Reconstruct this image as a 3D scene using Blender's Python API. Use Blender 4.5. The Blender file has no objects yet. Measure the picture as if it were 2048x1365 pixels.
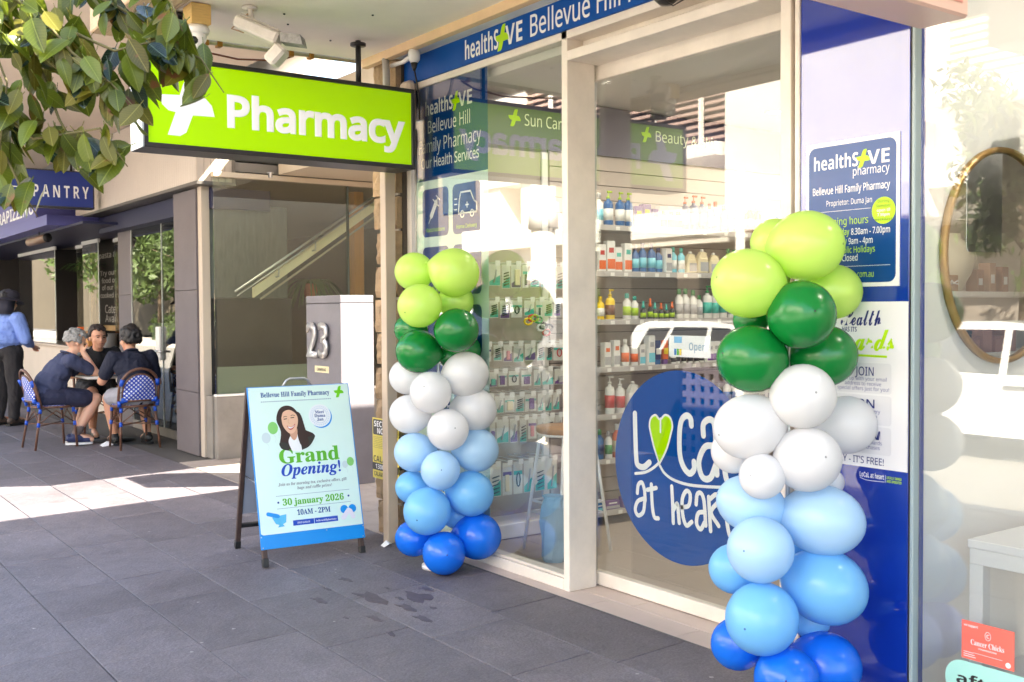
import bpy, bmesh, math, random
from mathutils import Vector, Matrix
R = random.Random(7)
sc = bpy.context.scene
# ---------------------------------------------------------------- camera
cam = bpy.data.cameras.new('camera'); cam.sensor_width = 36; cam.lens = 36.65; cam.clip_start = 0.05; cam.clip_end = 400
co = bpy.data.objects.new('camera', cam); sc.collection.objects.link(co)
rot = Matrix(((0.58743532, -0.02153412, 0.80898457), (0.80924777, 0.02322413, -0.58700825), (-0.00614726, 0.99949833, 0.03106911)))
co.matrix_world = Matrix.Translation((0, -3.264, 1.42)) @ rot.to_4x4()
cam.dof.use_dof = True; cam.dof.focus_distance = 5.4; cam.dof.aperture_fstop = 7.0
sc.camera = co
# ---------------------------------------------------------------- world, sun, exposure
SUNV = Vector((0.66, 0.80, 1.0)).normalized()
el = math.asin(SUNV.z); az = math.atan2(SUNV.x, SUNV.y)
w = bpy.data.worlds.new('World'); sc.world = w; w.use_nodes = True
nt = w.node_tree; bg = nt.nodes['Background']
sky = nt.nodes.new('ShaderNodeTexSky'); sky.sky_type = 'NISHITA'; sky.sun_disc = False
sky.sun_elevation = el; sky.sun_rotation = az; sky.air_density = 1.0; sky.dust_density = 2.0; sky.ozone_density = 1.0
nt.links.new(sky.outputs[0], bg.inputs[0]); bg.inputs[1].default_value = 0.15
sun = bpy.data.lights.new('sun', 'SUN'); sun.energy = 5.0; sun.angle = math.radians(0.5); sun.color = (1.0, 0.95, 0.87)
so = bpy.data.objects.new('sun', sun); sc.collection.objects.link(so)
so.rotation_euler = (-SUNV).to_track_quat('-Z', 'Y').to_euler(); so.location = (5, 5, 12)
sc.view_settings.view_transform = 'Standard'; sc.view_settings.look = 'None'; sc.view_settings.gamma = 1
sc.view_settings.exposure = 2.85
sc.view_settings.use_white_balance = True; sc.view_settings.white_balance_temperature = 7000; sc.view_settings.white_balance_tint = 8
sc.view_settings.use_curve_mapping = False
cy = sc.cycles
cy.max_bounces = 10; cy.diffuse_bounces = 5; cy.glossy_bounces = 5; cy.transparent_max_bounces = 24; cy.transmission_bounces = 6
cy.use_denoising = True; cy.sample_clamp_indirect = 6.0; cy.caustics_reflective = False; cy.caustics_refractive = False
# ---------------------------------------------------------------- helpers
def lin(v):
    v /= 255.0
    return v/12.92 if v <= 0.04045 else ((v+0.055)/1.055)**2.4
def C(r, g, b): return (lin(r), lin(g), lin(b))
MATS = {}
def M(name, col=(0.5, 0.5, 0.5), rough=0.5, metal=0.0, n=None, bump=None, var=0.0, emit=0.0, spec=0.5, trans=0.0, sss=0.0, coat=0.0, col2=None, stretch=None):
    """procedural principled material: n=(scale, amount) tone noise, bump=(scale, strength), var=per-object tone change"""
    if name in MATS: return MATS[name]
    m = bpy.data.materials.new(name); m.use_nodes = True; t = m.node_tree; N = t.nodes; L = t.links
    p = N['Principled BSDF']
    p.inputs['Roughness'].default_value = rough; p.inputs['Metallic'].default_value = metal
    p.inputs['Specular IOR Level'].default_value = spec
    p.inputs['Coat Weight'].default_value = coat
    if coat > .9: p.inputs['Coat IOR'].default_value = 1.9
    if sss: p.inputs['Subsurface Weight'].default_value = sss; p.inputs['Subsurface Scale'].default_value = 0.03
    base = N.new('ShaderNodeRGB'); base.outputs[0].default_value = (*col, 1); out = base.outputs[0]
    geo = N.new('ShaderNodeNewGeometry'); vec = geo.outputs['Position']
    if stretch:
        mp = N.new('ShaderNodeMapping'); mp.inputs['Scale'].default_value = stretch
        L.new(vec, mp.inputs['Vector']); vec = mp.outputs[0]
    if n or col2:
        sc_, am = n if n else (3.0, 0.3)
        nz = N.new('ShaderNodeTexNoise'); nz.inputs['Scale'].default_value = sc_; nz.inputs['Detail'].default_value = 6; nz.inputs['Roughness'].default_value = 0.62
        L.new(vec, nz.inputs['Vector'])
        mr = N.new('ShaderNodeMapRange'); mr.inputs['From Min'].default_value = 0.3; mr.inputs['From Max'].default_value = 0.7
        L.new(nz.outputs['Fac'], mr.inputs['Value'])
        if col2:
            mx = N.new('ShaderNodeMix'); mx.data_type = 'RGBA'; mx.inputs['B'].default_value = (*col2, 1)
            L.new(out, mx.inputs['A']); L.new(mr.outputs[0], mx.inputs['Factor']); out = mx.outputs['Result']
        else:
            mr.inputs['To Min'].default_value = 1-am; mr.inputs['To Max'].default_value = 1+am
            hs = N.new('ShaderNodeHueSaturation'); L.new(mr.outputs[0], hs.inputs['Value']); L.new(out, hs.inputs['Color']); out = hs.outputs[0]
        rr = N.new('ShaderNodeMapRange'); rr.inputs['To Min'].default_value = max(0, rough-0.06); rr.inputs['To Max'].default_value = min(1, rough+0.08)
        L.new(nz.outputs['Fac'], rr.inputs['Value']); L.new(rr.outputs[0], p.inputs['Roughness'])
    if var:
        oi = N.new('ShaderNodeObjectInfo'); r2 = N.new('ShaderNodeMapRange'); r2.inputs['To Min'].default_value = 1-var; r2.inputs['To Max'].default_value = 1+var
        L.new(oi.outputs['Random'], r2.inputs['Value'])
        h2 = N.new('ShaderNodeHueSaturation'); L.new(r2.outputs[0], h2.inputs['Value']); L.new(out, h2.inputs['Color']); out = h2.outputs[0]
    L.new(out, p.inputs['Base Color'])
    if bump:
        nb = N.new('ShaderNodeTexNoise'); nb.inputs['Scale'].default_value = bump[0]; nb.inputs['Detail'].default_value = 5
        L.new(vec, nb.inputs['Vector']); b = N.new('ShaderNodeBump'); b.inputs['Strength'].default_value = bump[1]; b.inputs['Distance'].default_value = 0.01
        L.new(nb.outputs['Fac'], b.inputs['Height']); L.new(b.outputs[0], p.inputs['Normal'])
    if emit:
        L.new(out, p.inputs['Emission Color']); p.inputs['Emission Strength'].default_value = emit
    if trans:
        tr = N.new('ShaderNodeBsdfTranslucent'); ms = N.new('ShaderNodeMixShader'); ms.inputs[0].default_value = trans
        L.new(out, tr.inputs[0]); L.new(p.outputs[0], ms.inputs[1]); L.new(tr.outputs[0], ms.inputs[2]); L.new(ms.outputs[0], N['Material Output'].inputs[0])
    MATS[name] = m
    return m
def glassmat(name, tint=(0.95, 0.97, 0.96), boost=1.5, rough=0.0, base=0.0):
    if name in MATS: return MATS[name]
    m = bpy.data.materials.new(name); m.use_nodes = True; t = m.node_tree; N = t.nodes; L = t.links
    N.remove(N['Principled BSDF'])
    tr = N.new('ShaderNodeBsdfTransparent'); tr.inputs[0].default_value = (*tint, 1)
    gl = N.new('ShaderNodeBsdfGlossy'); gl.inputs['Roughness'].default_value = rough; gl.inputs[0].default_value = (1, 0.98, 0.96, 1)
    geo = N.new('ShaderNodeNewGeometry'); dp = N.new('ShaderNodeVectorMath'); dp.operation = 'DOT_PRODUCT'
    L.new(geo.outputs['Normal'], dp.inputs[0]); L.new(geo.outputs['Incoming'], dp.inputs[1])
    def mt(op, a, b=None, c=None):
        q = N.new('ShaderNodeMath'); q.operation = op
        for i, v in enumerate((a, b, c)):
            if v is None: continue
            if isinstance(v, (int, float)): q.inputs[i].default_value = v
            else: L.new(v, q.inputs[i])
        return q.outputs[0]
    k = mt('SUBTRACT', 1.0, mt('ABSOLUTE', dp.outputs['Value'])); k = mt('POWER', k, 4.0)
    k = mt('MULTIPLY_ADD', k, 0.95, 0.045); k = mt('MULTIPLY_ADD', k, boost, base); k = mt('MINIMUM', k, 0.95)
    ms = N.new('ShaderNodeMixShader')
    L.new(k, ms.inputs[0]); L.new(tr.outputs[0], ms.inputs[1]); L.new(gl.outputs[0], ms.inputs[2])
    L.new(ms.outputs[0], N['Material Output'].inputs[0]); MATS[name] = m
    return m
col_ = sc.collection
def link(o): col_.objects.link(o); return o
def tag(o, label=None, cat=None, group=None, kind=None):
    if label: o['label'] = label
    if cat: o['category'] = cat
    if group: o['group'] = group
    if kind: o['kind'] = kind
    return o
def thing(name, label, cat, loc=(0, 0, 0), rz=0.0, group=None):
    o = bpy.data.objects.new(name, None); link(o); o.location = loc; o.rotation_euler = (0, 0, rz); o.empty_display_size = 0.1
    return tag(o, label, cat, group)
def copy_tree(o, parent=None):
    c = o.copy(); link(c); c.parent = parent
    for ch in list(o.children): copy_tree(ch, c)
    return c
class MB:
    def __init__(s): s.v = []; s.f = []; s.m = []; s.mats = []; s.sm = []
    def mi(s, m):
        if m is None: return 0
        if m not in s.mats: s.mats.append(m)
        return s.mats.index(m)
    def add(s, vs, fs, m=None, smooth=False):
        b = len(s.v); s.v += [tuple(v) for v in vs]; k = s.mi(m)
        for f in fs: s.f.append(tuple(b+i for i in f)); s.m.append(k); s.sm.append(smooth)
    def box(s, x0, x1, y0, y1, z0, z1, m=None, mat=None):
        vs = [(x0, y0, z0), (x1, y0, z0), (x1, y1, z0), (x0, y1, z0), (x0, y0, z1), (x1, y0, z1), (x1, y1, z1), (x0, y1, z1)]
        if mat: vs = [mat @ Vector(v) for v in vs]
        s.add(vs, [(0, 3, 2, 1), (4, 5, 6, 7), (0, 1, 5, 4), (1, 2, 6, 5), (2, 3, 7, 6), (3, 0, 4, 7)], m); return s
    def bbox(s, x0, x1, y0, y1, z0, z1, b=0.004, m=None, mat=None):
        """box with chamfered vertical and horizontal edges"""
        bm = bmesh.new(); bmesh.ops.create_cube(bm, size=1)
        for v in bm.verts: v.co = Vector((x0+(v.co.x+.5)*(x1-x0), y0+(v.co.y+.5)*(y1-y0), z0+(v.co.z+.5)*(z1-z0)))
        bmesh.ops.bevel(bm, geom=bm.edges[:], offset=b, segments=1, affect='EDGES', profile=0.5)
        vs = [v.co.copy() for v in bm.verts]
        if mat: vs = [mat @ v for v in vs]
        s.add(vs, [[v.index for v in f.verts] for f in bm.faces], m); bm.free(); return s
    def poly(s, pts, y0, y1, m=None, mat=None):
        """outline in local XZ given a depth along Y (front face y0)"""
        n = len(pts); vs = [(p[0], y0, p[1]) for p in pts] + [(p[0], y1, p[1]) for p in pts]
        if mat: vs = [mat @ Vector(v) for v in vs]
        fs = [tuple(range(n)), tuple(range(2*n-1, n-1, -1))] + [(i, i+n, (i+1) % n+n, (i+1) % n) for i in range(n)]
        s.add(vs, fs, m); return s
    def tube(s, pts, r, seg=8, m=None, cap=True, smooth=True, flat=1.0):
        pts = [Vector(p) for p in pts]; n = len(pts); rs = r if isinstance(r, (list, tuple)) else [r]*n
        vs = []; up = None
        for i, p in enumerate(pts):
            d = (pts[min(i+1, n-1)]-pts[max(i-1, 0)]).normalized()
            if up is None: up = Vector((0, 0, 1)) if abs(d.z) < 0.9 else Vector((1, 0, 0))
            a = d.cross(up)
            if a.length < 1e-5: a = d.cross(Vector((0, 1, 0)))
            a.normalize(); b = a.cross(d).normalized(); up = b
            for k in range(seg):
                t = 2*math.pi*k/seg; vs.append(p+a*math.cos(t)*rs[i]+b*math.sin(t)*rs[i]*flat)
        fs = [(i*seg+k, i*seg+(k+1) % seg, (i+1)*seg+(k+1) % seg, (i+1)*seg+k) for i in range(n-1) for k in range(seg)]
        if cap: fs += [tuple(range(seg-1, -1, -1)), tuple((n-1)*seg+k for k in range(seg))]
        s.add(vs, fs, m, smooth); return s
    def lathe(s, prof, c=(0, 0, 0), seg=16, m=None, smooth=True, mat=None, ring=False):
        """prof = [(r, z)...] from the bottom up"""
        vs = []
        for r, z in prof:
            for k in range(seg):
                t = 2*math.pi*k/seg; vs.append(Vector((c[0]+r*math.cos(t), c[1]+r*math.sin(t), c[2]+z)))
        if mat: vs = [mat @ v for v in vs]
        n = len(prof)
        fs = [(i*seg+k, i*seg+(k+1) % seg, (i+1)*seg+(k+1) % seg, (i+1)*seg+k) for i in range(n-1) for k in range(seg)]
        if ring: fs += [((n-1)*seg+k, (n-1)*seg+(k+1) % seg, (k+1) % seg, k) for k in range(seg)]
        else: fs += [tuple(range(seg-1, -1, -1)), tuple((n-1)*seg+k for k in range(seg))]
        s.add(vs, fs, m, smooth); return s
    def ball(s, c, r, m=None, seg=12, mat=None):
        rr = r if isinstance(r, (tuple, list)) else (r, r, r); vs = []; fs = []; H = seg//2
        for i in range(1, H):
            ph = math.pi*i/H
            for k in range(seg):
                t = 2*math.pi*k/seg; vs.append(Vector((c[0]+rr[0]*math.sin(ph)*math.cos(t), c[1]+rr[1]*math.sin(ph)*math.sin(t), c[2]+rr[2]*math.cos(ph))))
        vs += [Vector((c[0], c[1], c[2]+rr[2])), Vector((c[0], c[1], c[2]-rr[2]))]
        if mat: vs = [mat @ v for v in vs]
        T = len(vs)-2
        for i in range(H-2):
            for k in range(seg): fs.append((i*seg+k, (i+1)*seg+k, (i+1)*seg+(k+1) % seg, i*seg+(k+1) % seg))
        for k in range(seg): fs.append((T, k, (k+1) % seg)); fs.append((T+1, (H-2)*seg+(k+1) % seg, (H-2)*seg+k))
        s.add(vs, fs, m, True); return s
    def mesh(s, name, m=None):
        me = bpy.data.meshes.new(name); me.from_pydata(s.v, [], s.f)
        ms = s.mats if s.mats else [m]
        for x in ms: me.materials.append(x)
        me.polygons.foreach_set('material_index', s.m); me.polygons.foreach_set('use_smooth', s.sm); me.update()
        return me
    def build(s, name, m=None, parent=None, loc=None, rz=None, kind=None):
        o = bpy.data.objects.new(name, s.mesh(name, m)); link(o)
        if parent: o.parent = parent
        if loc: o.location = loc
        if rz is not None: o.rotation_euler = (0, 0, rz)
        if kind: o['kind'] = kind
        return o
def fix(o):
    bm = bmesh.new(); bm.from_mesh(o.data); bmesh.ops.recalc_face_normals(bm, faces=bm.faces); bm.to_mesh(o.data); bm.free(); return o
# ---- lettering
def uni(s, st):
    o = ''
    for ch in s:
        c = ord(ch); U = 65 <= c <= 90; Lo = 97 <= c <= 122; D = 48 <= c <= 57
        base = {'serifb': (0x1D400, 0x1D41A, 0x1D7CE), 'serifbi': (0x1D468, 0x1D482, None), 'script': (0x1D4D0, 0x1D4EA, None),
                'sans': (0x1D5A0, 0x1D5BA, 0x1D7E2), 'sansb': (0x1D5D4, 0x1D5EE, 0x1D7EC), 'mono': (0x1D670, 0x1D68A, 0x1D7F6)}.get(st)
        if not base: o += ch
        elif U: o += chr(base[0]+c-65)
        elif Lo: o += chr(base[1]+c-97)
        elif D and base[2]: o += chr(base[2]+c-48)
        else: o += ch
    return o
def text(par, s, x0, x1, z0, h, m, y=0.0, st='sans', bold=0.0, bevel=0.0, depth=0.0, shear=0.0, ref=None, center=False, name='lettering', squash=0.1, lift=0.0):
    """lettering in the parent's local XZ plane, facing local -Y; fitted between x0 and x1, baseline z0, cap height h (m)"""
    cu = bpy.data.curves.new(name, 'FONT'); cu.body = uni(s, st); cu.size = 1; cu.resolution_u = 3
    cu.offset = bold; cu.bevel_depth = bevel; cu.bevel_resolution = 1; cu.shear = shear; cu.extrude = 0
    tmp = bpy.data.objects.new('tmp', cu); me = bpy.data.meshes.new_from_object(tmp)
    bpy.data.objects.remove(tmp); bpy.data.curves.remove(cu)
    xs = [v.co.x for v in me.vertices]; a, b = min(xs), max(xs)
    cap = 0.69 if st not in ('plain',) else 0.70
    sx = (x1-x0)/(b-a) if x1 is not None else h/cap
    sz = h/cap
    sw = (x1-x0) if x1 is not None else (b-a)*sx
    if center: x0 = x0-sw/2
    for v in me.vertices:
        v.co = Vector((x0+(v.co.x-a)*sx, y-(v.co.z*squash if bevel else 0.0), z0+v.co.y*sz+lift*(v.co.x-a)*sx))
    me.materials.clear(); me.materials.append(m); me.name = name
    if depth:
        bm = bmesh.new(); bm.from_mesh(me); r = bmesh.ops.extrude_face_region(bm, geom=bm.faces[:])
        for v in [g for g in r['geom'] if isinstance(g, bmesh.types.BMVert)]: v.co.y -= depth
        bmesh.ops.recalc_face_normals(bm, faces=bm.faces); bm.to_mesh(me); bm.free()
    o = bpy.data.objects.new(name, me); link(o); o.parent = par
    return o
def smooth_pts(pts, k=5):
    P = [Vector((p[0], p[1])) for p in pts]; P = [P[0]*2-P[1]]+P+[P[-1]*2-P[-2]]; out = []
    for i in range(1, len(P)-2):
        for j in range(k):
            t = j/k; a, b, c, d = P[i-1], P[i], P[i+1], P[i+2]
            out.append(0.5*((2*b)+(c-a)*t+(2*a-5*b+4*c-d)*t*t+(3*b-a-3*c+d)*t**3))
    out.append(P[-2]); return out
def stroke(mb, pts, wd, y, m=None, closed=False):
    """flat brush stroke with round ends in local XZ"""
    pts = smooth_pts(pts) if len(pts) > 2 else [Vector(p) for p in pts]; n = len(pts); Lf = []; Rt = []
    for i, p in enumerate(pts):
        d = (pts[min(i+1, n-1)]-pts[max(i-1, 0)]).normalized(); q = Vector((-d.y, d.x)); Lf.append(p+q*wd/2); Rt.append(p-q*wd/2)
    vs = []; fs = []
    for a, b in zip(Lf, Rt): vs += [(a.x, y, a.y), (b.x, y, b.y)]
    fs = [(2*i, 2*i+1, 2*i+3, 2*i+2) for i in range(n-1)]
    mb.add(vs, fs, m)
    for e, p, q in ((0, pts[0], pts[1]), (1, pts[-1], pts[-2])):
        d = (p-q).normalized(); a0 = math.atan2(d.y, d.x)
        arc = [(p.x+math.cos(a0+t)*wd/2, y, p.y+math.sin(a0+t)*wd/2) for t in [(-0.5+k/6)*math.pi for k in range(7)]]
        mb.add(arc, [tuple(range(7))], m)
def disc(mb, cx, cz, r, y, m=None, seg=48, rz=None, d=0.001):
    rz = rz or r
    mb.poly([(cx+r*math.cos(2*math.pi*k/seg), cz+rz*math.sin(2*math.pi*k/seg)) for k in range(seg)], y, y+d, m)
def rrect(x0, x1, z0, z1, r, k=5):
    o = []
    for cx, cz, a in ((x1-r, z1-r, 0), (x0+r, z1-r, 90), (x0+r, z0+r, 180), (x1-r, z0+r, 270)):
        for i in range(k+1):
            t = math.radians(a+90*i/k); o.append((cx+r*math.cos(t), cz+r*math.sin(t)))
    return o
LOGO = [(-1.381, 2.627), (-1.438, 2.625), (-1.461, 2.604), (-1.477, 2.569), (-1.496, 2.512), (-1.599, 2.505), (-1.585, 2.457), (-1.555, 2.43), (-1.518, 2.424), (-1.56, 2.307), (-1.497, 2.306), (-1.466, 2.326), (-1.45, 2.366), (-1.431, 2.416), (-1.316, 2.42), (-1.331, 2.475), (-1.364, 2.509), (-1.406, 2.515)]
def logo(par, cx, cz, s, m, y, name='cross_logo'):
    mb = MB(); mb.poly([(cx+(a+1.457)*s/0.32, cz+(b-2.466)*s/0.32) for a, b in LOGO], y, y+0.0006); o = mb.build(name, m, par); return fix(o)
def health(par, x0, x1, z0, h, y, mw, mg):
    wd = x1-x0
    text(par, 'healthS', x0, x0+wd*0.60, z0, h, mw, y, 'sansb')
    logo(par, x0+wd*0.665, z0+h*0.5, h*1.35, mg, y-0.0008)
    text(par, 'VE', x0+wd*0.72, x1, z0, h, mw, y, 'sansb')
# common materials
WHITE = M('white_paint', (0.78, 0.76, 0.73), 0.4, n=(9, 0.05))
PWHITE = M('white_print', (0.82, 0.82, 0.84), 0.35)
ALU = M('powder_coated_frame', (0.76, 0.69, 0.61), 0.35, n=(5, 0.09), bump=(60, 0.05))
BLACK = M('black_rubber', (0.015, 0.014, 0.014), 0.5)
BLUE = M('royal_blue_print', C(0, 76, 156), 0.45, spec=.2)
VBLUE = M('royal_blue_vinyl', C(0, 72, 150), .5, spec=0.0); VNAVY = M('navy_vinyl', C(0, 60, 128), .5, spec=0.0); VWHITE = M('white_vinyl', (.82, .82, .84), .5, spec=0.0); VLIME = M('lime_vinyl', C(170, 222, 0), .5, spec=0.0)
DBLUE = M('navy_blue_print', C(14, 48, 120), 0.35)
LIME = M('lime_print', C(178, 222, 8), 0.4)
GLASS = glassmat('shop_glass', boost=1.5, base=0.015)
DGLASS = glassmat('door_glass_material', boost=1.25, base=0.01)
STEEL = M('brushed_steel', (0.55, 0.54, 0.53), 0.3, 1.0, n=(20, 0.1))
NAVYT = M('navy_ink', C(18, 34, 110), 0.4)
# ================================================================ GROUND
asph = M('asphalt', (0.23, 0.215, 0.19), 0.9, n=(30, 0.25), bump=(200, 0.5))
g = MB(); g.box(-250, 250, -250, 250, -0.9, -0.5); g.build('ground', M('far_ground', (0.12, 0.11, 0.1), 0.95, n=(0.5, 0.2)), kind='structure')
def gz(y): return 0.03*(y+0.09) if y < -0.09 else 0.0
road = MB(); road.add([(-90, -4.3, -0.25), (90, -4.3, -0.25), (90, -11, -0.25), (-90, -11, -0.25), (-90, -4.3, -0.45), (90, -4.3, -0.45), (90, -11, -0.45), (-90, -11, -0.45)],
    [(3, 2, 1, 0), (4, 5, 6, 7), (0, 1, 5, 4), (1, 2, 6, 5), (2, 3, 7, 6), (3, 0, 4, 7)]); road.build('road', asph, kind='structure')
mk = MB(); pm = M('road_paint', (0.75, 0.75, 0.72), 0.7)
for x in range(-60, 40, 6): mk.box(x, x+3, -7.7, -7.58, -0.249, -0.245)
mk.build('road_marking', pm, kind='structure')
k = MB(); k.box(-90, 90, -4.3, -4.12, -0.25, gz(-4.12)+0.002); k.build('kerb', M('kerb_stone', (0.33, 0.31, 0.29), 0.85, n=(8, 0.15)), kind='structure')
k = MB(); k.box(-90, 90, -14.2, -11, -0.25, -0.12); k.build('far_pavement', M('far_paving', (0.48, 0.44, 0.38), 0.85, n=(4, 0.1)), kind='structure')
# pavement: sloped bed with stone pavers laid in rows
bed = M('joint_sand', (0.055, 0.048, 0.045), 0.95)
pv = MB(); pv.add([(-60, -4.12, gz(-4.12)-0.012), (8, -4.12, gz(-4.12)-0.012), (8, -0.09, -0.012), (-60, -0.09, -0.012), (-60, -4.12, -0.4), (8, -4.12, -0.4), (8, -0.09, -0.4), (-60, -0.09, -0.4)],
    [(0, 1, 2, 3), (7, 6, 5, 4), (0, 4, 5, 1), (1, 5, 6, 2), (2, 6, 7, 3), (3, 7, 4, 0)])
pave = pv.build('pavement', bed, kind='structure')
stone = M('bluestone', C(103, 97, 101), 0.62, var=0.16, bump=(55, 0.45), n=None)
# stone: fine speckle, broad staining, worn polish
def stone_nodes(m):
    t = m.node_tree; N = t.nodes; L = t.links; p = N['Principled BSDF']
    src = p.inputs['Base Color'].links[0].from_socket; geo = N.new('ShaderNodeNewGeometry')
    a = N.new('ShaderNodeTexNoise'); a.inputs['Scale'].default_value = 130; a.inputs['Detail'].default_value = 3
    b = N.new('ShaderNodeTexNoise'); b.inputs['Scale'].default_value = 1.6; b.inputs['Detail'].default_value = 8; b.inputs['Roughness'].default_value = 0.7
    c = N.new('ShaderNodeTexVoronoi'); c.inputs['Scale'].default_value = 75
    e = N.new('ShaderNodeTexNoise'); e.inputs['Scale'].default_value = 9; e.inputs['Detail'].default_value = 9; e.inputs['Roughness'].default_value = 0.75; e.inputs['Distortion'].default_value = 0.6
    for q in (a, b, c, e): L.new(geo.outputs['Position'], q.inputs['Vector'])
    def mr(sock, f0, f1, t0, t1):
        r = N.new('ShaderNodeMapRange'); r.inputs['From Min'].default_value = f0; r.inputs['From Max'].default_value = f1; r.inputs['To Min'].default_value = t0; r.inputs['To Max'].default_value = t1
        L.new(sock, r.inputs['Value']); return r.outputs[0]
    v = [mr(a.outputs['Fac'], 0.3, 0.7, 0.76, 1.26), mr(b.outputs['Fac'], 0.3, 0.7, 0.84, 1.18), mr(e.outputs['Fac'], 0.42, 0.66, 1.06, 0.80), mr(c.outputs['Distance'], 0.02, 0.10, 1.35, 1.0)]
    x = v[0]
    for y in v[1:]:
        mm = N.new('ShaderNodeMath'); mm.operation = 'MULTIPLY'; L.new(x, mm.inputs[0]); L.new(y, mm.inputs[1]); x = mm.outputs[0]
    hs = N.new('ShaderNodeHueSaturation'); L.new(x, hs.inputs['Value']); L.new(src, hs.inputs['Color']); L.new(hs.outputs[0], p.inputs['Base Color'])
    L.new(mr(b.outputs['Fac'], 0.3, 0.7, 0.48, 0.72), p.inputs['Roughness'])
stone_nodes(stone)
def paver_mesh(L_, W_):
    mb = MB(); g_ = 0.0022; b = 0.003
    s0 = 0.03
    def z(y): return s0*y
    x0, x1, y0, y1 = g_, L_-g_, g_, W_-g_
    vs = [(x0, y0, z(y0)-0.03), (x1, y0, z(y0)-0.03), (x1, y1, z(y1)-0.03), (x0, y1, z(y1)-0.03),
          (x0, y0, z(y0)-b), (x1, y0, z(y0)-b), (x1, y1, z(y1)-b), (x0, y1, z(y1)-b),
          (x0+b, y0+b, z(y0)), (x1-b, y0+b, z(y0)), (x1-b, y1-b, z(y1)), (x0+b, y1-b, z(y1))]
    mb.add(vs, [(8, 9, 10, 11), (0, 1, 5, 4), (1, 2, 6, 5), (2, 3, 7, 6), (3, 0, 4, 7), (4, 5, 9, 8), (5, 6, 10, 9), (6, 7, 11, 10), (7, 4, 8, 11)])
    return mb.mesh('paver', stone)
PM = {}
rows = [(-0.48, 0.39), (-0.89, 0.41), (-1.30, 0.41), (-1.71, 0.41), (-2.125, 0.415), (-2.54, 0.415), (-2.95, 0.41), (-3.36, 0.41), (-3.77, 0.41), (-4.12, 0.35)]
anch = {-1.71: -5.845, -2.125: -5.255, -1.30: -4.96, -0.89: -5.4, -0.48: -4.6, -2.54: -3.9}
far = MB(); npv = 0
for y, wd in rows:
    xs = [anch.get(y, -5.0+R.uniform(0, .5))]
    while xs[-1] < 0.8: xs.append(xs[-1]+R.choice([0.59, 0.59, 0.88, 0.88, 0.76]))
    left = [xs[0]]
    while left[-1] > -40: left.append(left[-1]-R.choice([0.59, 0.88, 0.88, 0.94, 0.76]))
    xs = left[::-1]+xs[1:]
    for a, b in zip(xs[:-1], xs[1:]):
        L_ = round(b-a, 2); key = (L_, wd)
        if key not in PM: PM[key] = paver_mesh(L_, wd)
        vis = (a > -19.5 and y > -3.0 and not (a > -1.6) and (b > -6.0-4*(y+3.4) or y > -2.2))
        if vis and npv < 295:
            o = bpy.data.objects.new('paver', PM[key]); link(o); o.parent = pave; npv += 1
            o.location = (a, y, gz(y)+R.uniform(-0.001, 0.001)); o.rotation_euler = (R.uniform(-.0015, .0015), R.uniform(-.001, .001), 0)
        else:
            far.add([Vector(v.co)+Vector((a, y, gz(y))) for v in PM[key].vertices], [tuple(p.vertices) for p in PM[key].polygons])
far.build('far_paver', stone, pave, kind='stuff')
# damp marks and bits of litter on the paving
wet = M('damp_stone', C(80, 73, 79), 0.5, n=(25, 0.35), spec=.25)
for i, (x, y, s) in enumerate([(-4.45, -0.62, .10), (-4.35, -0.75, .07), (-4.62, -0.8, .12), (-4.3, -0.95, .05), (-4.15, -0.78, .06), (-4.75, -1.02, .06), (-4.05, -1.0, .03), (-4.55, -0.52, .05), (-4.9, -.9, .03), (-4.5, -.7, .03), (-4.25, -.66, .025), (-4.4, -1.05, .02), (-5.0, -.75, .05), (-4.7, -.66, .02)]):
    mb = MB(); n = 16; ph = R.random()*6
    pts = [(x+s*math.cos(t)*(1+.45*math.sin(3*t+ph)+.2*math.sin(7*t)), y+s*.45*math.sin(t)*(1+.4*math.sin(2*t+ph)+.2*math.sin(5*t))) for t in [2*math.pi*q/n for q in range(n)]]
    mb.add([(px, py, gz(py)+0.0022) for px, py in pts]+[(px, py, gz(py)-0.003) for px, py in pts], [tuple(range(n))]+[(q, q+n, (q+1) % n+n, (q+1) % n) for q in range(n)])
    fix(mb.build('damp_patch', wet, pave))
lit = M('chewing_gum', (0.35, 0.33, 0.32), 0.8)
mb = MB()
for i in range(70):
    x = R.uniform(-12, -2.5); y = R.uniform(-2.6, -0.3); r = R.uniform(.004, .011); n = 7
    mb.add([(x+r*math.cos(6.283*q/n)*R.uniform(.7, 1.2), y+r*math.sin(6.283*q/n), gz(y)+0.002+0.0005) for q in range(n)]+[(x, y, gz(y)+.0045)], [(q, (q+1) % n, n) for q in range(n)])
mb.build('gum_spots', lit, pave, kind='stuff')
# threshold tiles
tile = M('cream_tile', C(196, 178, 168), 0.5, n=(5, 0.07), var=0.05)
th = MB(); th.box(-5.62, 1.2, -0.088, 0.6, -0.35, -0.008); thr = th.build('threshold', M('grout', (0.12, 0.1, 0.09), 0.9), kind='structure')
x = -5.6; i = 0
while x < 0.9:
    mb = MB(); mb.bbox(x+.0015, x+.5985, -0.086, 0.075, -0.03, 0.0, .002); mb.build('tile', tile, thr)
    mb = MB(); mb.bbox(x+.15, x+.7465, 0.078, 0.24, -0.03, 0.0, .002); mb.build('tile', tile, thr)
    x += 0.6
mb = MB(); mb.box(-5.62, 1.2, -0.0895, -0.0865, -0.03, 0.003); mb.build('edge_strip', M('metal_edge', (0.25, 0.24, 0.25), 0.4, 0.8), thr)
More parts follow.
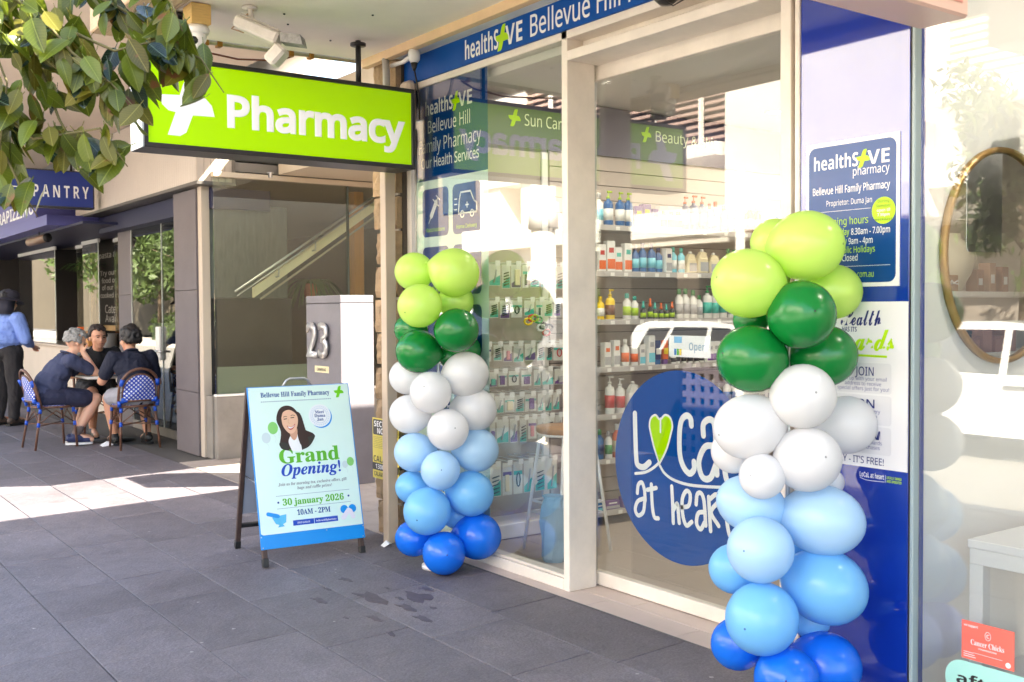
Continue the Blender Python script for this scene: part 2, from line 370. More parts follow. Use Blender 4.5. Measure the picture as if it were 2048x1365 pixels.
# recess paving
conc = M('pale_concrete', C(160, 148, 138), 0.85, n=(4, 0.14), bump=(40, 0.3))
rc = MB(); rc.box(-40, -5.62, -0.088, 9, -0.35, -0.008); rec = rc.build('entry_floor', M('grout_dark', (0.09, 0.08, 0.07), 0.9), kind='structure')
for a in range(5):
    for b in range(5):
        mb = MB(); mb.bbox(-9.7+a*.8+.002, -8.9+a*.8-.002, -0.085+b*.8+.002, .715+b*.8-.002, -0.03, 0.001, .003); mb.build('slab', conc, rec)
# ================================================================ PHARMACY SHOPFRONT
sf = thing('pharmacy_shopfront', 'pale framed pharmacy shopfront with blue fascia and tall glass under the awning', 'shopfront', (-4, 0, 0))
def P(name, m, boxes, par=sf, b=0.003, off=(4, 0, 0)):
    mb = MB()
    for q in boxes: mb.bbox(q[0]+off[0], q[1]+off[0], q[2]+off[1], q[3]+off[1], q[4]+off[2], q[5]+off[2], b)
    return mb.build(name, m, par)
fas = P('fascia_panel', BLUE, [(-5.642, 3, -.012, .1, 2.787, 2.942)])
text(fas, 'Bellevue Hill Family Pharmacy', -0.304, 1.41, 2.812, .105, PWHITE, -0.0135, 'sans', bold=.008)
health(fas, -0.911, -0.372, 2.812, .100, -0.0135, PWHITE, LIME)
P('top_rail', ALU, [(-5.613, -2.70, 0, .16, 2.747, 2.787)])
P('head_panel', M('head_cream', (0.66, 0.62, 0.56), .5), [(-5.49, -4.07, .06, .16, 2.70, 2.746)])
P('transom', ALU, [(-4.023, -2.703, 0, .2, 2.639, 2.687)])
P('transom_back', ALU, [(-4.023, -2.703, .10, .16, 2.687, 2.747)])
P('track_rail', ALU, [(-4.023, -2.703, .115, .13, 2.715, 2.727)])
P('door_track', BLACK, [(-4.07, -2.7, .19, .25, 2.664, 2.70)])
P('mullion', ALU, [(-4.068, -4.023, 0, .18, 0, 2.787)])
P('left_jamb', ALU, [(-5.613, -5.49, 0, .12, 0, 2.787)])
P('jamb_trim', M('grey_jamb', (0.4, .39, .38), .4), [(-5.53, -5.492, -.004, -.0005, 0.0, 2.745)])
P('bottom_rail', ALU, [(-5.49, -4.07, 0, .07, 0, .058)])
P('bottom_bead', ALU, [(-5.49, -4.07, .009, .07, .060, .078)])
P('right_post', ALU, [(-2.703, -2.651, 0, .22, 0, 3.0)])
P('post_recess', M('brown_recess', (0.32, .24, .18), .6), [(-2.650, -2.63, .02, .1, 0, 3.0)])
P('post_trim', ALU, [(-2.629, -2.606, -.005, .1, 0, 3.0)])
P('shadow_gap', BLACK, [(-2.136, -2.127, .002, .03, 0.02, 3.0)])
P('glass_edge', M('green_glass_edge', (0.32, .40, .42), .3), [(-2.1265, -2.112, -.004, .034, 0.03, 3.0)])
P('window_pane', GLASS, [(-5.49, -4.07, .002, .008, .079, 2.745)], b=.0008)
# sliding door
dr = thing('sliding_door', 'glass sliding door with wide white rails and a round blue sticker', 'door', (-3.45, .2, 0))
def PD(name, m, q, b=.003):
    mb = MB(); mb.bbox(q[0]+3.45, q[1]+3.45, q[2], q[3], q[4], q[5], b); return mb.build(name, m, dr)
PD('bottom_rail', ALU, (-4.118, -2.66, 0, .045, .004, .072)); PD('top_rail', ALU, (-4.118, -2.66, 0, .045, 2.567, 2.66))
PD('stile', ALU, (-4.118, -4.098, 0, .045, .073, 2.566)); PD('gasket', BLACK, (-4.0975, -4.078, .004, .03, .073, 2.566)); PD('glass_bead', STEEL, (-4.0775, -4.066, .006, .03, .073, 2.566))
PD('door_glass', DGLASS, (-4.066, -2.66, .010, .016, .073, 2.566), .0008)
mb = MB(); mb.bbox(-.02, .0, -.05, -.03, 1.28, 1.46, .004)
# round vinyl on the inside face of the door glass
cs = thing('round_door_sticker', 'large round blue sticker with white hand lettering on the glass door', 'sticker', (-3.47, .222, .672))
mb = MB(); disc(mb, 0, 0, .455, .0, seg=80, rz=.455); fix(mb.build('disc', VBLUE, cs))
lay = {'L': [(-0.309, 0.229), (-0.306, 0.126), (-0.299, 0.004), (-0.285, -0.024), (-0.246, -0.027), (-0.207, 0.0)],
'C': [(0.073, 0.204), (0.067, 0.236), (0.041, 0.247), (0.009, 0.221), (-0.004, 0.155), (-0.001, 0.061), (0.022, 0.006), (0.06, -0.02), (0.089, 0.002), (0.089, 0.037)],
'a': [(0.148, 0.165), (0.148, 0.215), (0.179, 0.24), (0.21, 0.231), (0.222, 0.176), (0.225, 0.109), (0.231, -0.003)],
'a2': [(0.222, 0.124), (0.158, 0.113), (0.12, 0.04), (0.142, -0.026), (0.191, -0.024), (0.225, 0.041)],
'l': [(0.264, 0.18), (0.273, 0.069), (0.288, -0.018), (0.323, -0.027)],
'u1': [(-0.306, -0.066), (-0.239, -0.052), (-0.186, -0.027), (-0.141, 0.005)],
'u2': [(-0.135, -0.006), (-0.101, -0.04), (-0.034, -0.065), (0.079, -0.073), (0.264, -0.057), (0.37, -0.04)],
'ta': [(-0.292, -0.16), (-0.285, -0.12), (-0.26, -0.104), (-0.242, -0.136), (-0.236, -0.189)],
'ta2': [(-0.243, -0.18), (-0.289, -0.201), (-0.307, -0.244), (-0.286, -0.27), (-0.25, -0.247), (-0.239, -0.194)],
't': [(-0.193, -0.105), (-0.187, -0.201), (-0.173, -0.259), (-0.145, -0.262)], 'tb': [(-0.221, -0.135), (-0.159, -0.117)],
'h': [(-0.054, -0.096), (-0.048, -0.18), (-0.044, -0.267)], 'h2': [(-0.044, -0.208), (-0.018, -0.171), (-0.011, -0.21), (-0.005, -0.261)],
'e': [(0.012, -0.185), (0.057, -0.169), (0.066, -0.117), (0.041, -0.104), (0.015, -0.147), (0.018, -0.217), (0.041, -0.265), (0.076, -0.243)],
'ha': [(0.104, -0.157), (0.111, -0.11), (0.136, -0.102), (0.154, -0.139), (0.164, -0.245)],
'ha2': [(0.157, -0.184), (0.117, -0.197), (0.107, -0.245), (0.132, -0.268), (0.157, -0.232)],
'r': [(0.182, -0.112), (0.188, -0.19), (0.194, -0.265)], 'r2': [(0.188, -0.122), (0.228, -0.094), (0.243, -0.121), (0.197, -0.178), (0.243, -0.234)],
'ht': [(0.282, -0.109), (0.291, -0.197), (0.308, -0.265), (0.332, -0.257)], 'htb': [(0.258, -0.141), (0.329, -0.131)]}
mb = MB(); yy = -.0012
for kx, pts in lay.items():
    wd = .014 if kx[0] == 'u' else (.030 if kx in ('L', 'C', 'a', 'a2', 'l') else .021)
    stroke(mb, pts, wd, yy); yy -= .00012
mb.build('hand_lettering', VWHITE, cs)
hp = [(-0.135, 0.001), (-0.172, 0.079), (-0.196, 0.149), (-0.203, 0.184), (-0.192, 0.217), (-0.161, 0.234), (-0.131, 0.215), (-0.097, 0.239), (-0.063, 0.23), (-0.047, 0.193), (-0.057, 0.155), (-0.087, 0.076), (-0.135, 0.001)]
sp = smooth_pts(hp, 4); mb = MB(); mb.poly([(p.x, p.y) for p in sp[:-1]], -.0018, -.0012); fix(mb.build('heart', VLIME, cs))
mb = MB(); stroke(mb, hp, .010, -.0042); stroke(mb, [(-0.127, 0.22), (-0.127, 0.185), (-0.127, 0.155)], .010, -.0043); mb.build('heart_outline', VWHITE, cs)
# open card
oc = thing('open_card', 'small white card reading Open stuck on the sliding door', 'card', (-3.41, .2185, 1.24))
mb = MB(); mb.bbox(-.13, .135, 0, .002, -.05, .05, .0005); mb.build('card', PWHITE, oc)
text(oc, 'Open', .0, .105, -.018, .035, M('grey_blue_ink', C(150, 175, 200), .5), -.0006, 'sansb')
mb = MB(); mb.box(-.095, -.045, -.0012, -.0006, .015, .045); mb.build('blue_square', M('sky_ink', C(120, 180, 225), .5), oc)
for i, cc in enumerate([C(0, 110, 190), C(90, 180, 50), C(230, 200, 20)]):
    mb = MB(); mb.box(-.095+i*.017, -.081+i*.017, -.0012, -.0006, -.042, -.012); mb.build('colour_bar', M('bar%d' % i, cc, .5), oc)
# window vinyl
wv = thing('window_decal', 'blue and white window decal with pharmacy name and service icons', 'window decal', (-5.1, .0105, 0))
def off(pts): return pts
mb = MB(); mb.box(-.392, .372, 0, .001, 2.186, 2.745); mb.build('blue_band', VNAVY, wv)
mint = M('pale_mint_vinyl', C(205, 225, 216), .5, spec=0.0)
mb = MB(); mb.box(-.392, .372, 0, .001, .078, 2.1855); mb.build('mint_field', mint, wv)
Y = -.001
health(wv, -.279, .222, 2.572, .078, Y, VWHITE, VLIME)
text(wv, 'Bellevue Hill', -.252, .2, 2.465, .072, VWHITE, Y, 'sans', lift=0.0)
text(wv, 'Family Pharmacy', -.358, .308, 2.353, .075, VWHITE, Y, 'sans')
text(wv, 'Our Health Services', -.331, .287, 2.262, .058, VWHITE, Y, 'sans', bold=.012)
for r_ in range(4):
    for c_ in range(2):
        x0 = -.322+c_*.335; z0 = 1.85-r_*.345
        mb = MB(); mb.poly(rrect(x0, x0+.29, z0, z0+.285, .035), Y, Y+.0006); fix(mb.build('icon_tile', VNAVY, wv))
        text(wv, [['Vaccinations', 'Home Delivery'], ['Medication', 'Health Check'], ['Sleep', 'Webster'], ['Compounding', 'Advice']][r_][c_], x0+.04, x0+.25, z0+.03, .022, VLIME, Y-.0006, 'sans')
mb = MB()   # syringe
for a, b, wd in [((-.25, 1.93), (-.22, 1.975), .006), ((-.22, 1.975), (-.165, 2.05), .034), ((-.165, 2.05), (-.145, 2.078), .008), ((-.165, 2.09), (-.125, 2.063), .008), ((-.2, 2.07), (-.14, 2.028), .008)]: stroke(mb, [a, b], wd, Y-.0007)
mb.build('syringe_icon', VWHITE, wv)
mb = MB()   # delivery van outline with plus
for pts in [[(.075, 1.965), (.085, 2.04), (.10, 2.085), (.20, 2.085), (.235, 2.03), (.262, 2.015), (.262, 1.965), (.075, 1.965)]]:
    for a, b in zip(pts[:-1], pts[1:]): stroke(mb, [a, b], .010, Y-.0007)
stroke(mb, [(.15, 2.01), (.18, 2.01)], .008, Y-.0009); stroke(mb, [(.165, 1.995), (.165, 2.025)], .008, Y-.0010)
for cx in (.115, .215):
    stroke(mb, [(cx+.018*math.cos(t), 1.96+.018*math.sin(t)) for t in [6.283*q/10 for q in range(11)]], .008, Y-.0012)
for q in range(3): stroke(mb, [(.035, 2.05-q*.03), (.06, 2.05-q*.03)], .006, Y-.0007)
mb.build('van_icon', VWHITE, wv)
# ---------------- blue end panel with posters
bp = thing('blue_wall_panel', 'tall glossy blue wall panel right of the door carrying posters', 'wall panel', (-2.37, 0, 0))
gl_blue = M('glossy_blue_panel', C(0, 44, 150), .5, spec=.1, coat=1.0, bump=(1.6, .08))
mb = MB(); mb.bbox(-.236, .233, .003, .1, .02, 3.0, .002); mb.build('panel_board', gl_blue, bp)
po = thing('opening_hours_poster', 'blue opening hours poster with white frame on the blue panel', 'poster', (-2.37, 0, 0))
mb = MB(); mb.box(-.206, .197, -.0010, .0028, 1.492, 2.033); mb.build('white_border', M('gloss_white', (.8, .8, .82), .2), po)
mb = MB(); mb.poly(rrect(-.192, .183, 1.507, 2.018, .03), -.0022, -.0012); fix(mb.build('blue_field', M('poster_blue', C(0, 66, 135), .3, spec=.3, coat=.3), po))
Y = -.0028
health(po, -.168, .157, 1.932, .048, Y, PWHITE, LIME)
text(po, 'pharmacy', .005, .157, 1.898, .030, PWHITE, Y, 'sans')
text(po, 'Bellevue Hill Family Pharmacy', -.173, .159, 1.84, .026, PWHITE, Y, 'sans', bold=.01)
text(po, 'Proprietor: Duma Jan', -.111, .086, 1.795, .02, PWHITE, Y, 'sans')
mb = MB(); mb.box(-.17, .08, Y, Y+.0005, 1.774, 1.7755); mb.box(-.17, .161, Y, Y+.0005, 1.567, 1.5685); mb.build('rule_line', PWHITE, po)
text(po, 'Opening hours', -.14, .07, 1.722, .026, LIME, Y, 'sans')
for s, z, a in [('Monday - Friday', 1.684, -.17), ('Saturday', 1.65, -.11), ('Sunday & Public Holidays', 1.617, -.17)]:
    text(po, s, a, {1.684: -.01, 1.65: -.02, 1.617: .099}[z], z, .022, LIME, Y, 'sans', bold=.006)
text(po, '8.30am - 7.00pm', -.002, .160, 1.683, .022, PWHITE, Y, 'sans', bold=.01)
text(po, '9am - 4pm', -.013, .089, 1.649, .022, PWHITE, Y, 'sans', bold=.01)
text(po, 'Closed', -.041, .026, 1.588, .022, PWHITE, Y, 'sans', bold=.01)
text(po, 'www.healthsave.com.au', -.14, .094, 1.527, .022, LIME, Y, 'sans')
mb = MB(); disc(mb, .134, 1.762, .048, Y-.0008, seg=32, d=.0006); fix(mb.build('round_badge', LIME, po))
olive = M('olive_ink', C(120, 150, 40), .5)
for i, s in enumerate(['During', 'Summer', 'open til', '7.30pm', 'weekdays']): text(po, s, .134, None, 1.79-i*.016, .010, [olive, olive, PWHITE, PWHITE, olive][i], Y-.0016, 'sansb', center=True)
rp = thing('rewards_poster', 'white rewards club poster with lime brush lettering under the opening hours', 'poster', (-2.37, 0, 0))
mb = MB(); mb.box(-.2355, .2325, -.0010, .0028, .835, 1.437); mb.build('sheet', M('satin_white_sheet', (.78, .77, .78), .35), rp)
text(rp, 'Good Health', -.17, .124, 1.352, .062, NAVYT, Y+.0008, 'script', bold=.014)
text(rp, 'HAS ITS', -.04, .023, 1.328, .017, NAVYT, Y+.0008, 'sansb')
text(rp, 'Rewards', -.16, .181, 1.262, .085, LIME, Y+.0008, 'script', bold=.022)
mb = MB(); stroke(mb, [(-.12, 1.252), (.0, 1.243), (.147, 1.24)], .008, Y+.0006); mb.build('brush_underline', LIME, rp)
grey_tile = M('pale_grey_tile', (.70, .69, .71), .35); greytxt = M('slate_ink', C(90, 92, 150), .5)
for z0, z1, hd, ls in [(1.105, 1.215, 'JOIN', ['Sign up with your email', 'address to receive', 'special offers just for you!']), (.992, 1.098, 'EARN', ['Earn points every', 'time you shop']), (.885, .985, 'REDEEM', ['Use points towards', 'future purchases'])]:
    mb = MB(); mb.poly(rrect(-.17, .168, z0, z1, .01, 3), Y+.0011, Y+.0016); fix(mb.build('step_tile', grey_tile, rp))
    text(rp, hd, {'JOIN': .017, 'EARN': -.04, 'REDEEM': -.04}[hd], {'JOIN': .096, 'EARN': .1, 'REDEEM': .124}[hd], z1-.046, .030, NAVYT, Y+.0004, 'sans', bold=.008)
    for i, s in enumerate(ls): text(rp, s, .05, None, z1-.064-i*.018, .0125, greytxt, Y+.0004, 'sans', center=True)
text(rp, "JOIN TODAY - IT'S FREE!", -.19, .139, .848, .024, NAVYT, Y+.0008, 'sans', bold=.008)
lt = text(bp, 'LoCaL at heart', .038, .139, .798, .018, PWHITE, -.0008, 'sansb'); 
for i, s in enumerate(['LOCALLY OWNED', 'AND OPERATED']): text(bp, s, .15, .21, .803-i*.013, .009, LIME, -.0008, 'sansb')
mb = MB(); stroke(mb, [(.04, .794), (.07, .788), (.14, .79)], .002, -.0007); mb.box(.144, .1452, -.0009, -.0003, .788, .815); mb.build('underline', PWHITE, bp)
# ================================================================ STONE PIER, CONDUIT, NOTICE
pier = thing('block_pier', 'rough split-faced stone block pier beside the pharmacy window', 'pier', (-5.9, 0, 0))
mb = MB(); mb.box(.05, .31, -.03, .35, 0, 3.0); mb.build('mortar', M('old_mortar', (.07, .055, .045), .95), pier)
smat = M('split_sandstone', C(166, 140, 110), .95, var=.22, n=(14, .22), bump=(35, .9))
def blockmesh(L_, H, D):
    bm = bmesh.new(); bmesh.ops.create_grid(bm, x_segments=4, y_segments=5, size=.5)
    vs = []
    for v in bm.verts:
        e = max(abs(v.co.x), abs(v.co.y)) > .49
        vs.append((v.co.x*L_, -(0 if e else R.uniform(.008, .026)), v.co.y*H))
    fs = [[v.index for v in f.verts] for f in bm.faces]; bm.free()
    mb = MB(); mb.add(vs, fs)
    mb.box(-L_/2, L_/2, 0.0, D, -H/2, H/2); return fix(mb.build('block', smat))
protos = []
for i in range(6):
    o = blockmesh(.145, .205, .05); protos.append(o.data); bpy.data.objects.remove(o)
for r_ in range(14):
    for j, x in enumerate((.105, .238)):
        o = bpy.data.objects.new('block', R.choice(protos)); link(o); o.parent = pier; o.location = (x, -.075+R.uniform(-.012, .012), .108+r_*.212+R.uniform(-.004, .004)); o.scale = (R.uniform(.84, .92), 1, R.uniform(.93, 1.0)); o.rotation_euler = (0, R.uniform(-.02, .02), R.uniform(-.05, .05))
tile2 = M('pale_wall_tile', C(178, 166, 152), .5, var=.08, n=(6, .06))
for r_ in range(7):   # slim tiles between pier and jamb
    mb = MB(); mb.bbox(.212, .282, -.046, -.03, r_*.424+.004, r_*.424+.42, .002); mb.build('face_tile', tile2, pier)
cd = thing('cable_duct', 'beige metal cable duct running up the stone pier to the soffit', 'duct', (-5.565, -.15, 0))
mb = MB(); mb.bbox(-.033, .033, -.035, .035, -.003, 2.72, .004); mb.build('duct', M('beige_duct', C(190, 170, 150), .5, n=(3, .08)), cd)
mb = MB(); mb.tube([(0, 0, 2.72), (0, 0, 2.86), (-.01, .0, 2.93)], .022, 10); mb.build('conduit', M('grey_conduit', (.45, .42, .4), .5), cd)
sn = thing('security_notice', 'yellow and black security notice behind the duct on the pier', 'notice', (-5.682, -.117, .548))
yel = M('yellow_print', C(225, 205, 90), .5); blk = M('black_print', (.02, .02, .02), .4)
mb = MB(); mb.bbox(-.165, .165, 0, .003, -.19, .19, .0005); mb.build('plate', yel, sn)
mb = MB(); mb.poly(rrect(-.155, .155, .085, .182, .012), -.0012, -.0004); fix(mb.build('black_panel', blk, sn)); mb = MB(); mb.box(-.165, .165, -.0012, -.0004, -.137, -.092); mb.build('black_band', blk, sn)
text(sn, 'SECURITY', -.14, .14, .137, .034, PWHITE, -.002, 'sansb'); text(sn, 'NOTICE', -.10, .10, .094, .034, PWHITE, -.002, 'sansb')
for i in range(7): text(sn, 'this area is monitored by cameras', -.15, .02, .068-i*.011, .006, blk, -.001, 'sans')
text(sn, 'CALAMITY', -.152, .152, -.085, .036, blk, -.001, 'sansb'); text(sn, '1300 3     7', -.125, .125, -.128, .028, PWHITE, -.002, 'sansb'); text(sn, 'CALAMITY.COM.AU', -.145, .145, -.175, .026, blk, -.001, 'sansb')
mb = MB(); mb.poly([(.0, -.04), (.05, .03), (.075, .0), (.10, .04), (.15, -.04)], -.0012, -.0004); fix(mb.build('emblem', blk, sn))
lf = thing('paper_scrap', 'crumpled white paper scrap on the ground at the foot of the duct', 'litter', (-5.50, -.22, gz(-.22)))
mb = MB(); mb.add([(-.03, -.02, 0), (.03, -.03, 0), (.045, .0, .02), (.01, .035, .012), (-.03, .02, .022), (0, 0, .035)], [(0, 1, 5), (1, 2, 5), (2, 3, 5), (3, 4, 5), (4, 0, 5), (0, 4, 3, 2, 1)]); mb.build('scrap', PWHITE, lf)
# ================================================================ AWNING, SOFFIT GEAR
aw = thing('street_awning', 'cream painted street awning above the pharmacy pavement', 'awning', (-4, 0, 2.98))
sof = M('soffit_paint', (.88, .82, .74), .6, n=(2.5, .05), bump=(3, .15))
def sl(y): return .018*y
mb = MB(); mb.add([(-1.85, -1.56, sl(-1.56)), (7, -1.56, sl(-1.56)), (7, 0.1, 0), (-1.85, 0.1, 0), (-1.85, -1.56, .14), (7, -1.56, .14), (7, .1, .14), (-1.85, .1, .14)], [(3, 2, 1, 0), (4, 5, 6, 7), (0, 1, 5, 4), (1, 2, 6, 5), (2, 3, 7, 6), (3, 0, 4, 7)]); mb.build('soffit', sof, aw)
mb = MB(); mb.bbox(-1.87, 7, -1.78, -1.562, -.075, .2, .006); mb.build('outer_beam', M('weathered_timber', C(176, 150, 120), .8, n=(12, .2), stretch=(1, 8, 8)), aw)
mb = MB(); mb.bbox(-1.86, 7, -.165, -.115, -.055, -.001, .003); mb.build('timber_trim', M('yellowed_timber', C(222, 190, 150), .6, n=(6, .08)), aw)
mb = MB(); mb.bbox(-1.64, 7, -.112, -.013, -.035, -.002, .003); mb.build('white_strip', WHITE, aw)
tc = M('galvanised_conduit', (.36, .33, .27), .45, .3, n=(15, .2))
mb = MB(); mb.tube([(-1.875, y, sl(y)-.005) for y in (-1.56, -1.2, -.8, -.4, -.02)], .016, 10); mb.build('edge_conduit', tc, aw)
mb = MB(); mb.tube([(-1.9, -1.5, -.045), (-1.9, -1.2, -.075), (-1.9, -.95, -.095), (-1.9, -.7, -.07), (-1.9, -.6, -.03)], .006, 6); mb.build('cable', M('red_brown_cable', C(110, 60, 45), .6), aw)
mb = MB()
for y in (-1.15, -1.07, -.63, -.5): mb.bbox(-1.9, -1.85, y-.015, y+.015, sl(y)-.03, sl(y)+.01, .003)
mb.build('saddle_clip', M('brass_clip', C(150, 105, 45), .4, .5), aw)
mb = MB(); mb.tube([(-1.5, -1.545, -.05), (-1.1, -1.54, -.055), (-.6, -1.545, -.05), (0, -1.54, -.055), (1, -1.54, -.05)], .010, 6); mb.tube([(-1.7, -1.52, -.04), (-1.0, -1.525, -.05), (0.4, -1.52, -.045)], .007, 6); mb.build('loose_cable', M('pale_cable', C(190, 165, 140), .6), aw)
bo = MB()
for x, y in [(-1.3, -.9), (-1.12, -1.0), (-.9, -.6), (-.5, -.95), (-1.25, -1.15), (.2, -.8), (-1.5, -.55)]: bo.lathe([(.006, 0), (.006, -.006)][::-1], (x, y, sl(y)-.0005), 6)
bo.build('nail_head', BLACK, aw)
# security cameras, flood light, siren
dc = thing('dome_camera', 'white dome security camera on a wooden block under the awning edge', 'security camera', (-5.21, -1.43, 2.95))
mb = MB(); mb.bbox(-.065, .065, -.05, .05, -.10, 0, .003); mb.build('wood_block', M('raw_wood', C(205, 170, 105), .7, n=(18, .12), stretch=(1, 1, 6)), dc)
mb = MB(); mb.lathe([(.055, 0), (.062, -.02), (.055, -.04)][::-1], (0, 0, -.10), 20); mb.lathe([(.048, -.035), (.044, -.07), (.028, -.10), (.008, -.112)][::-1], (0, 0, -.10), 20); mb.build('housing', M('camera_white', (.8, .78, .76), .3), dc)
mb = MB(); mb.ball((.022, -.022, -.175), .022); mb.build('lens', M('lens_black', (.02, .02, .02), .08), dc)
fl = thing('bullet_flood_light', 'dusty white twin flood light hanging from its bracket under the awning', 'flood light', (-5.03, -1.2, 2.955))
wp = M('dusty_white_plastic', C(215, 208, 200), .45, n=(7, .16))
mt = Matrix.Translation((.02, .03, -.14)) @ Matrix.Rotation(math.radians(50), 4, 'Z') @ Matrix.Rotation(math.radians(24), 4, 'Y')
mb = MB(); mb.bbox(-.14, .10, -.055, .055, -.03, .03, .012, mat=mt); mb.bbox(-.13, .09, -.035, .035, .03, .045, .008, mat=mt); mb.build('lamp_body', wp, fl)
mb = MB(); mb.bbox(.10, .17, -.05, .05, -.085, .02, .014, mat=mt @ Matrix.Rotation(.35, 4, 'Y')); mb.build('sensor_head', wp, fl)
mb = MB(); mb.poly([(.10, .03), (.2, .06), (.23, .02), (.12, -.01)], -.045, .045, mat=mt); fix(mb.build('hood', M('grey_hood', (.3, .29, .28), .6, n=(40, .3)), fl))
mb = MB(); mb.tube([(-.06, .0, 0), (-.06, .01, -.05), (-.05, .02, -.10)], .014, 8); mb.lathe([(.04, -.012), (.04, 0)], (-.06, 0, 0), 14); mb.build('bracket', wp, fl)
mb = MB(); mb.tube([(-.06, .03, -.002), (-.12, -.02, -.05), (-.18, -.05, -.09), (-.14, 0, -.11)], .005, 6); mb.build('lead', M('beige_lead', C(190, 160, 130), .6), fl)
c3 = thing('small_corner_camera', 'small white ball camera with a hanging black lead at the fascia corner', 'security camera', (-5.27, -.13, 2.925))
mb = MB(); mb.lathe([(.02, -.075), (.034, -.055), (.036, -.02), (.03, 0)], (0, 0, 0), 16); mb.build('housing', WHITE, c3)
mb = MB(); mb.tube([(0, 0, -.075), (0.0, 0, -.12)], [.022, .008], 10); mb.tube([(0, 0, -.11), (.0, .02, -.2), (-.03, .05, -.3), (-.08, .08, -.38)], .005, 6); mb.build('lead', BLACK, c3)
mb = MB(); mb.tube([(-.03, 0, -.03), (-.16, .02, -.035), (-.3, .02, -.03)], .014, 8); mb.build('conduit_arm', WHITE, c3)
jb = thing('door_sensor_box', 'rounded cream junction box above the sign at the window corner', 'junction box', (-5.50, -.04, 2.72))
mb = MB(); mb.bbox(-.055, .055, -.03, .03, -.07, .075, .018); mb.build('box', M('cream_plastic', C(220, 200, 180), .45), jb)
si = thing('black_siren', 'round black siren with a small label hanging from the door header', 'siren', (-3.27, -.06, 2.80))
mb = MB(); mb.lathe([(.0, -.07), (.03, -.066), (.052, -.045), (.06, -.01), (.055, .03), (.03, .06), (.0, .07)], (0, 0, -.01), 24); mb.build('bell', M('black_plastic', (.02, .018, .018), .3), si)
mb = MB(); mb.bbox(-.022, -.002, -.062, -.058, -.02, -.008, .0005); mb.build('label', M('grey_label', (.4, .4, .55), .4), si)
mb = MB(); mb.tube([(.02, -.02, -.07), (.05, -.01, -.095), (.09, .04, -.06)], .003, 6); mb.tube([(0, .02, .0), (0, .05, 0)], .02, 8); mb.build('wire', BLACK, si)
# ================================================================ HANGING SIGNS
ps = thing('pharmacy_sign', 'lime green backlit Pharmacy sign in a black frame hung under the awning', 'sign', (-5.28, 0, 0), math.pi/2)
# local x = world Y, local -y = world +X
bk = M('black_sign_frame', (.022, .02, .022), .35)
F = (-1.681, -.12, 2.236, 2.70)
mb = MB(); mb.bbox(F[0], F[1], 0, .22, F[2], F[2]+.025, .002); mb.bbox(F[0], F[1], 0, .22, F[3]-.022, F[3], .002); mb.bbox(F[1]-.022, F[1], .001, .219, F[2]+.025, F[3]-.022, .002); mb.bbox(F[0], F[0]+.022, 0, .03, F[2]+.025, F[3]-.022, .002); mb.build('frame', bk, ps)
mb = MB(); mb.bbox(F[0]-.002, F[0]+.02, .03, .22, F[2]+.003, F[3]-.003, .002); mb.build('white_end_cap', WHITE, ps)
for x, z in ((-1.6835, 2.27), (-1.6835, 2.31)):
    mb = MB(); mb.ball((x, .06 if z > 2.3 else .18, z), .004, seg=8); mb.build('screw', BLACK, ps)
mb = MB(); mb.box(F[0]+.022, F[1]-.022, .012, .2, F[2]+.025, F[3]-.022)
grn = M('backlit_lime_acrylic', C(160, 214, 0), .25, emit=.05); mb.build('face', grn, ps)
wl = M('backlit_white_letters', (.8, .8, .86), .3, emit=.035)
text(ps, 'Pharmacy', -1.249, -.182, 2.382, .148, wl, .0115, 'sans', bevel=.046, squash=.02)
mb = MB(); mb.poly([(a, b) for a, b in LOGO], .0095, .0118); fix(mb.build('cross_logo', wl, ps))
for y in (-1.459, -.43):
    mb = MB(); mb.tube([(y, .11, 2.699), (y, .11, 2.96)], .016, 12, cap=True); mb.lathe([(.045, 2.93), (.045, 2.945), (.02, 2.95)], (y, .11, 0), 16); mb.build('hanger_rod', bk, ps)
pk = thing('pink_sign', 'pale pink sign box hanging over the neighbouring shop entrance', 'sign', (-1.905, 0, 0))
mb = MB(); mb.bbox(-.085, .085, -1.7, -.17, 2.32, 2.80, .008); mb.build('box', M('pale_pink_metal', C(236, 196, 182), .35), pk)
mb = MB(); mb.bbox(.0855, .089, -1.66, -.21, 2.36, 2.78, .001); mb.build('pink_face', M('pink_face', C(232, 150, 140), .35), pk)
mb = MB(); mb.tube([(0, -.4, 2.8), (0, -.4, 2.98)], .014, 8); mb.tube([(0, -1.4, 2.8), (0, -1.4, 2.96)], .014, 8); mb.build('hanger_rod', bk, pk)
# ================================================================ PHARMACY INTERIOR
wallm = M('interior_wall', (.62, .58, .54), .7)
sh = thing('pharmacy_building', 'single storey pharmacy building shell with white interior walls', 'building', (-4, 0, 0))
def B(name, m, q, par=sh): mb = MB(); mb.box(q[0]+4, q[1]+4, *q[2:]); return mb.build(name, m, par)
B('side_wall', M('rendered_wall', C(196, 184, 166), .85, n=(2, .1), bump=(30, .3)), (-5.86, -5.62, .36, 8, 0, 3.12)); B('inner_wall', wallm, (-5.619, -5.47, .12, 8, 0, 3.1))
B('back_wall', wallm, (-5.47, -2.2, 6.5, 6.6, 0, 2.85)); B('party_wall', M('white_plaster', (.74, .73, .73), .6), (-2.37, -2.14, .101, 8, 0, 3.1))
B('shop_ceiling', M('ceiling_white', (.70, .67, .63), .7), (-5.47, -2.37, .13, 6.5, 2.80, 2.9)); B('roof', M('metal_roof', (.3, .3, .3), .5), (-5.86, 4.4, .101, 8, 3.121, 3.2))
B('front_parapet', WHITE, (-5.64, 4.4, .0, .1, 2.945, 3.2)); B('right_back_wall', wallm, (-2.14, 4.4, 4, 4.1, 0, 3.1)); B('right_side_wall', wallm, (3.5, 3.6, .1, 4, 0, 3.1)); B('right_ceiling', M('ceiling_white'), (-2.14, 3.5, .101, 4, 3.0, 3.1))
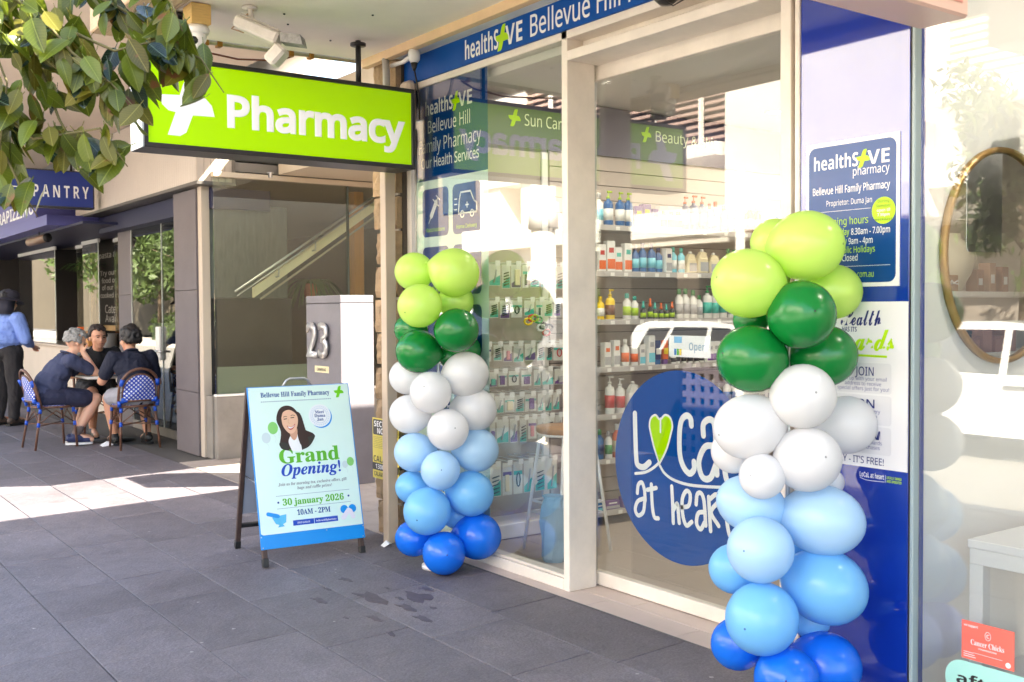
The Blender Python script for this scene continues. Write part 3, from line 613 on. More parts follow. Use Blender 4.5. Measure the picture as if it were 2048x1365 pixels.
fl_ = MB(); fl_.box(-5.62, 3.6, .6, 8, -.3, -.012); flo = fl_.build('shop_floor', M('floor_grout', (.2, .18, .17), .9), kind='structure')
ft = M('shop_floor_tile', C(172, 158, 146), .35, n=(3, .05), var=.04)
tm = MB(); tm.bbox(.0015, .5985, .0015, .2985, -.02, -.004, .0015); tmesh = tm.mesh('floor_tile', ft)
for i in range(6):
    for j in range(14):
        o = bpy.data.objects.new('floor_tile', tmesh); link(o); o.parent = flo; o.location = (-5.46+i*.6-(j % 2)*.3, .242+j*.3, 0)
B2 = MB(); B2.box(-2.139, 3.5, .05, 4, -.01, .03); B2.build('display_floor', M('white_display_base', (.72, .70, .70), .4), kind='structure')
def downlight(x, y, z, lab, e, r=.055):
    t = thing('downlight', lab, 'ceiling light', (x, y, z), 0, 'recessed downlights in the shop ceilings')
    mb = MB(); mb.lathe([(r, -.006), (r+.02, -.006), (r+.022, 0), (r, 0)], seg=24, ring=True); mb.build('trim_ring', WHITE, t)
    mb = MB(); mb.lathe([(0.001, -.004), (r-.002, -.004), (r-.002, -.001)], seg=24); mb.build('lamp_disc', EM, t)
    L_ = bpy.data.lights.new('lamp', 'AREA'); L_.shape = 'DISK'; L_.size = .12; L_.energy = e; L_.color = (1, .93, .84)
    lo = bpy.data.objects.new('lamp', L_); link(lo); lo.parent = t; lo.location = (0, 0, -.02)
EM = bpy.data.materials.new('lamp_glow'); EM.use_nodes = True
EM.node_tree.nodes['Principled BSDF'].inputs['Emission Color'].default_value = (1, .95, .85, 1); EM.node_tree.nodes['Principled BSDF'].inputs['Emission Strength'].default_value = 1.2
PH = [(-4.10, .83, 'left of the door corner'), (-4.80, .886, 'above the display window'), (-3.3, 1.5, 'inside above the sliding door'), (-4.1, 2.6, 'deep in the shop aisle'), (-4.9, 2.6, 'above the end of the skincare shelf'), (-3.0, 3.2, 'at the back right of the shop'), (-4.1, 4.6, 'near the back wall')]
for x, y, lab in PH: downlight(x, y, 2.80, 'round recessed ceiling downlight ' + lab, 1.5)
for x, y, lab in [(-1.2, .7, 'over the white display table'), (-.6, 2.2, 'over the mirror wall shelf'), (.8, 1.2, 'at the right of the boutique')]: downlight(x, y, 3.0, 'round ceiling downlight '+lab, 4.0)
# slat wall with shelves along the left wall
sw = thing('wall_shelving', 'grey slatted wall shelving with six shelves inside the pharmacy', 'shelving', (-5.43, 1.0, 0))
slat = M('slat_panel', C(196, 182, 172), .6, n=(3, .04))
for i in range(27):
    mb = MB(); mb.bbox(-.035, -.012, .0, 3.6, .05+i*.1005, .05+i*.1005+.096, .002); mb.build('slat', slat, sw)
mb = MB(); mb.box(-.039, -.036, 0, 3.6, .04, 2.79); mb.build('backing', BLACK, sw)
shm = M('grey_shelf', (.40, .375, .36), .45); SZ = [1.955, 1.655, 1.34, 1.03, .72, .43, .09]
for z in SZ:
    mb = MB(); mb.bbox(-.011, .298, .02, 3.5, z-.022, z, .002); mb.build('shelf', shm, sw)
    mb = MB(); mb.bbox(.2985, .303, .02, 3.5, z-.03, z+.006, .001); mb.build('price_rail', M('price_rail', (.46, .44, .43), .3), sw)
tagm = M('price_ticket', (.8, .8, .78), .5)
mb = MB()
for z in SZ:
    y = .1
    while y < 3.4: mb.bbox(.3035, .305, y, y+.035, z-.027, z-.003, .0003); y += R.uniform(.10, .22)
mb.build('price_ticket', tagm, sw, kind='stuff')
text(sw, 'Beauty & Skin', 0, .01, 0, .01, PWHITE) if False else None
hd = thing('category_header', 'olive header board with Sun Care and Beauty lettering above the shelves', 'header board', (-5.425, 0, 0), math.pi/2)
mb = MB(); mb.box(.14, 4.6, -.004, .0, 2.46, 2.79); mb.build('board', M('slate_board', C(78, 74, 98), .5), hd)
lg1 = M('pale_lettering', C(235, 240, 210), .5)
text(hd, 'Sun Care', .78, 1.13, 2.60, .072, lg1, -.006, 'sans'); logo(hd, .70, 2.64, .11, LIME, -.006)
text(hd, 'Beauty & Skin', 1.94, 2.58, 2.60, .072, lg1, -.006, 'sans'); logo(hd, 1.85, 2.64, .11, LIME, -.006)
# stock
cols = dict(white=(.78, .78, .76), blue=C(20, 95, 160), yellow=C(240, 205, 20), orange=C(225, 100, 30), teal=C(60, 180, 165), green=C(40, 140, 70), navy=C(25, 40, 100), purple=C(110, 70, 140), cream=C(228, 215, 180), black=(.03, .03, .03), red=C(190, 40, 40), lime=C(170, 205, 30), pink=C(225, 150, 160), grey=(.4, .4, .42), aqua=C(120, 205, 225), amber=C(110, 60, 25))
def cm(n): return M('pack_'+n, cols[n], .3, spec=.5)
PROTO = {}
def item(kind, body, cap, lab):
    key = (kind, body, cap, lab)
    if key in PROTO: return PROTO[key]
    parts = []
    def mk(nm, mb, m): parts.append((nm, mb.mesh(nm, m)))
    if kind == 'pump bottle':
        mb = MB(); mb.lathe([(.03, 0), (.033, .006), (.033, .13), (.027, .148), (.012, .155), (.012, .165)], seg=14); mk('bottle_body', mb, cm(body))
        mb = MB(); mb.lathe([(.013, .1655), (.013, .178), (.004, .18), (.004, .20)], seg=10); mb.bbox(-.008, .032, -.007, .007, .20, .212, .003); mk('pump', mb, cm(cap))
        mb = MB(); mb.lathe([(.0336, .035), (.0336, .105)], seg=14); mk('label_band', mb, cm(lab))
    elif kind == 'bottle':
        mb = MB(); mb.lathe([(.026, 0), (.028, .006), (.028, .12), (.012, .14), (.012, .145)], seg=12); mk('bottle_body', mb, cm(body))
        mb = MB(); mb.lathe([(.014, .1455), (.014, .175), (.012, .178)], seg=10); mk('cap', mb, cm(cap))
        mb = MB(); mb.lathe([(.0286, .03), (.0286, .09)], seg=12); mk('label_band', mb, cm(lab))
    elif kind == 'tube':
        mb = MB(); mb.add([(-.022, -.016, .035), (.022, -.016, .035), (.022, .016, .035), (-.022, .016, .035), (-.03, -.002, .16), (.03, -.002, .16), (.03, .002, .16), (-.03, .002, .16)], [(0, 3, 2, 1), (4, 5, 6, 7), (0, 1, 5, 4), (1, 2, 6, 5), (2, 3, 7, 6), (3, 0, 4, 7)]); mk('tube_body', mb, cm(body))
        mb = MB(); mb.bbox(-.021, .021, -.015, .015, 0, .034, .004); mk('cap', mb, cm(cap))
        mb = MB(); mb.bbox(-.019, .019, -.0185, -.0125, .07, .11, .0005, mat=Matrix.Rotation(.06, 4, 'X')); mk('label_band', mb, cm(lab))
    elif kind == 'dropper':
        mb = MB(); mb.lathe([(.018, 0), (.019, .004), (.019, .06), (.009, .07), (.009, .074)], seg=10); mk('bottle_body', mb, cm(body))
        mb = MB(); mb.lathe([(.011, .0745), (.011, .09), (.006, .094), (.007, .118), (.004, .122)], seg=10); mk('dropper_cap', mb, cm(cap))
        mb = MB(); mb.lathe([(.0194, .015), (.0194, .045)], seg=10); mk('label_band', mb, cm(lab))
    elif kind == 'jug':
        mb = MB(); mb.bbox(-.05, .05, -.028, .028, 0, .12, .012); mb.add([(-.045, -.02, .12), (.045, -.02, .12), (.045, .02, .12), (-.045, .02, .12), (-.016, -.014, .16), (.012, -.014, .16), (.012, .014, .16), (-.016, .014, .16)], [(4, 5, 6, 7), (0, 1, 5, 4), (1, 2, 6, 5), (2, 3, 7, 6), (3, 0, 4, 7)])
        mb.tube([(.045, 0, .118), (.05, 0, .15), (.01, 0, .155)], .007, 6); mk('jug_body', mb, cm(body))
        mb = MB(); mb.lathe([(.013, .1605), (.013, .178)], seg=10); mk('cap', mb, cm(cap)); mb = MB(); mb.bbox(-.042, .042, -.0295, -.0285, .02, .085, .0003); mk('label_band', mb, cm(lab))
    else:
        h = {'box': .13, 'tall box': .17, 'flat box': .06}[kind]; wd = {'box': .032, 'tall box': .03, 'flat box': .06}[kind]
        mb = MB(); mb.bbox(-wd, wd, -.022, .022, 0, h, .0015); mk('carton', mb, cm(body))
        mb = MB(); mb.bbox(-wd+.001, wd-.001, -.0228, -.0222, h*.1, h*.42, .0003); mk('print_block', mb, cm(lab)); mb = MB(); mb.bbox(-wd*.6, wd*.6, -.0228, -.0222, h*.62, h*.78, .0003); mk('print_title', mb, cm(cap))
    PROTO[key] = parts; return parts
ORD = ['first', 'second', 'third', 'fourth', 'fifth', 'sixth', 'seventh', 'eighth', 'ninth', 'tenth', 'eleventh', 'twelfth', 'thirteenth', 'fourteenth', 'fifteenth', 'sixteenth', 'seventeenth', 'eighteenth', 'nineteenth', 'twentieth', 'twenty-first', 'twenty-second', 'twenty-third', 'twenty-fourth', 'twenty-fifth', 'twenty-sixth', 'twenty-seventh', 'twenty-eighth', 'twenty-ninth', 'thirtieth', 'thirty-first', 'thirty-second', 'thirty-third', 'thirty-fourth']
SHN = ['top', 'second highest', 'third highest', 'middle', 'third lowest', 'second lowest', 'bottom']
WD = {'pump bottle': .078, 'bottle': .064, 'tube': .068, 'dropper': .048, 'jug': .115, 'box': .07, 'tall box': .066, 'flat box': .13}
plan = [
 [('pump bottle', 'blue', 'lime', 'white')]*3 + [('box', 'purple', 'yellow', 'white')]*3 + [('box', 'white', 'orange', 'red')]*3 + [('pump bottle', 'navy', 'orange', 'grey')]*3 + [('bottle', 'purple', 'orange', 'cream')]*3 + [('bottle', 'teal', 'teal', 'white')]*2 + [('bottle', 'amber', 'grey', 'cream')]*3 + [('tall box', 'white', 'blue', 'teal')]*4,
 [('tall box', 'white', 'red', 'orange')]*2 + [('tall box', 'white', 'teal', 'orange')]*2 + [('bottle', 'blue', 'navy', 'aqua')]*4 + [('tall box', 'white', 'navy', 'grey')]*1 + [('bottle', 'aqua', 'teal', 'white')]*2 + [('jug', 'cream', 'white', 'grey')]*3 + [('bottle', 'lime', 'green', 'cream')]*3 + [('jug', 'white', 'navy', 'grey')]*3 + [('bottle', 'white', 'white', 'grey')]*3,
 [('pump bottle', 'yellow', 'yellow', 'amber')]*2 + [('bottle', 'white', 'teal', 'lime')]*2 + [('dropper', 'black', 'teal', 'lime'), ('dropper', 'black', 'orange', 'lime')]*3 + [('bottle', 'white', 'green', 'grey')]*4 + [('pump bottle', 'white', 'green', 'teal')]*3 + [('pump bottle', 'white', 'blue', 'grey')]*3 + [('bottle', 'white', 'blue', 'aqua')]*2 + [('tube', 'blue', 'navy', 'white')]*4,
 [('tall box', 'white', 'orange', 'grey')]*2 + [('bottle', 'white', 'white', 'orange')]*2 + [('tall box', 'white', 'grey', 'aqua')]*2 + [('tube', 'navy', 'blue', 'white'), ('tube', 'orange', 'purple', 'yellow')] + [('dropper', 'white', 'grey', 'black')]*6 + [('box', 'white', 'grey', 'purple')]*4 + [('tall box', 'white', 'red', 'grey')]*4 + [('tube', 'white', 'grey', 'blue')]*5,
 [('pump bottle', 'white', 'white', 'red')]*2 + [('jug', 'white', 'white', 'red')] + [('tube', 'yellow', 'yellow', 'white')]*3 + [('pump bottle', 'white', 'white', 'navy')]*2 + [('tube', 'yellow', 'navy', 'red')]*3 + [('bottle', 'white', 'grey', 'blue')]*5 + [('box', 'white', 'blue', 'grey')]*5,
 [('bottle', 'white', 'grey', 'green'), ('bottle', 'orange', 'white', 'cream'), ('tall box', 'red', 'white', 'amber'), ('flat box', 'pink', 'white', 'grey')] + [('flat box', 'white', 'blue', 'grey')]*3 + [('box', 'cream', 'green', 'grey')]*6 + [('bottle', 'white', 'pink', 'purple')]*5,
 [('flat box', 'purple', 'white', 'grey')]*3 + [('flat box', 'white', 'purple', 'pink')]*3 + [('box', 'white', 'purple', 'navy')]*5 + [('jug', 'white', 'blue', 'aqua')]*3]
pre = [[('bottle', 'white', 'grey', 'aqua')]*2, [('pump bottle', 'grey', 'white', 'cream')]*1, [('bottle', 'yellow', 'yellow', 'white')]*2, [('bottle', 'teal', 'white', 'orange')]*2, [('pump bottle', 'navy', 'white', 'aqua')]*2, [('bottle', 'blue', 'green', 'navy')]*2, [('flat box', 'blue', 'white', 'aqua')]*1]
for si_, z in enumerate(SZ):
    y = 1.10; cnt = {}
    for it in pre[si_]+plan[si_]:
        kd, b, c_, l_ = it; wd = WD[kd]; y += wd/2
        if y > 3.25: break
        if R.random() < .08: y += wd*.4; continue
        if si_ == 0 and kd == 'jug': pass
        ck3 = it[:3]; cnt[ck3] = cnt.get(ck3, 0)+1; n_ = cnt[ck3]
        lab = '%s %s with %s %s, %s of its kind on the %s shelf' % (b, kd, c_, 'print' if 'box' in kd else ('pump' if 'pump' in kd else 'cap'), ORD[n_-1], SHN[si_])
        nm = kd.replace(' ', '_') if kd != 'dropper' else 'dropper_bottle'
        root = bpy.data.objects.new(nm, None); link(root); root.location = (-5.43+R.uniform(.245, .262), y, z+.0005); root.rotation_euler = (0, 0, math.pi/2+R.uniform(-.12, .12)); root.empty_display_size = .03
        q_ = R.uniform(.9, 1.1); root.scale = (q_*R.uniform(.95, 1.04), q_, q_*(R.uniform(.88, 1.15) if si_ else 1.12))
        tag(root, lab, 'carton' if 'box' in kd else ('tube' if kd == 'tube' else 'bottle'), 'stock on the %s pharmacy shelf' % SHN[si_])
        for nm2, me in item(*it): o = bpy.data.objects.new(nm2, me); link(o); o.parent = root
        y += wd/2+R.choice([.002, .003, .006, .016])
# peg wall with hanging packs in the window bay
pg = thing('peg_board', 'grey peg wall for hanging accessory packs behind the window', 'peg board', (-5.44, .12, 0))
mb = MB(); mb.bbox(-.027, 0, .02, .80, .05, 2.44, .002); mb.build('panel', M('peg_panel', C(178, 168, 156), .6, n=(4, .05)), pg)
mb = MB(); mb.bbox(0.001, .02, .80, .85, .05, 2.44, .003); mb.build('upright', WHITE, pg)
mb = MB(); mb.bbox(.0, .25, .02, .86, 0.0, .09, .004); mb.build('plinth', WHITE, pg)
RZ = [1.80, 1.69, 1.47, 1.20, 1.035, .885, .74, .47]; RB = [1.66, 1.53, 1.345, 1.07, .92, .755, .575, .17]
cardm = M('pack_card', C(222, 222, 214), .35, var=.08); tealm = cm('teal'); 
for r_ in range(1, 8):
    zt = RZ[r_]; zb = RB[r_]; y = .17; k_ = 0
    while y < .86:
        wd = R.choice([.05, .06, .07, .085]); hh = zt-zb-.012-R.uniform(0, .02)
        if hh > .2: hh = .2
        t = thing('hanging_pack', '%s %s accessory pack on the %s row of the peg wall' % (ORD[k_], R.choice(['white and teal', 'white carded', 'clear topped']), ORD[r_-1]), 'accessory pack', (-5.20, y+wd/2+.005, zt-hh), math.pi/2+R.uniform(-.15, .15), 'accessory packs hung on the peg wall')
        mb = MB(); mb.bbox(-wd/2, wd/2, -.001, .001, 0, hh, .0005); mb.build('card', cardm, t)
        v = R.random(); mb = MB()
        if v < .3:
            for q in range(5): mb.tube([(-wd*.3, -.006, .02+q*hh*.12), (wd*.3, -.006, .03+q*hh*.12)], .004, 5)
            mb.build('comb', cm('black'), t)
        elif v < .6: mb.tube([(-.01, -.006, .02), (.0, -.008, hh*.4), (.012, -.006, hh*.75)], .005, 6); mb.build('tool', cm('grey'), t)
        elif v < .85: mb.bbox(-wd*R.uniform(.15, .35), wd*R.uniform(.1, .35), -.012, -.0025, hh*.12, hh*R.uniform(.5, .85), .003); mb.build('insert', cm(R.choice(['black', 'grey', 'purple', 'pink', 'navy', 'cream', 'teal'])), t)
        else: mb.tube([(wd*.2*math.cos(q*.785), -.006, hh*.45+hh*.22*math.sin(q*.785)) for q in range(9)], .004, 5); mb.build('hoop', cm(R.choice(['black', 'grey', 'red'])), t)
        mb = MB()
        if v < .75: mb.poly([(-wd/2+.003, .004), (wd/2-.003, .004), (wd/2-.003, hh*.5), (-wd/2+.003, hh*.2)], -.0022, -.0012)
        else: mb.box(-wd/2+.003, wd/2-.003, -.0022, -.0012, hh*.6, hh*.72)
        fix(mb.build('teal_print', tealm if R.random() < .75 else cm('purple'), t))
        mb = MB(); mb.tube([(0, .24, hh+.01), (0, -.03, hh+.01)], .003, 5); mb.bbox(-.018, .018, -.034, -.032, hh-.01, hh+.022, .0005); mb.build('peg_hook', tagm, t)
        y += wd+.012; k_ += 1
sc_ = thing('hair_tie_bunch', 'bunch of red, green and black hair ties hanging on the peg wall', 'hair ties', (-5.14, .62, 1.36))
for c_, a, b in [('red', 0, 0), ('green', .05, -.01), ('yellow', -.03, -.02), ('black', .09, -.05), ('black', .13, -.06), ('red', .11, -.09), ('white', .07, -.06), ('lime', .02, .0)]:
    mb = MB(); mb.tube([(0, a+.03*math.cos(q*.785), b+.02*math.sin(q*.785)) for q in range(9)], .007, 6); mb.build('hair_tie', cm(c_), sc_)
# stool in the window
st = thing('bar_stool', 'white metal bar stool with round timber seat inside the display window', 'stool', (-4.72, .55, -.004))
stw = M('white_steel', (.74, .74, .75), .35)
mb = MB(); mb.lathe([(.17, .702), (.178, .71), (.178, .732), (.172, .74)], seg=28); mb.build('seat', M('oak_seat', C(176, 132, 92), .45, n=(6, .12), stretch=(6, 1, 1)), st)
mb = MB(); mb.lathe([(.165, .686), (.175, .69), (.172, .7015)], seg=24); mb.build('seat_ring', stw, st)
for sx, sy in ((1, 1), (-1, 1), (1, -1), (-1, -1)):
    mb = MB(); mb.tube([(sx*.11, sy*.11, .69), (sx*.17, sy*.19, .012)], .010, 8); mb.build('leg', stw, st)
mb = MB()
for z, k in ((.30, .75), (.235, .8)):
    q = [(sx*(.11+.06*k*.75), sy*(.11+.08*k*.75), z) for sx, sy in ((1, 1), (-1, 1), (-1, -1), (1, -1), (1, 1))]
    mb.tube(q, .007, 6)
mb.build('foot_rail', stw, st)
bg_ = thing('plastic_bag', 'blue tinted plastic bag standing on the shop floor by the mullion', 'bag', (-4.60, .36, -.004))
mb = MB(); n = 14
for zi in range(7): pass
mb.lathe([(.06, 0), (.078, .02), (.07, .12), (.078, .22), (.07, .31), (.05, .35), (.06, .37)], seg=9, smooth=False); mb.v = [(a+R.uniform(-.012, .012), b+R.uniform(-.012, .012), c) for a, b, c in mb.v]; mb.build('bag_film', M('blue_film', C(165, 200, 225), .2, trans=.4, bump=(12, 1.0)), bg_)
# ================================================================ BOUTIQUE WINDOW (right)
bw = thing('boutique_window', 'frameless glass window of the white neighbouring boutique', 'shop window', (-2, 0, 0))
mb = MB(); mb.bbox(-.11, 4.5, .024, .032, .03, 3.0, .001); mb.build('window_pane', glassmat('boutique_glass', boost=1.35, base=.03), bw)
mb = MB(); mb.bbox(-.12, 4.5, .0, .06, -.005, .029, .002); mb.build('sill_channel', STEEL, bw)
ck = thing('coral_sticker', 'coral red sticker with small white writing on the boutique window', 'sticker', (-1.85, .0225, 0))
mb = MB(); mb.box(-.093, .090, 0, .001, .229, .359); mb.build('vinyl', M('coral_print', C(240, 110, 95), .4), ck)
text(ck, 'we support', -.085, -.035, .340, .008, PWHITE, -.0006, 'sansb'); text(ck, 'Cancer Chicks', -.06, .056, .282, .018, PWHITE, -.0006, 'serifb'); text(ck, 'FOUNDATION', -.032, .03, .270, .005, PWHITE, -.0006, 'sansb')
mb = MB(); n = 18
for a, b in zip([(0+.010*math.cos(6.283*q/n), .322+.014*math.sin(6.283*q/n)) for q in range(n)], [(0+.010*math.cos(6.283*(q+1)/n), .322+.014*math.sin(6.283*(q+1)/n)) for q in range(n)]): stroke(mb, [a, b], .002, -.0006)
for q in range(3): mb.box(-.085, -.05+q*.004, -.0012, -.0005, .252-q*.007, .254-q*.007)
mb.box(-.05, .05, -.0012, -.0005, .2545, .2555); mb.build('small_print', PWHITE, ck)
text(ck, 'C', -.005, .005, .316, .012, PWHITE, -.0006, 'sansb')
mb = MB(); disc(mb, .07, .244, .009, -.0012, seg=16, d=.0006); fix(mb.build('seal', PWHITE, ck))
af = thing('mint_sticker', 'pale mint rounded pay-later sticker low on the boutique window', 'sticker', (-1.85, .0225, 0))
mb = MB(); mb.poly(rrect(-.152, .32, .085, .219, .064, 8), 0, .001); fix(mb.build('vinyl', M('mint_print', C(168, 224, 212), .4), af))
text(af, 'afterpay', -.111, .22, .138, .036, blk, -.0008, 'sansb')
tb = thing('display_table', 'white high gloss display table inside the boutique window', 'table', (-1.55, .42, .03))
gw = M('gloss_white_table', (.74, .73, .74), .2)
mb = MB(); mb.bbox(-.45, .6, -.27, .35, .545, .575, .003); mb.build('tabletop', gw, tb)
mb = MB(); mb.bbox(-.445, .595, -.265, -.235, .49, .5445, .002); mb.build('apron', gw, tb)
for x, y in ((-.445, -.265), (.545, -.265), (-.445, .295), (.545, .295)):
    mb = MB(); mb.bbox(x, x+.05, y, y+.05, 0, .4895, .002); mb.build('leg', gw, tb)
mi = thing('round_mirror', 'large round brass framed mirror on the white boutique wall', 'mirror', (-2.139, .60, 1.61), math.pi/2)
mb = MB(); mb.lathe([(.392, .0), (.41, .0), (.413, .012), (.41, .025), (.392, .025)], seg=64, ring=True, mat=Matrix.Rotation(math.radians(90), 4, 'X')); mb.build('brass_frame', M('brass', C(176, 138, 84), .4, .6), mi)
mirm = M('mirror_silver', (.85, .85, .85), .01, 1.0)
mb = MB(); mb.lathe([(.001, .008), (.386, .008), (.386, .012), (.001, .012)], seg=64, mat=Matrix.Rotation(math.radians(90), 4, 'X'), smooth=False); mb.build('mirror_glass', mirm, mi)
# wall and shelf opposite, seen in the mirror
sp_ = thing('boutique_shelf', 'white boutique wall shelf seen in the round mirror', 'shelf', (-.8, 2.4, 0))
mb = MB(); mb.box(.02, .1, -1.2, 1.5, 0, 3.0); mb.build('wall_panel', M('taupe_wall', C(205, 196, 186), .8), sp_)
for z in (1.50, 1.15):
    mb = MB(); mb.bbox(-.25, .019, -.6, 1.2, z-.03, z, .003); mb.build('shelf_board', WHITE, sp_)
vs_ = thing('cream_vase', 'rounded cream vase on the boutique shelf', 'vase', (-.92, 2.25, 1.50))
mb = MB(); mb.lathe([(.04, 0), (.05, .01), (.10, .1), (.13, .19), (.11, .26), (.05, .30), (.045, .33)], seg=24); mb.build('vase_body', M('cream_ceramic', C(205, 198, 180), .6), vs_)
gb = thing('ribbon_gift_box', 'small tan gift box with cream bow beside the vase', 'gift box', (-.98, 2.08, 1.50))
mb = MB(); mb.bbox(-.05, .05, -.05, .05, 0, .09, .003); mb.build('box', M('tan_box', C(170, 135, 110), .6), gb)
mb = MB(); mb.tube([(-.053, 0, .045), (-.06, .03, .06), (-.056, .04, .04), (-.053, 0, .045), (-.06, -.03, .06), (-.056, -.04, .04), (-.053, 0, .045)], .004, 5); mb.build('bow', PWHITE, gb)
for i, (y, h, cc) in enumerate([(2.47, .13, C(170, 130, 115)), (2.60, .17, C(185, 150, 130)), (2.74, .15, C(150, 110, 95))]):
    t = thing('candle_box', ['short rosy candle box nearest the vase on the shelf', 'tall tan candle box in the middle of three on the shelf', 'brown candle box furthest from the vase'][i], 'candle box', (-.93, y, 1.50), 0, 'candle boxes on the boutique shelf')
    mb = MB(); mb.bbox(-.035, .035, -.035, .035, 0, h, .002); mb.build('box', M('candle%d' % i, cc, .6), t); mb = MB(); mb.bbox(-.0362, -.0354, -.02, .02, h*.3, h*.6, .0002); mb.build('label', PWHITE, t)
t = thing('black_gift_box', 'dark navy gift box on the lower boutique shelf', 'gift box', (-.95, 2.15, 1.15)); mb = MB(); mb.bbox(-.08, .08, -.12, .12, 0, .11, .003); mb.build('box', M('dark_box', (.03, .04, .07), .4), t); mb = MB(); mb.bbox(-.082, .082, -.122, .122, .1105, .13, .003); mb.build('lid', M('dark_box'), t)
for i in range(4):
    t = thing('pink_gift_box', ['pink gift box at the near end of the lower shelf', 'pink gift box second along the lower shelf', 'pink gift box third along the lower shelf', 'pink gift box at the far end of the row'][i], 'gift box', (-.95, 2.36+i*.13, 1.15), 0, 'pink boxes on the lower shelf'); mb = MB(); mb.bbox(-.05, .05, -.05, .05, 0, .08+.05*(i % 2), .003); mb.build('box', M('dusty_pink', C(190, 140, 130), .6), t); mb = MB(); mb.bbox(-.052, .052, -.052, .052, .0805+.05*(i % 2), .095+.05*(i % 2), .003); mb.build('lid', M('dusty_pink'), t)
sg = thing('white_card_bag', 'white paper hanger card against the mirror', 'card', (-2.02, .62, 1.9), math.pi/2+.2)
mb = MB(); mb.poly(rrect(-.07, .12, -.27, .27, .02), -.002, .002); fix(mb.build('card', PWHITE, sg))
figs = thing('star_ornament', 'white star shaped ornament on the display table', 'ornament', (-1.78, .42, .606))
mb = MB(); pts = [(r*math.cos(a), .1+r*math.sin(a)) for a, r in [(math.pi/2+q*math.pi/5, .10 if q % 2 == 0 else .042) for q in range(10)]]; mb.poly(pts, -.012, .012); fix(mb.build('star', WHITE, figs)); mb = MB(); mb.bbox(-.05, .05, -.03, .03, -.001, .016, .003); mb.build('base', WHITE, figs)
cup = thing('dark_bag', 'small dark leather bag under the display table', 'bag', (-1.55, .33, .031))
mb = MB(); mb.bbox(-.14, .14, -.07, .07, 0, .2, .03); mb.build('bag_body', M('dark_leather', (.02, .02, .022), .35, bump=(40, .5)), cup); mb = MB(); mb.tube([(-.08, 0, .19), (-.06, 0, .27), (.06, 0, .27), (.08, 0, .19)], .008, 8); mb.build('handle', M('dark_leather'), cup)
# ================================================================ ENTRY RECESS NUMBER 23
pl23 = thing('number_pillar', 'grey granite letterbox pillar with raised number 23 in the entry', 'pillar', (-7.98, .66, 0))
gran = M('grey_granite', C(120, 116, 122), .5, n=(3, .14), bump=(80, .15))
mb = MB(); mb.bbox(-.205, .43, -.14, .16, 0, 1.47, .004); mb.build('shaft', gran, pl23)
mb = MB(); mb.bbox(-.205, .43, -.14, .16, 1.474, 1.536, .004); mb.build('cap_slab', gran, pl23)
num = M('steel_numerals', (.62, .60, .58), .35, .6)
text(pl23, '23', -.14, .25, 1.03, .285, num, -.158, 'plain', bold=.012, depth=.018)
mb = MB(); mb.bbox(-.045, .217, -.143, -.1405, .90, .955, .0008); mb.build('name_plate', M('cream_plate', C(225, 210, 170), .4), pl23)
text(pl23, 'CAMERAS', .0, .17, .915, .022, blk, -.1445, 'sansb')
# side glass of the cafe facing the entry
sg_ = thing('cafe_side_window', 'tall glazed side wall of the cafe facing the entry recess', 'window', (-9.65, 0, 0))
mb = MB(); mb.bbox(-.006, .006, .26, 4, .62, 2.68, .001); mb.build('window_pane', glassmat('side_glass', boost=1.6, base=.03, tint=(.90, .95, .89)), sg_)
mb = MB(); mb.bbox(-.08, .03, .26, 4, 0, .60, .004); mb.build('upstand', M('render_upstand', C(130, 124, 117), .8, n=(4, .16)), sg_)
mb = MB(); mb.bbox(-.03, .04, .25, 4, .601, .622, .002); mb.build('sill', WHITE, sg_)
hdm = M('cream_head', C(205, 188, 165), .6)
mb = MB(); mb.bbox(-.05, .05, .25, 4, 2.681, 2.73, .003); mb.build('head_rail', hdm, sg_)
mb = MB(); mb.bbox(-.02, .02, 1.66, 1.675, .622, 2.68, .002); mb.build('joint_strip', M('dark_green_seal', (.08, .09, .07), .4), sg_)
frost = M('frosted_film', C(125, 130, 120), .6)
mb = MB(); mb.bbox(-.012, -.0075, .28, 1.62, .625, .88, .0005); mb.build('frosted_band', frost, sg_)
hb = thing('entry_canopy', 'cream lined canopy over the number 23 entry', 'canopy', (-8, 0, 0))
mb = MB(); mb.box(-1.6, .55, .9, 5, 2.74, 3.44); mb.build('bulkhead', hdm, hb)
mb = MB(); mb.lathe([(.02, -.05), (.02, -.012), (.035, -.01), (.035, 0)], (-1.45, .75, 2.735), 12); mb.build('sprinkler', STEEL, hb)
# inside the side window
dpan = M('charcoal_panel', C(84, 88, 84), .5, n=(5, .3), stretch=(6, 6, 1)); 
dl = thing('display_partition', 'charcoal partition panels standing inside the side window', 'partition', (-9.9, 0, 0))
mb = MB(); mb.bbox(-.03, .03, .26, 1.10, 1.54, 2.45, .003); mb.build('upper_panel', dpan, dl)
mb = MB(); mb.bbox(-.028, .032, .26, 1.14, .3, 1.536, .003); mb.build('lower_panel', M('black_panel', C(42, 40, 40), .35, n=(5, .2)), dl)
sr = thing('reflected_stair', 'cream stair stringer and handrail standing in for a sunlit reflection in the side glass', 'stair', (-9.86, 0, 0))
cr = M('sunlit_cream_stringer', C(240, 226, 190), .5, n=(4, .05))  # solid stand-in for a reflected stair; sunlight is put into the pale cream
def sla(y0, z0, y1, z1, t, x0, x1, m, nm):
    mb = MB(); mb.add([(x0, y0, z0), (x0, y1, z1), (x0, y1, z1+t), (x0, y0, z0+t), (x1, y0, z0), (x1, y1, z1), (x1, y1, z1+t), (x1, y0, z0+t)], [(0, 1, 2, 3), (7, 6, 5, 4), (0, 4, 5, 1), (1, 5, 6, 2), (2, 6, 7, 3), (3, 7, 4, 0)]); fix(mb.build(nm, m, sr))
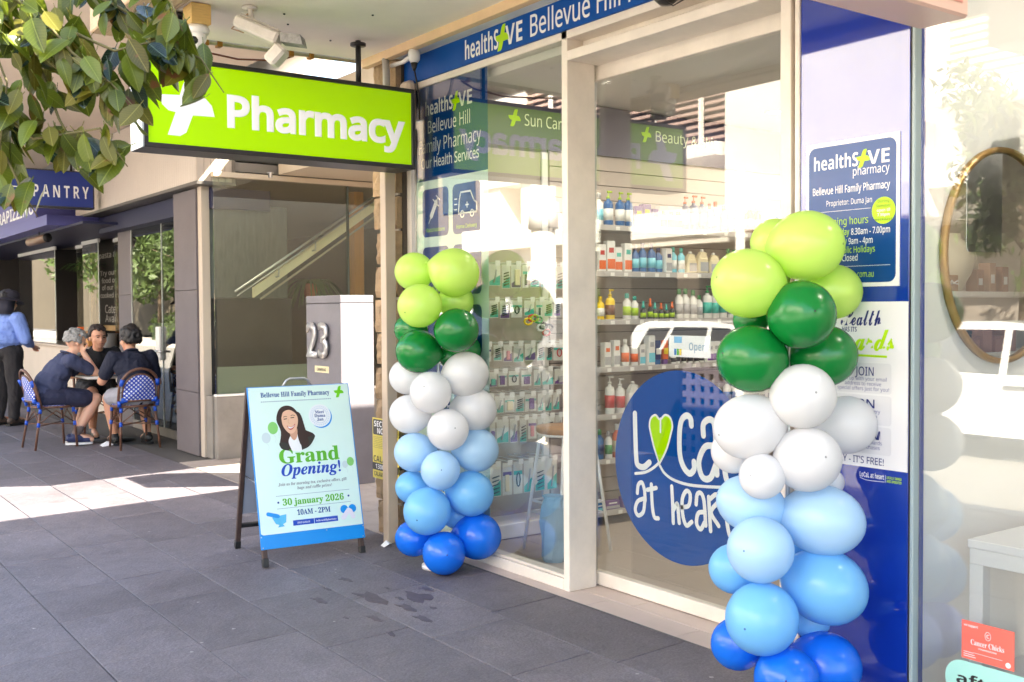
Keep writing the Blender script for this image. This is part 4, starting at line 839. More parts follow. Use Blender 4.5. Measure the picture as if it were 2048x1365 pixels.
sla(.72, 1.545, 2.3, 2.62, .10, 0, .05, cr, 'stringer'); sla(.78, 1.52, 2.3, 2.55, .02, .052, .07, M('stringer_trim', C(170, 160, 140), .5), 'stringer_trim')
mb = MB(); mb.tube([(.12, .5, 1.60), (.12, 2.2, 2.72)], .012, 8); mb.tube([(.12, .52, 1.56), (.12, 2.2, 2.67)], .007, 6); mb.build('handrail', STEEL, sr)
for y in (.95, 1.35):
    mb = MB(); mb.tube([(.12, y, 1.60+(y-.5)*.659-.04), (.12, y, 1.545+(y-.72)*.68+.05), (.04, y, 1.545+(y-.72)*.68+.05)], .008, 6); mb.build('rail_bracket', STEEL, sr)
wp_ = thing('timber_post', 'honey coloured timber post inside the cafe', 'post', (-10.6, 2.25, 0)); mb = MB(); mb.bbox(-.09, .09, -.06, .06, 0, 2.74, .004); mb.build('post', M('honey_timber', C(206, 140, 74), .5, n=(5, .15), stretch=(6, 6, .6)), wp_)
# ================================================================ CAFE
cf = thing('cafe_building', 'corner cafe with beige ribbed fascia and grey stone piers', 'cafe', (-12, 0, 0))
rib = M('ribbed_cladding', C(192, 180, 170), .5, n=(2, .04))
mb = MB(); X0, X1 = -2.25, 2.31
n = int((X1-X0)/.066)
for i in range(n):
    a = X0+i*.066; mb.box(a+.002, a+.064, .118, .14, 2.641, 3.455)
mb.build('ribbed_fascia', rib, cf); mb = MB(); mb.box(X0, X1-.002, .1405, .5, 2.645, 3.455); mb.build('fascia_core', M('fascia_core', C(120, 108, 96), .6), cf)
mb = MB()
for i in range(5): mb.box(X1-.001, X1+.016, .12+i*.068, .184+i*.068, 2.641, 3.455)
mb.build('ribbed_return', M('ribbed_return', C(180, 166, 152), .5), cf)
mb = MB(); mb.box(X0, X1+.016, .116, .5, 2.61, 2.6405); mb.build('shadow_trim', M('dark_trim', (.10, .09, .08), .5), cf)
pier_m = M('taupe_stone', C(100, 93, 96), .7, n=(4, .10), bump=(50, .2))
def pier_(x0, x1, y0, y1, nm='stone_pier'):
    mb = MB(); z = 0
    for h in (.62, 1.0, .98): mb.bbox(x0+12, x1+12, y0, y1, z+.002, z+h-.002, .003); z += h
    mb.build(nm, pier_m, cf)
pier_(-10.62, -9.97, .20, .60); pier_(-13.55, -13.02, .45, .9)
mb = MB(); mb.bbox(2.036, 2.14, .22, .30, 0, 2.66, .003); mb.build('pale_corner_strip', M('pale_strip', C(186, 172, 156), .6), cf)
mb = MB(); mb.bbox(2.041, 2.30, .24, .45, 0.0, .6, .003); mb.build('pale_plinth', M('render_upstand'), cf)
cfl = M('cafe_dark_wall', C(46, 40, 38), .6)
def CB(nm, m, q): mb = MB(); mb.box(q[0]+12, q[1]+12, *q[2:]); return mb.build(nm, m, cf)
CB('back_wall', cfl, (-24, -9.75, 5, 5.1, 0, 3.4)); CB('end_wall', cfl, (-24.1, -24, -.3, 5, 0, 3.4)); CB('inner_ceiling', M('cafe_ceiling', C(150, 140, 130), .7), (-24, -9.75, .52, 5, 2.76, 2.85)); CB('roof', M('metal_roof'), (-24, -9.6, .5, 5.1, 3.461, 3.6))
CB('cafe_floor', M('cafe_floor', C(70, 62, 60), .6), (-24, -9.7, .7, 5, -.005, .003))
CB('entry_back_wall', M('rendered_wall'), (-9.6, -5.86, 5.0, 5.1, 0, 3.4))
# glass doors between the piers
gd = thing('cafe_glass_doors', 'frameless glass cafe doors with a white pull handle between stone piers', 'glass doors', (-11.8, .46, 0))
cg = glassmat('cafe_glass', boost=.9, base=.03, tint=(.6, .6, .58))
mb = MB(); mb.bbox(-1.20, -.03, -.005, .005, .1, 2.56, .001); mb.build('door_pane', cg, gd); mb = MB(); mb.bbox(-.02, 1.17, -.005, .005, .1, 2.56, .001); mb.build('door_pane', cg, gd)
mb = MB(); mb.bbox(-1.2, 1.17, -.02, .02, .002, .098, .003); mb.build('bottom_rail', M('render_upstand'), gd); mb = MB(); mb.bbox(-1.2, 1.17, -.02, .02, 2.561, 2.64, .003); mb.build('top_rail', WHITE, gd)
mb = MB(); mb.bbox(-.18, -.04, -.045, -.012, .86, 1.24, .008); mb.build('pull_handle', M('white_paint'), gd); mb = MB(); mb.tube([(-.28, -.05, .96), (.06, -.05, .96)], .012, 8); mb.build('lever', STEEL, gd)
for x in (-.025, -1.19):
    mb = MB(); mb.bbox(x-.004, x+.004, -.014, -.006, .1, 2.56, .001); mb.build('edge_strip', M('pale_edge', (.6, .62, .58), .3), gd)
# blue bulkhead and signs
bb = thing('blue_bulkhead', 'navy and lavender cafe bulkhead with white pasta lettering', 'bulkhead', (-15, 0, 0))
nav = M('navy_cladding', C(18, 20, 58), .5); lav = M('lavender_fascia', C(84, 84, 150), .45)
mb = MB(); mb.bbox(-8, 1.16, -.32, .6, 2.49, 2.62, .004); mb.build('lower_band', lav, bb); mb = MB(); mb.bbox(-8, .35, -.28, .6, 2.621, 3.0, .004); mb.build('upper_band', lav, bb)
mb = MB(); mb.box(-8, 2.0, -.1, .9, 2.46, 2.489); mb.build('soffit_panel', nav, bb); mb = MB(); mb.bbox(1.165, 5.2, .3, .9, 2.40, 2.60, .004); mb.build('navy_return', nav, bb)
text(bb, 'PASTA & TRAPIZZINO', -4.4, .25, 2.70, .17, PWHITE, -.283, 'sansb')
pn = thing('pantry_sign', 'dark blue hanging sign box with white spaced letters PANTRY', 'sign', (-13, 0, 0), math.pi/2)
mb = MB(); mb.bbox(-1.9, .04, .0, .16, 2.63, 3.07, .004); mb.build('frame', bk, pn); mb = MB(); mb.box(-1.885, .022, -.003, .0, 2.65, 3.055); mb.build('face', M('deep_blue_face', C(0, 40, 130), .3), pn)
text(pn, 'P A N T R Y', -.637, -.026, 2.75, .135, PWHITE, -.0045, 'sansb')
mb = MB()
for a in range(10):
    t = a*math.pi/5; stroke(mb, [(-1.0+.1*math.cos(t), 2.85+.1*math.sin(t)), (-1.0+.2*math.cos(t), 2.85+.2*math.sin(t))], .012, -.0045-a*.0001)
mb.build('sunburst_logo', PWHITE, pn, kind='stuff'); mb = MB(); mb.tube([(-1.4, .08, 3.07), (-1.4, .08, 3.42)], .015, 8); mb.tube([(-.2, .08, 3.07), (-.2, .08, 3.42)], .015, 8); mb.build('hanger_rod', bk, pn)
a2 = thing('cafe_awning', 'higher beige awning over the cafe tables', 'awning', (-14, 0, 3.46))
mb = MB(); mb.box(-16, 6.85, -2.3, .116, 0.001, .12); mb.build('soffit', M('beige_soffit', C(214, 196, 178), .7, n=(2, .04)), a2); mb = MB(); mb.box(-16, 6.85, .1165, .9, .142, .2); mb.build('flashing', STEEL, a2)
mb = MB(); mb.bbox(-16, 7.02, -2.36, -2.302, -.1, .2, .004); mb.build('edge_beam', WHITE, a2)
ht = thing('patio_heater', 'black tube patio heater hung under the blue bulkhead', 'heater', (-15.1, -.15, 2.36), .25)
mb = MB(); mb.tube([(-.28, 0, 0), (.22, 0, .04)], .055, 14); mb.build('heater_body', M('heater_brown', C(120, 96, 80), .4), ht); mb = MB(); mb.tube([(.221, 0, .04), (.235, 0, .041)], .062, 14); mb.build('end_cap', BLACK, ht); mb = MB(); mb.tube([(0, 0, .05), (0, 0, .13)], .008, 6); mb.build('hanger', BLACK, ht)
# servery: counter, panes, chalkboard, staff
ct = thing('servery_counter', 'white fronted servery counter with timber top and cafe clutter', 'counter', (-16, .6, 0))
mb = MB(); mb.bbox(-5, 1.75, 0, .5, 0.0, .86, .004); mb.build('counter_front', M('cream_front', C(210, 196, 182), .6, n=(2, .05)), ct); mb = MB(); mb.bbox(-5, 1.8, -.05, .55, .862, .90, .004); mb.build('counter_top', M('stone_top', C(190, 172, 158), .5), ct)
for i, (x, nm, lab) in enumerate([(-.2, 'timber_crate', 'honey timber crate on the servery counter'), (.62, 'steel_canister', 'grey steel canister beside the white box on the counter'), (.42, 'white_box', 'small white box between crate and canister on the counter'), (-.75, 'orange_jar', 'orange lidded jar on the servery counter')]):
    t = thing(nm, lab, nm.split('_')[1], (-16+x, .78, .901)); mb = MB()
    if i == 0: mb.bbox(-.25, .25, -.12, .12, 0, .2, .005); mb.build('crate_body', M('honey_timber'), t); mb = MB(); mb.bbox(-.26, .26, -.13, .13, .2005, .22, .004); mb.build('rim', M('honey_timber'), t)
    if i == 1: mb.lathe([(.13, 0), (.135, .01), (.135, .18), (.13, .19)], seg=20); mb.build('canister_body', M('dull_steel', (.3, .28, .27), .4, .5), t); mb = MB(); mb.lathe([(.138, .1905), (.138, .2), (.01, .205)], seg=20); mb.build('lid', M('dull_steel'), t)
    if i == 2: mb.bbox(-.06, .06, -.06, .06, 0, .17, .004); mb.build('box_body', PWHITE, t); mb = MB(); mb.bbox(-.061, .061, -.061, .061, .1705, .18, .003); mb.build('lid', PWHITE, t)
    if i == 3: mb.lathe([(.09, 0), (.1, .01), (.1, .2), (.07, .24)], seg=16); mb.build('jar_body', M('amber_jar', C(190, 90, 30), .3), t); mb = MB(); mb.lathe([(.075, .2405), (.075, .28)], seg=16); mb.build('lid', cm('orange'), t)
gp = thing('servery_glass', 'tall folded glass servery panes with white head clips', 'glass screen', (-16, .62, 0))
for i, (x0, x1, yy) in enumerate([(-4.5, -1.7, 0), (-1.4, -.6, .25), (-.4, .5, .1), (.55, 1.2, .3), (1.2, 1.9, .35)]):
    mb = MB(); mb.bbox(x0, x1, yy-.004, yy+.004, .905, 2.40, .001); mb.build('glass_pane', cg, gp)
    mb = MB(); mb.bbox(x0, x1, yy-.02, yy+.02, 2.401, 2.455, .003); mb.build('head_clip', WHITE, gp)
    mb = MB(); mb.box(x1-.008, x1+.008, yy-.012, yy-.0045, .905, 2.40); mb.build('edge_strip', M('pale_edge'), gp)
cb = thing('menu_chalkboard', 'tall chalkboard menu in a blond timber frame inside the cafe', 'chalkboard', (-16.6, 1.2, 0))
tf = M('blond_timber', C(206, 170, 122), .5, n=(6, .08))
mb = MB(); mb.bbox(-.98, 1.1, .0, .03, 1.2, 2.60, .003); mb.build('slate', M('chalk_black', C(34, 28, 28), .7, n=(6, .25)), cb)
for q in [(-1.06, -.981, 1.12, 2.68), (1.101, 1.18, 1.12, 2.68)]: mb = MB(); mb.bbox(q[0], q[1], -.06, .03, q[2], q[3], .003); mb.build('frame_rail', tf, cb)
for z in ((1.12, 1.199), (2.601, 2.68)): mb = MB(); mb.bbox(-.98, 1.1, -.06, .03, z[0], z[1], .003); mb.build('frame_rail', tf, cb)
chk = M('chalk_white', C(200, 195, 190), .8)
for s, x0, x1, z, h in [('pasta & co', -.75, .6, 2.25, .085), ('Try our deli', -.7, .7, 1.98, .07), ('food or one', -.62, .7, 1.86, .07), ('of our home', -.6, .7, 1.75, .07), ('cooked meals', -.7, .75, 1.63, .07), ('Catering', -.45, .7, 1.39, .12), ('Available', -.45, .8, 1.25, .11)]: text(cb, s, x0, x1, z, h, chk, -.002, 'sans', bold=.012)
# palms and pots inside
leafm = M('indoor_leaf', C(70, 110, 40), .5, trans=.25, var=.2)
def potplant(x, y, z, s, lab, n=26, hang=False):
    t = thing('potted_plant', lab, 'plant', (x, y, z)); mb = MB()
    mb.lathe([(.06*s, 0), (.09*s, .14*s), (.08*s, .15*s)], seg=14); mb.build('pot', M('terracotta', C(170, 90, 50), .8), t); lf_ = MB()
    for i in range(n):
        a = R.random()*6.28; l = R.uniform(.25, .5)*s; c0 = Vector((0, 0, .14*s)); w_ = .02*s; prev = None
        for q in range(6):
            u = q/5; p = c0+Vector((math.cos(a)*l*u, math.sin(a)*l*u, (l*.9*u-l*(1.5 if hang else .9)*u*u)*R.uniform(.95, 1.05))); sd = Vector((-math.sin(a), math.cos(a), 0))*w_*(1-u*.85)
            cur = (p-sd, p+sd)
            if prev: lf_.add([prev[0], prev[1], cur[1], cur[0]], [(0, 1, 2, 3)])
            prev = cur
    lf_.build('leaf_fronds', leafm, t)
potplant(-17.2, 1.0, 1.9, 1.1, 'hanging palm in an orange pot behind the servery glass', 34)
potplant(-10.3, 1.55, 1.55, 1.0, 'dark bushy plant inside the side window near the stair', 60, True)
# ================================================================ ACROSS THE STREET (seen in the shop glass)
ow = M('sunlit_white_render', (.83, .78, .71), .8, n=(1.2, .04))
ob = thing('white_street_building', 'white rendered two storey building across the street with louvred balcony', 'building', (-18, -14, 0))
def OB(nm, m, q, par=ob, ox=18, oy=14): mb = MB(); mb.box(q[0]+ox, q[1]+ox, q[2]+oy, q[3]+oy, q[4], q[5]); return mb.build(nm, m, par)
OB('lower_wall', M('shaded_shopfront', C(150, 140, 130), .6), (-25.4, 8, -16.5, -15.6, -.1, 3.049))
OB('white_wall', ow, (-16.2, -11.2, -24, -14, 3.0, 8.2)); OB('slab_band', ow, (-25.4, -10.9, -14.4, -13.4, 3.05, 3.65)); OB('upper_wall', ow, (-25.4, -16.2, -24, -15.2, 3.0, 9)); OB('right_wall', ow, (-11.2, 8, -24, -14.6, 3.0, 9))
OB('balcony_slab', ow, (-25, -16.3, -15.2, -13.8, 4.85, 5.15)); OB('balcony_slab', ow, (-10.9, 4, -14.6, -13.8, 5.0, 5.3)); OB('ledge', ow, (-11.4, 5, -14.6, -13.9, 3.55, 3.75))
OB('white_blade', ow, (-23.2, -22.2, -15.2, -13.9, 2.2, 5.0)); OB('white_blade', ow, (-25.2, -24.2, -15.19, -13.9, 3.66, 9))
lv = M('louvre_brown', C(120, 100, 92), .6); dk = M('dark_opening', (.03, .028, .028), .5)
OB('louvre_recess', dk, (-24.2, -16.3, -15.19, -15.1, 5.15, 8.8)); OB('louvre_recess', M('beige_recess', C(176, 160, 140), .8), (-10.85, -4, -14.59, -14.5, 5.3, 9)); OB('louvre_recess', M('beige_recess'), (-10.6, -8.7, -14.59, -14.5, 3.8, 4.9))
mb = MB()
z = 5.25
while z < 8.8:
    mb.box(-24.2+18, -16.3+18, -.95, -.85, z, z+.07); z += .17
mb.build('louvre_slats', M('warm_louvre', C(176, 150, 140), .6), ob, kind='stuff')
mb = MB(); z = 5.35
while z < 9: mb.box(-10.8+18, -4+18, -.5, -.42, z, z+.06); z += .14
mb.build('louvre_slats', ow, ob, kind='stuff')
mb = MB()
for x in (-22.6, -20.8, -19.0, -17.4): mb.box(x+18, x+.08+18, -.5, -.4, 5.15, 8.8)
mb.build('louvre_post', ow, ob)
for i, x in enumerate((-21.5, -18.5, -14.5, -6, -2.5, 1.5)):
    mb = MB(); mb.box(x+18, x+18+2.2, -1.595, -1.56, .3, 2.6); f = mb.build('shop_window', M('street_glass', (.05, .06, .07), .05), ob)
tb_ = thing('tan_street_building', 'tan rendered building with dark windows left of the white one across the street', 'building', (-42, -15.5, 0)); mb = MB(); mb.box(-18, 16.5, -6, 0, -.1, 8.5); mb.build('wall', M('tan_render', C(128, 116, 102), .9, n=(1, .1)), tb_); mb = MB(); mb.box(-18.1, 16.55, -6.1, .12, 8.501, 8.8); mb.build('parapet', M('tan_render'), tb_)
for zz_ in (1.0, 4.6):
    for q in range(9): mb = MB(); mb.box(-16.5+q*3.6, -14.6+q*3.6, .002, .05, zz_, zz_+2); mb.build('window', M('street_glass', (.05, .06, .07), .05), tb_)
# screen with square holes (breeze block wall); dark board added to darken the holes
br = thing('kerbside_screen', 'waist high perforated screen with square holes along the kerb', 'screen', (-9.3, -4.0, gz(-4.0))); mb = MB(); scm = M('taupe_screen', C(120, 112, 125), .5); scd = M('dark_screen_panel', C(40, 38, 46), .6)
for j in range(9): mb.box(0, 3.9, 0, .02, j*.125, j*.125+.062)
for i in range(32): mb.box(i*.125, i*.125+.062, .001, .019, .0625, .9995)
mb.build('screen_lattice', scm, br, kind='stuff'); mb = MB(); mb.box(0, 3.9, -.06, -.04, 0, 1.0); mb.build('added_dark_backing', scd, br); mb = MB(); mb.box(-.03, 1.7, -.03, .06, -.002, 1.10); mb.build('end_panel', scd, br); mb = MB(); mb.box(1.701, 3.96, -.03, .06, 1.03, 1.10); mb.build('top_rail', scm, br)
for i, (x, y, r_, h) in enumerate([(-9.43, -4.02, .14, 3.35), (-6.83, -3.98, .045, 2.9)]):
    t = thing('awning_post', ['thick white round post with collar at the kerb', 'slim white post at the kerb nearer the pharmacy'][i], 'post', (x, y, gz(y)-.01), 0, 'posts along the kerb')
    mb = MB(); mb.lathe([(r_*1.3, 0), (r_*1.3, .03), (r_, .04), (r_, h)], seg=20); mb.build('shaft', ow, t)
    if i == 0:
        mb = MB(); mb.lathe([(r_*1.25, 2.45), (r_*1.25, 2.75)], seg=20); mb.build('collar', WHITE, t)
# cars
def car(x, y, lab, L_=4.4, H=1.45, W=1.78, kind='hatch', face=1, group='cars parked across the road', cat='car'):
    t = thing('parked_'+('van' if kind == 'van' else 'car'), lab, cat, (x, y, -.25), 0 if face > 0 else math.pi, group)
    pt = M('white_car_paint', (.78, .78, .77), .25, coat=.8); gm = M('car_glass', (.02, .025, .03), .03, spec=.8)
    if kind == 'van': prof = [(-.5, .28), (-.5, .62), (-.49, 1.0), (.16, 1.0), (.30, .66), (.47, .52), (.5, .30)]
    else: prof = [(-.5, .30), (-.495, .60), (-.45, .68), (.18, .64), (.45, .52), (.5, .34), (.49, .2), (-.48, .2)]
    wr = .165*H/1.45*2
    def arch(cx, z0, r):
        return [(cx+r*math.cos(math.radians(a)), z0+r*math.sin(math.radians(a))) for a in range(0, 181, 20)]
    # lower body with wheel arches, local X length, width along Y
    low = [(-L_/2, .28), (-L_*.495, .62 if kind != 'van' else .9), (-L_*.47, .90 if kind != 'van' else 1.0), (L_*.20, .92), (L_*.44, .76), (L_*.495, .58), (L_/2, .30)]
    low += arch(L_*.31, .28, .36)+arch(-L_*.31, .28, .36)
    mb = MB(); n = len(low); vs = []
    for yy, k_ in ((-W/2, .0), (-W/2+.08, .0), (W/2-.08, 0), (W/2, 0)):
        for px, pz in low: vs.append((px*(1 if abs(yy) < W/2-.01 else .992), yy, pz if abs(yy) < W/2-.01 else min(pz, .86 if kind != 'van' else .95)))
    fs = [tuple(range(n))]+[tuple(range(4*n-1, 3*n-1, -1))]
    for s_ in range(3):
        for i in range(n): fs.append((s_*n+i, (s_+1)*n+i, (s_+1)*n+(i+1) % n, s_*n+(i+1) % n))
    mb.add(vs, fs, None, False); fix(mb.build('body', pt, t))
    if kind == 'van': gh = [(-.492, .92), (-.47, H-.06), (-.42, H), (.12, H), (.17, H-.04), (.31, .95)]
    else: gh = [(-.47, .9), (-.40, H-.08), (-.34, H-.01), (-.05, H), (.08, H-.05), (.25, .92)]
    mb = MB(); n = len(gh); vs = []
    for yy, zs in ((-W/2+.06, 1), (-W/2+.2, 0), (W/2-.2, 0), (W/2-.06, 1)): pass
    for sgn in (-1, 1):
        for px, pz in gh: vs.append((px*L_, sgn*(W/2-.05-(pz-.9)*.28), pz))
    mb.add(vs, [tuple(range(n)), tuple(range(2*n-1, n-1, -1))]+[(i, i+n, (i+1) % n+n, (i+1) % n) for i in range(n)]); fix(mb.build('cabin', pt, t))
    wins = [[(.13, .95), (.205, .95), (.10, H-.12), (.05, H-.12)], [(-.14, .95), (.11, .95), (.03, H-.12), (-.12, H-.11)]] if kind == 'van' else [[(-.02, .94), (.19, .94), (.06, H-.10), (-.02, H-.09)], [(-.25, .95), (-.04, .94), (-.04, H-.09), (-.20, H-.09)], [(-.38, .98), (-.27, .95), (-.22, H-.1), (-.33, H-.12)]]
    for sgn in (-1, 1):
        for wn in wins:
            mb = MB(); vs = [(px*L_, sgn*(W/2-.05-(pz-.9)*.28+.006), pz) for px, pz in wn]+[(px*L_, sgn*(W/2-.05-(pz-.9)*.28-.01), pz) for px, pz in wn]
            mb.add(vs, [(0, 1, 2, 3), (7, 6, 5, 4), (0, 4, 5, 1), (1, 5, 6, 2), (2, 6, 7, 3), (3, 7, 4, 0)]); fix(mb.build('window', gm, t))
        mb = MB(); mb.bbox(-.02*L_, .05*L_, sgn*W/2-.012, sgn*W/2+.025, .80, .83, .004); mb.build('door_handle', STEEL, t)
        mb = MB(); mb.ball((.19*L_, sgn*(W/2+.06), .98), (.06, .08, .06)); mb.build('side_mirror', pt, t)
    a_, b_ = gh[-2], gh[-1]; hw = W/2-.05-.16
    mb = MB(); q = [(a_[0]*L_+.03, a_[1]-.05), (b_[0]*L_+.0, b_[1]+.04)]
    mb.add([(q[0][0]+.01, -hw+.06, q[0][1]), (q[0][0]+.01, hw-.06, q[0][1]), (q[1][0]+.01, hw+.02, q[1][1]), (q[1][0]+.01, -hw-.02, q[1][1]), (q[0][0]-.03, -hw+.06, q[0][1]-.03), (q[0][0]-.03, hw-.06, q[0][1]-.03), (q[1][0]-.03, hw+.02, q[1][1]-.03), (q[1][0]-.03, -hw-.02, q[1][1]-.03)], [(0, 1, 2, 3), (7, 6, 5, 4), (0, 4, 5, 1), (1, 5, 6, 2), (2, 6, 7, 3), (3, 7, 4, 0)]); fix(mb.build('windscreen', gm, t))
    for cx in (L_*.31, -L_*.31):
        for sgn in (-1, 1):
            wt = bpy.data.objects.new('wheel', None); link(wt); wt.parent = t; wt.location = (cx, sgn*(W/2-.11), .31)
            rx = Matrix.Rotation(math.pi/2, 4, 'X'); mb = MB(); mb.lathe([(.20, -.09), (.30, -.10), (.31, -.06), (.31, .06), (.30, .10), (.20, .09)], seg=20, mat=rx, ring=True); mb.build('tyre', BLACK, wt)
            mb = MB(); mb.lathe([(.03, -.085), (.20, -.075), (.20, .075), (.03, .085)], seg=10, mat=rx); mb.build('rim', STEEL, wt)
    for sgn in (-1, 1):
        mb = MB(); mb.bbox(L_*.47, L_*.497, sgn*.62-.14, sgn*.62+.14, .60, .70, .01); mb.build('headlight', M('lamp_glass', (.6, .6, .62), .05), t)
        mb = MB(); mb.bbox(-L_*.497, -L_*.47, sgn*.66-.1, sgn*.66+.1, .66, .84, .01); mb.build('tail_light', M('tail_red', C(160, 20, 20), .2), t)
    return t
car(-15.6, -8.2, 'white delivery van parked across the road, seen in the door glass', 4.6, 1.85, 1.8, 'van', 1, None, 'van')
car(-10.4, -8.2, 'white hatchback parked between the van and the other hatchback', 4.2, 1.47)
car(-5.75, -8.2, 'white hatchback parked furthest right, seen in the boutique glass', 4.3, 1.50, face=1)
# trees across the street
def leafcloud(mb, c, r, n, s, m=None, rnd=R):
    for i in range(n):
        while True:
            p = Vector((rnd.uniform(-1, 1), rnd.uniform(-1, 1), rnd.uniform(-1, 1)))
            if p.length < 1: break
        p = Vector(c)+Vector((p.x*r[0], p.y*r[1], p.z*r[2])); a = Vector((rnd.gauss(0, 1), rnd.gauss(0, 1), rnd.gauss(0, 1))).normalized(); b = a.cross(Vector((rnd.gauss(0, 1), rnd.gauss(0, 1), rnd.gauss(0, 1)))).normalized(); ss = s*rnd.uniform(.6, 1.3)
        mb.add([p-a*ss, p+b*ss*.35, p+a*ss, p-b*ss*.35], [(0, 1, 2, 3)], m)
tl = M('street_tree_leaf', (.085, .13, .035), .5, trans=.3, n=(2, .35)); bark = M('bark', C(92, 78, 64), .9, n=(8, .2), bump=(20, .8))
def tree(x, y, h, cr_, lab, n=2200, s=.11):
    t = thing('street_tree', lab, 'tree', (x, y, -.15), 0, 'trees across the street'); mb = MB(); mb.tube([(0, 0, 0), (.05, .03, h*.3), (0, -.05, h*.55), (.1, 0, h*.75)], [.16, .12, .09, .04], 10)
    for k_ in range(7):
        a = k_*.9; z0 = h*(.35+.05*k_); mb.tube([(0, 0, z0), (cr_*.35*math.cos(a), cr_*.35*math.sin(a), z0+.4), (cr_*.7*math.cos(a), cr_*.7*math.sin(a), z0+.9)], [.05, .035, .012], 6)
    mb.build('trunk', bark, t); mb = MB()
    for k_ in range(16):
        a = R.random()*6.28; rr = cr_*R.uniform(.1, .85); q = R.uniform(.42, 1)
        leafcloud(mb, (rr*math.cos(a), rr*math.sin(a), h*q-.2), (cr_*R.uniform(.25, .5),)*3, n//16, s)
    mb.build('crown', tl, t)
tree(-8.4, -12.6, 5.4, 1.3, 'slender street tree beside the louvred wall across the road')
tree(-29, -12.5, 6.5, 2.8, 'broad tree across the road nearest the white building end', 3000, .17); tree(-38, -12, 7, 3.0, 'broad tree across the road mirrored in the cafe glass', 3200, .18); tree(-46, -12.5, 7.5, 3.6, 'tall tree next to the clipped hedge down the street', 3000, .22)
tree(-55, -13, 8, 4.2, 'large rounded tree beyond the hedge end', 3000, .27); tree(-66, -13, 9, 5.0, 'largest tree at the far end of the street', 3000, .32)
fb = thing('brick_street_building', 'brown brick building behind the trees far down the street', 'building', (-70, -22, 0)); mb = MB(); mb.box(-40, 29.9, 0, 5, -.2, 9); mb.build('wall', M('brown_brick', C(82, 74, 60), .9, n=(1.5, .15)), fb); mb = MB(); mb.box(-40, 29.9, -.2, 5.2, 9.001, 9.4); mb.build('roof', M('metal_roof'), fb)
hg = thing('clipped_hedge', 'long green hedge on the far pavement down the street', 'hedge', (-42, -13.2, -.12)); mb = MB()
for k_ in range(30): leafcloud(mb, (-14+k_*1.0, 0, .75), (.75, .5, .75), 130, .13)
mb.build('foliage', tl, hg); mb = MB(); mb.box(-14, 15, -.35, .35, 0, .9); mb.build('branches', M('hedge_core', (.03, .045, .015), .9), hg)
# ================================================================ BALLOONS
def lat(nm, c, tr=.32): return M(nm, c, .26, spec=.5, trans=tr, coat=.12)
BCC = {'lime': C(150, 200, 60), 'green': C(0, 90, 40), 'white': (.6, .6, .6), 'pale': C(130, 180, 225), 'sky': C(70, 140, 210), 'royal': C(0, 50, 150)}
BC = {'lime': lat('lime_latex', C(222, 250, 132), .42), 'green': lat('green_latex', C(0, 128, 52), .15), 'white': lat('white_latex', (.88, .87, .87), .35), 'pale': lat('pale_blue_latex', C(190, 226, 252)), 'sky': lat('sky_blue_latex', C(132, 205, 250)), 'royal': lat('royal_blue_latex', C(0, 116, 236), .2)}
BN = {'lime': 'lime green balloon', 'green': 'dark green balloon', 'white': 'white balloon', 'pale': 'pale blue balloon', 'sky': 'sky blue balloon', 'royal': 'royal blue balloon'}
prof = [(.0008, 1.008), (.02, 1.006), (.034, 1.0), (.10, .994), (.22, .975), (.36, .93), (.52, .85), (.68, .73), (.82, .57), (.92, .38), (.985, .17), (1.0, 0.0), (.985, -.19), (.93, -.40), (.84, -.58), (.70, -.76), (.53, -.92), (.35, -1.04), (.19, -1.13), (.085, -1.175), (.05, -1.20), (.045, -1.225), (.085, -1.27), (.075, -1.275), (.0008, -1.26)]
bmesh_cache = {}
def bmsh(c):
    if c not in bmesh_cache:
        mb = MB(); mb.lathe([(r, z) for r, z in prof[::-1]], seg=32); mb.mats = []; me = mb.mesh('balloon', BC[c]); me.materials.append(M('thick_'+c, tuple(v*.55 for v in BCC[c]), .4)); bmesh_cache[c] = me
        for p in me.polygons:
            if p.center.z > .998: p.material_index = 1
    return bmesh_cache[c]
C1 = [(-5.029,-0.287,1.629,0.1087,0.1087,'lime'),(-4.802,-0.162,1.618,0.134,0.134,'lime'),(-4.818,-0.38,1.438,0.1193,0.1193,'lime'),(-4.888,-0.101,1.463,0.1003,0.1003,'lime'),(-5.032,-0.308,1.306,0.0947,0.0947,'green'),(-4.698,-0.222,1.306,0.1206,0.1206,'green'),(-4.914,-0.337,1.19,0.1203,0.1203,'green'),(-4.853,-0.067,1.192,0.092,0.092,'green'),(-4.896,-0.128,1.159,0.0725,0.0725,'green'),(-5.04,-0.332,1.044,0.1003,0.1003,'white'),(-4.755,-0.126,1.063,0.1258,0.1258,'white'),(-4.773,-0.343,0.974,0.1126,0.1126,'white'),(-4.981,-0.355,0.841,0.1104,0.1104,'white'),(-4.749,-0.072,0.865,0.121,0.121,'white'),(-4.714,-0.271,0.773,0.1139,0.1139,'white'),(-4.941,-0.349,0.634,0.11,0.11,'pale'),(-4.74,-0.071,0.645,0.1237,0.1237,'pale'),(-4.733,-0.309,0.556,0.1072,0.1072,'pale'),(-5.01,-0.323,0.428,0.0947,0.0947,'sky'),(-4.725,-0.119,0.41,0.1258,0.1258,'sky'),(-4.77,-0.373,0.337,0.1287,0.1287,'sky'),(-4.859,-0.124,0.274,0.078,0.078,'sky'),(-4.961,-0.346,0.154,0.1023,0.1023,'royal'),(-4.716,-0.081,0.172,0.129,0.129,'royal'),(-4.712,-0.304,0.111,0.118,0.118,'royal')]
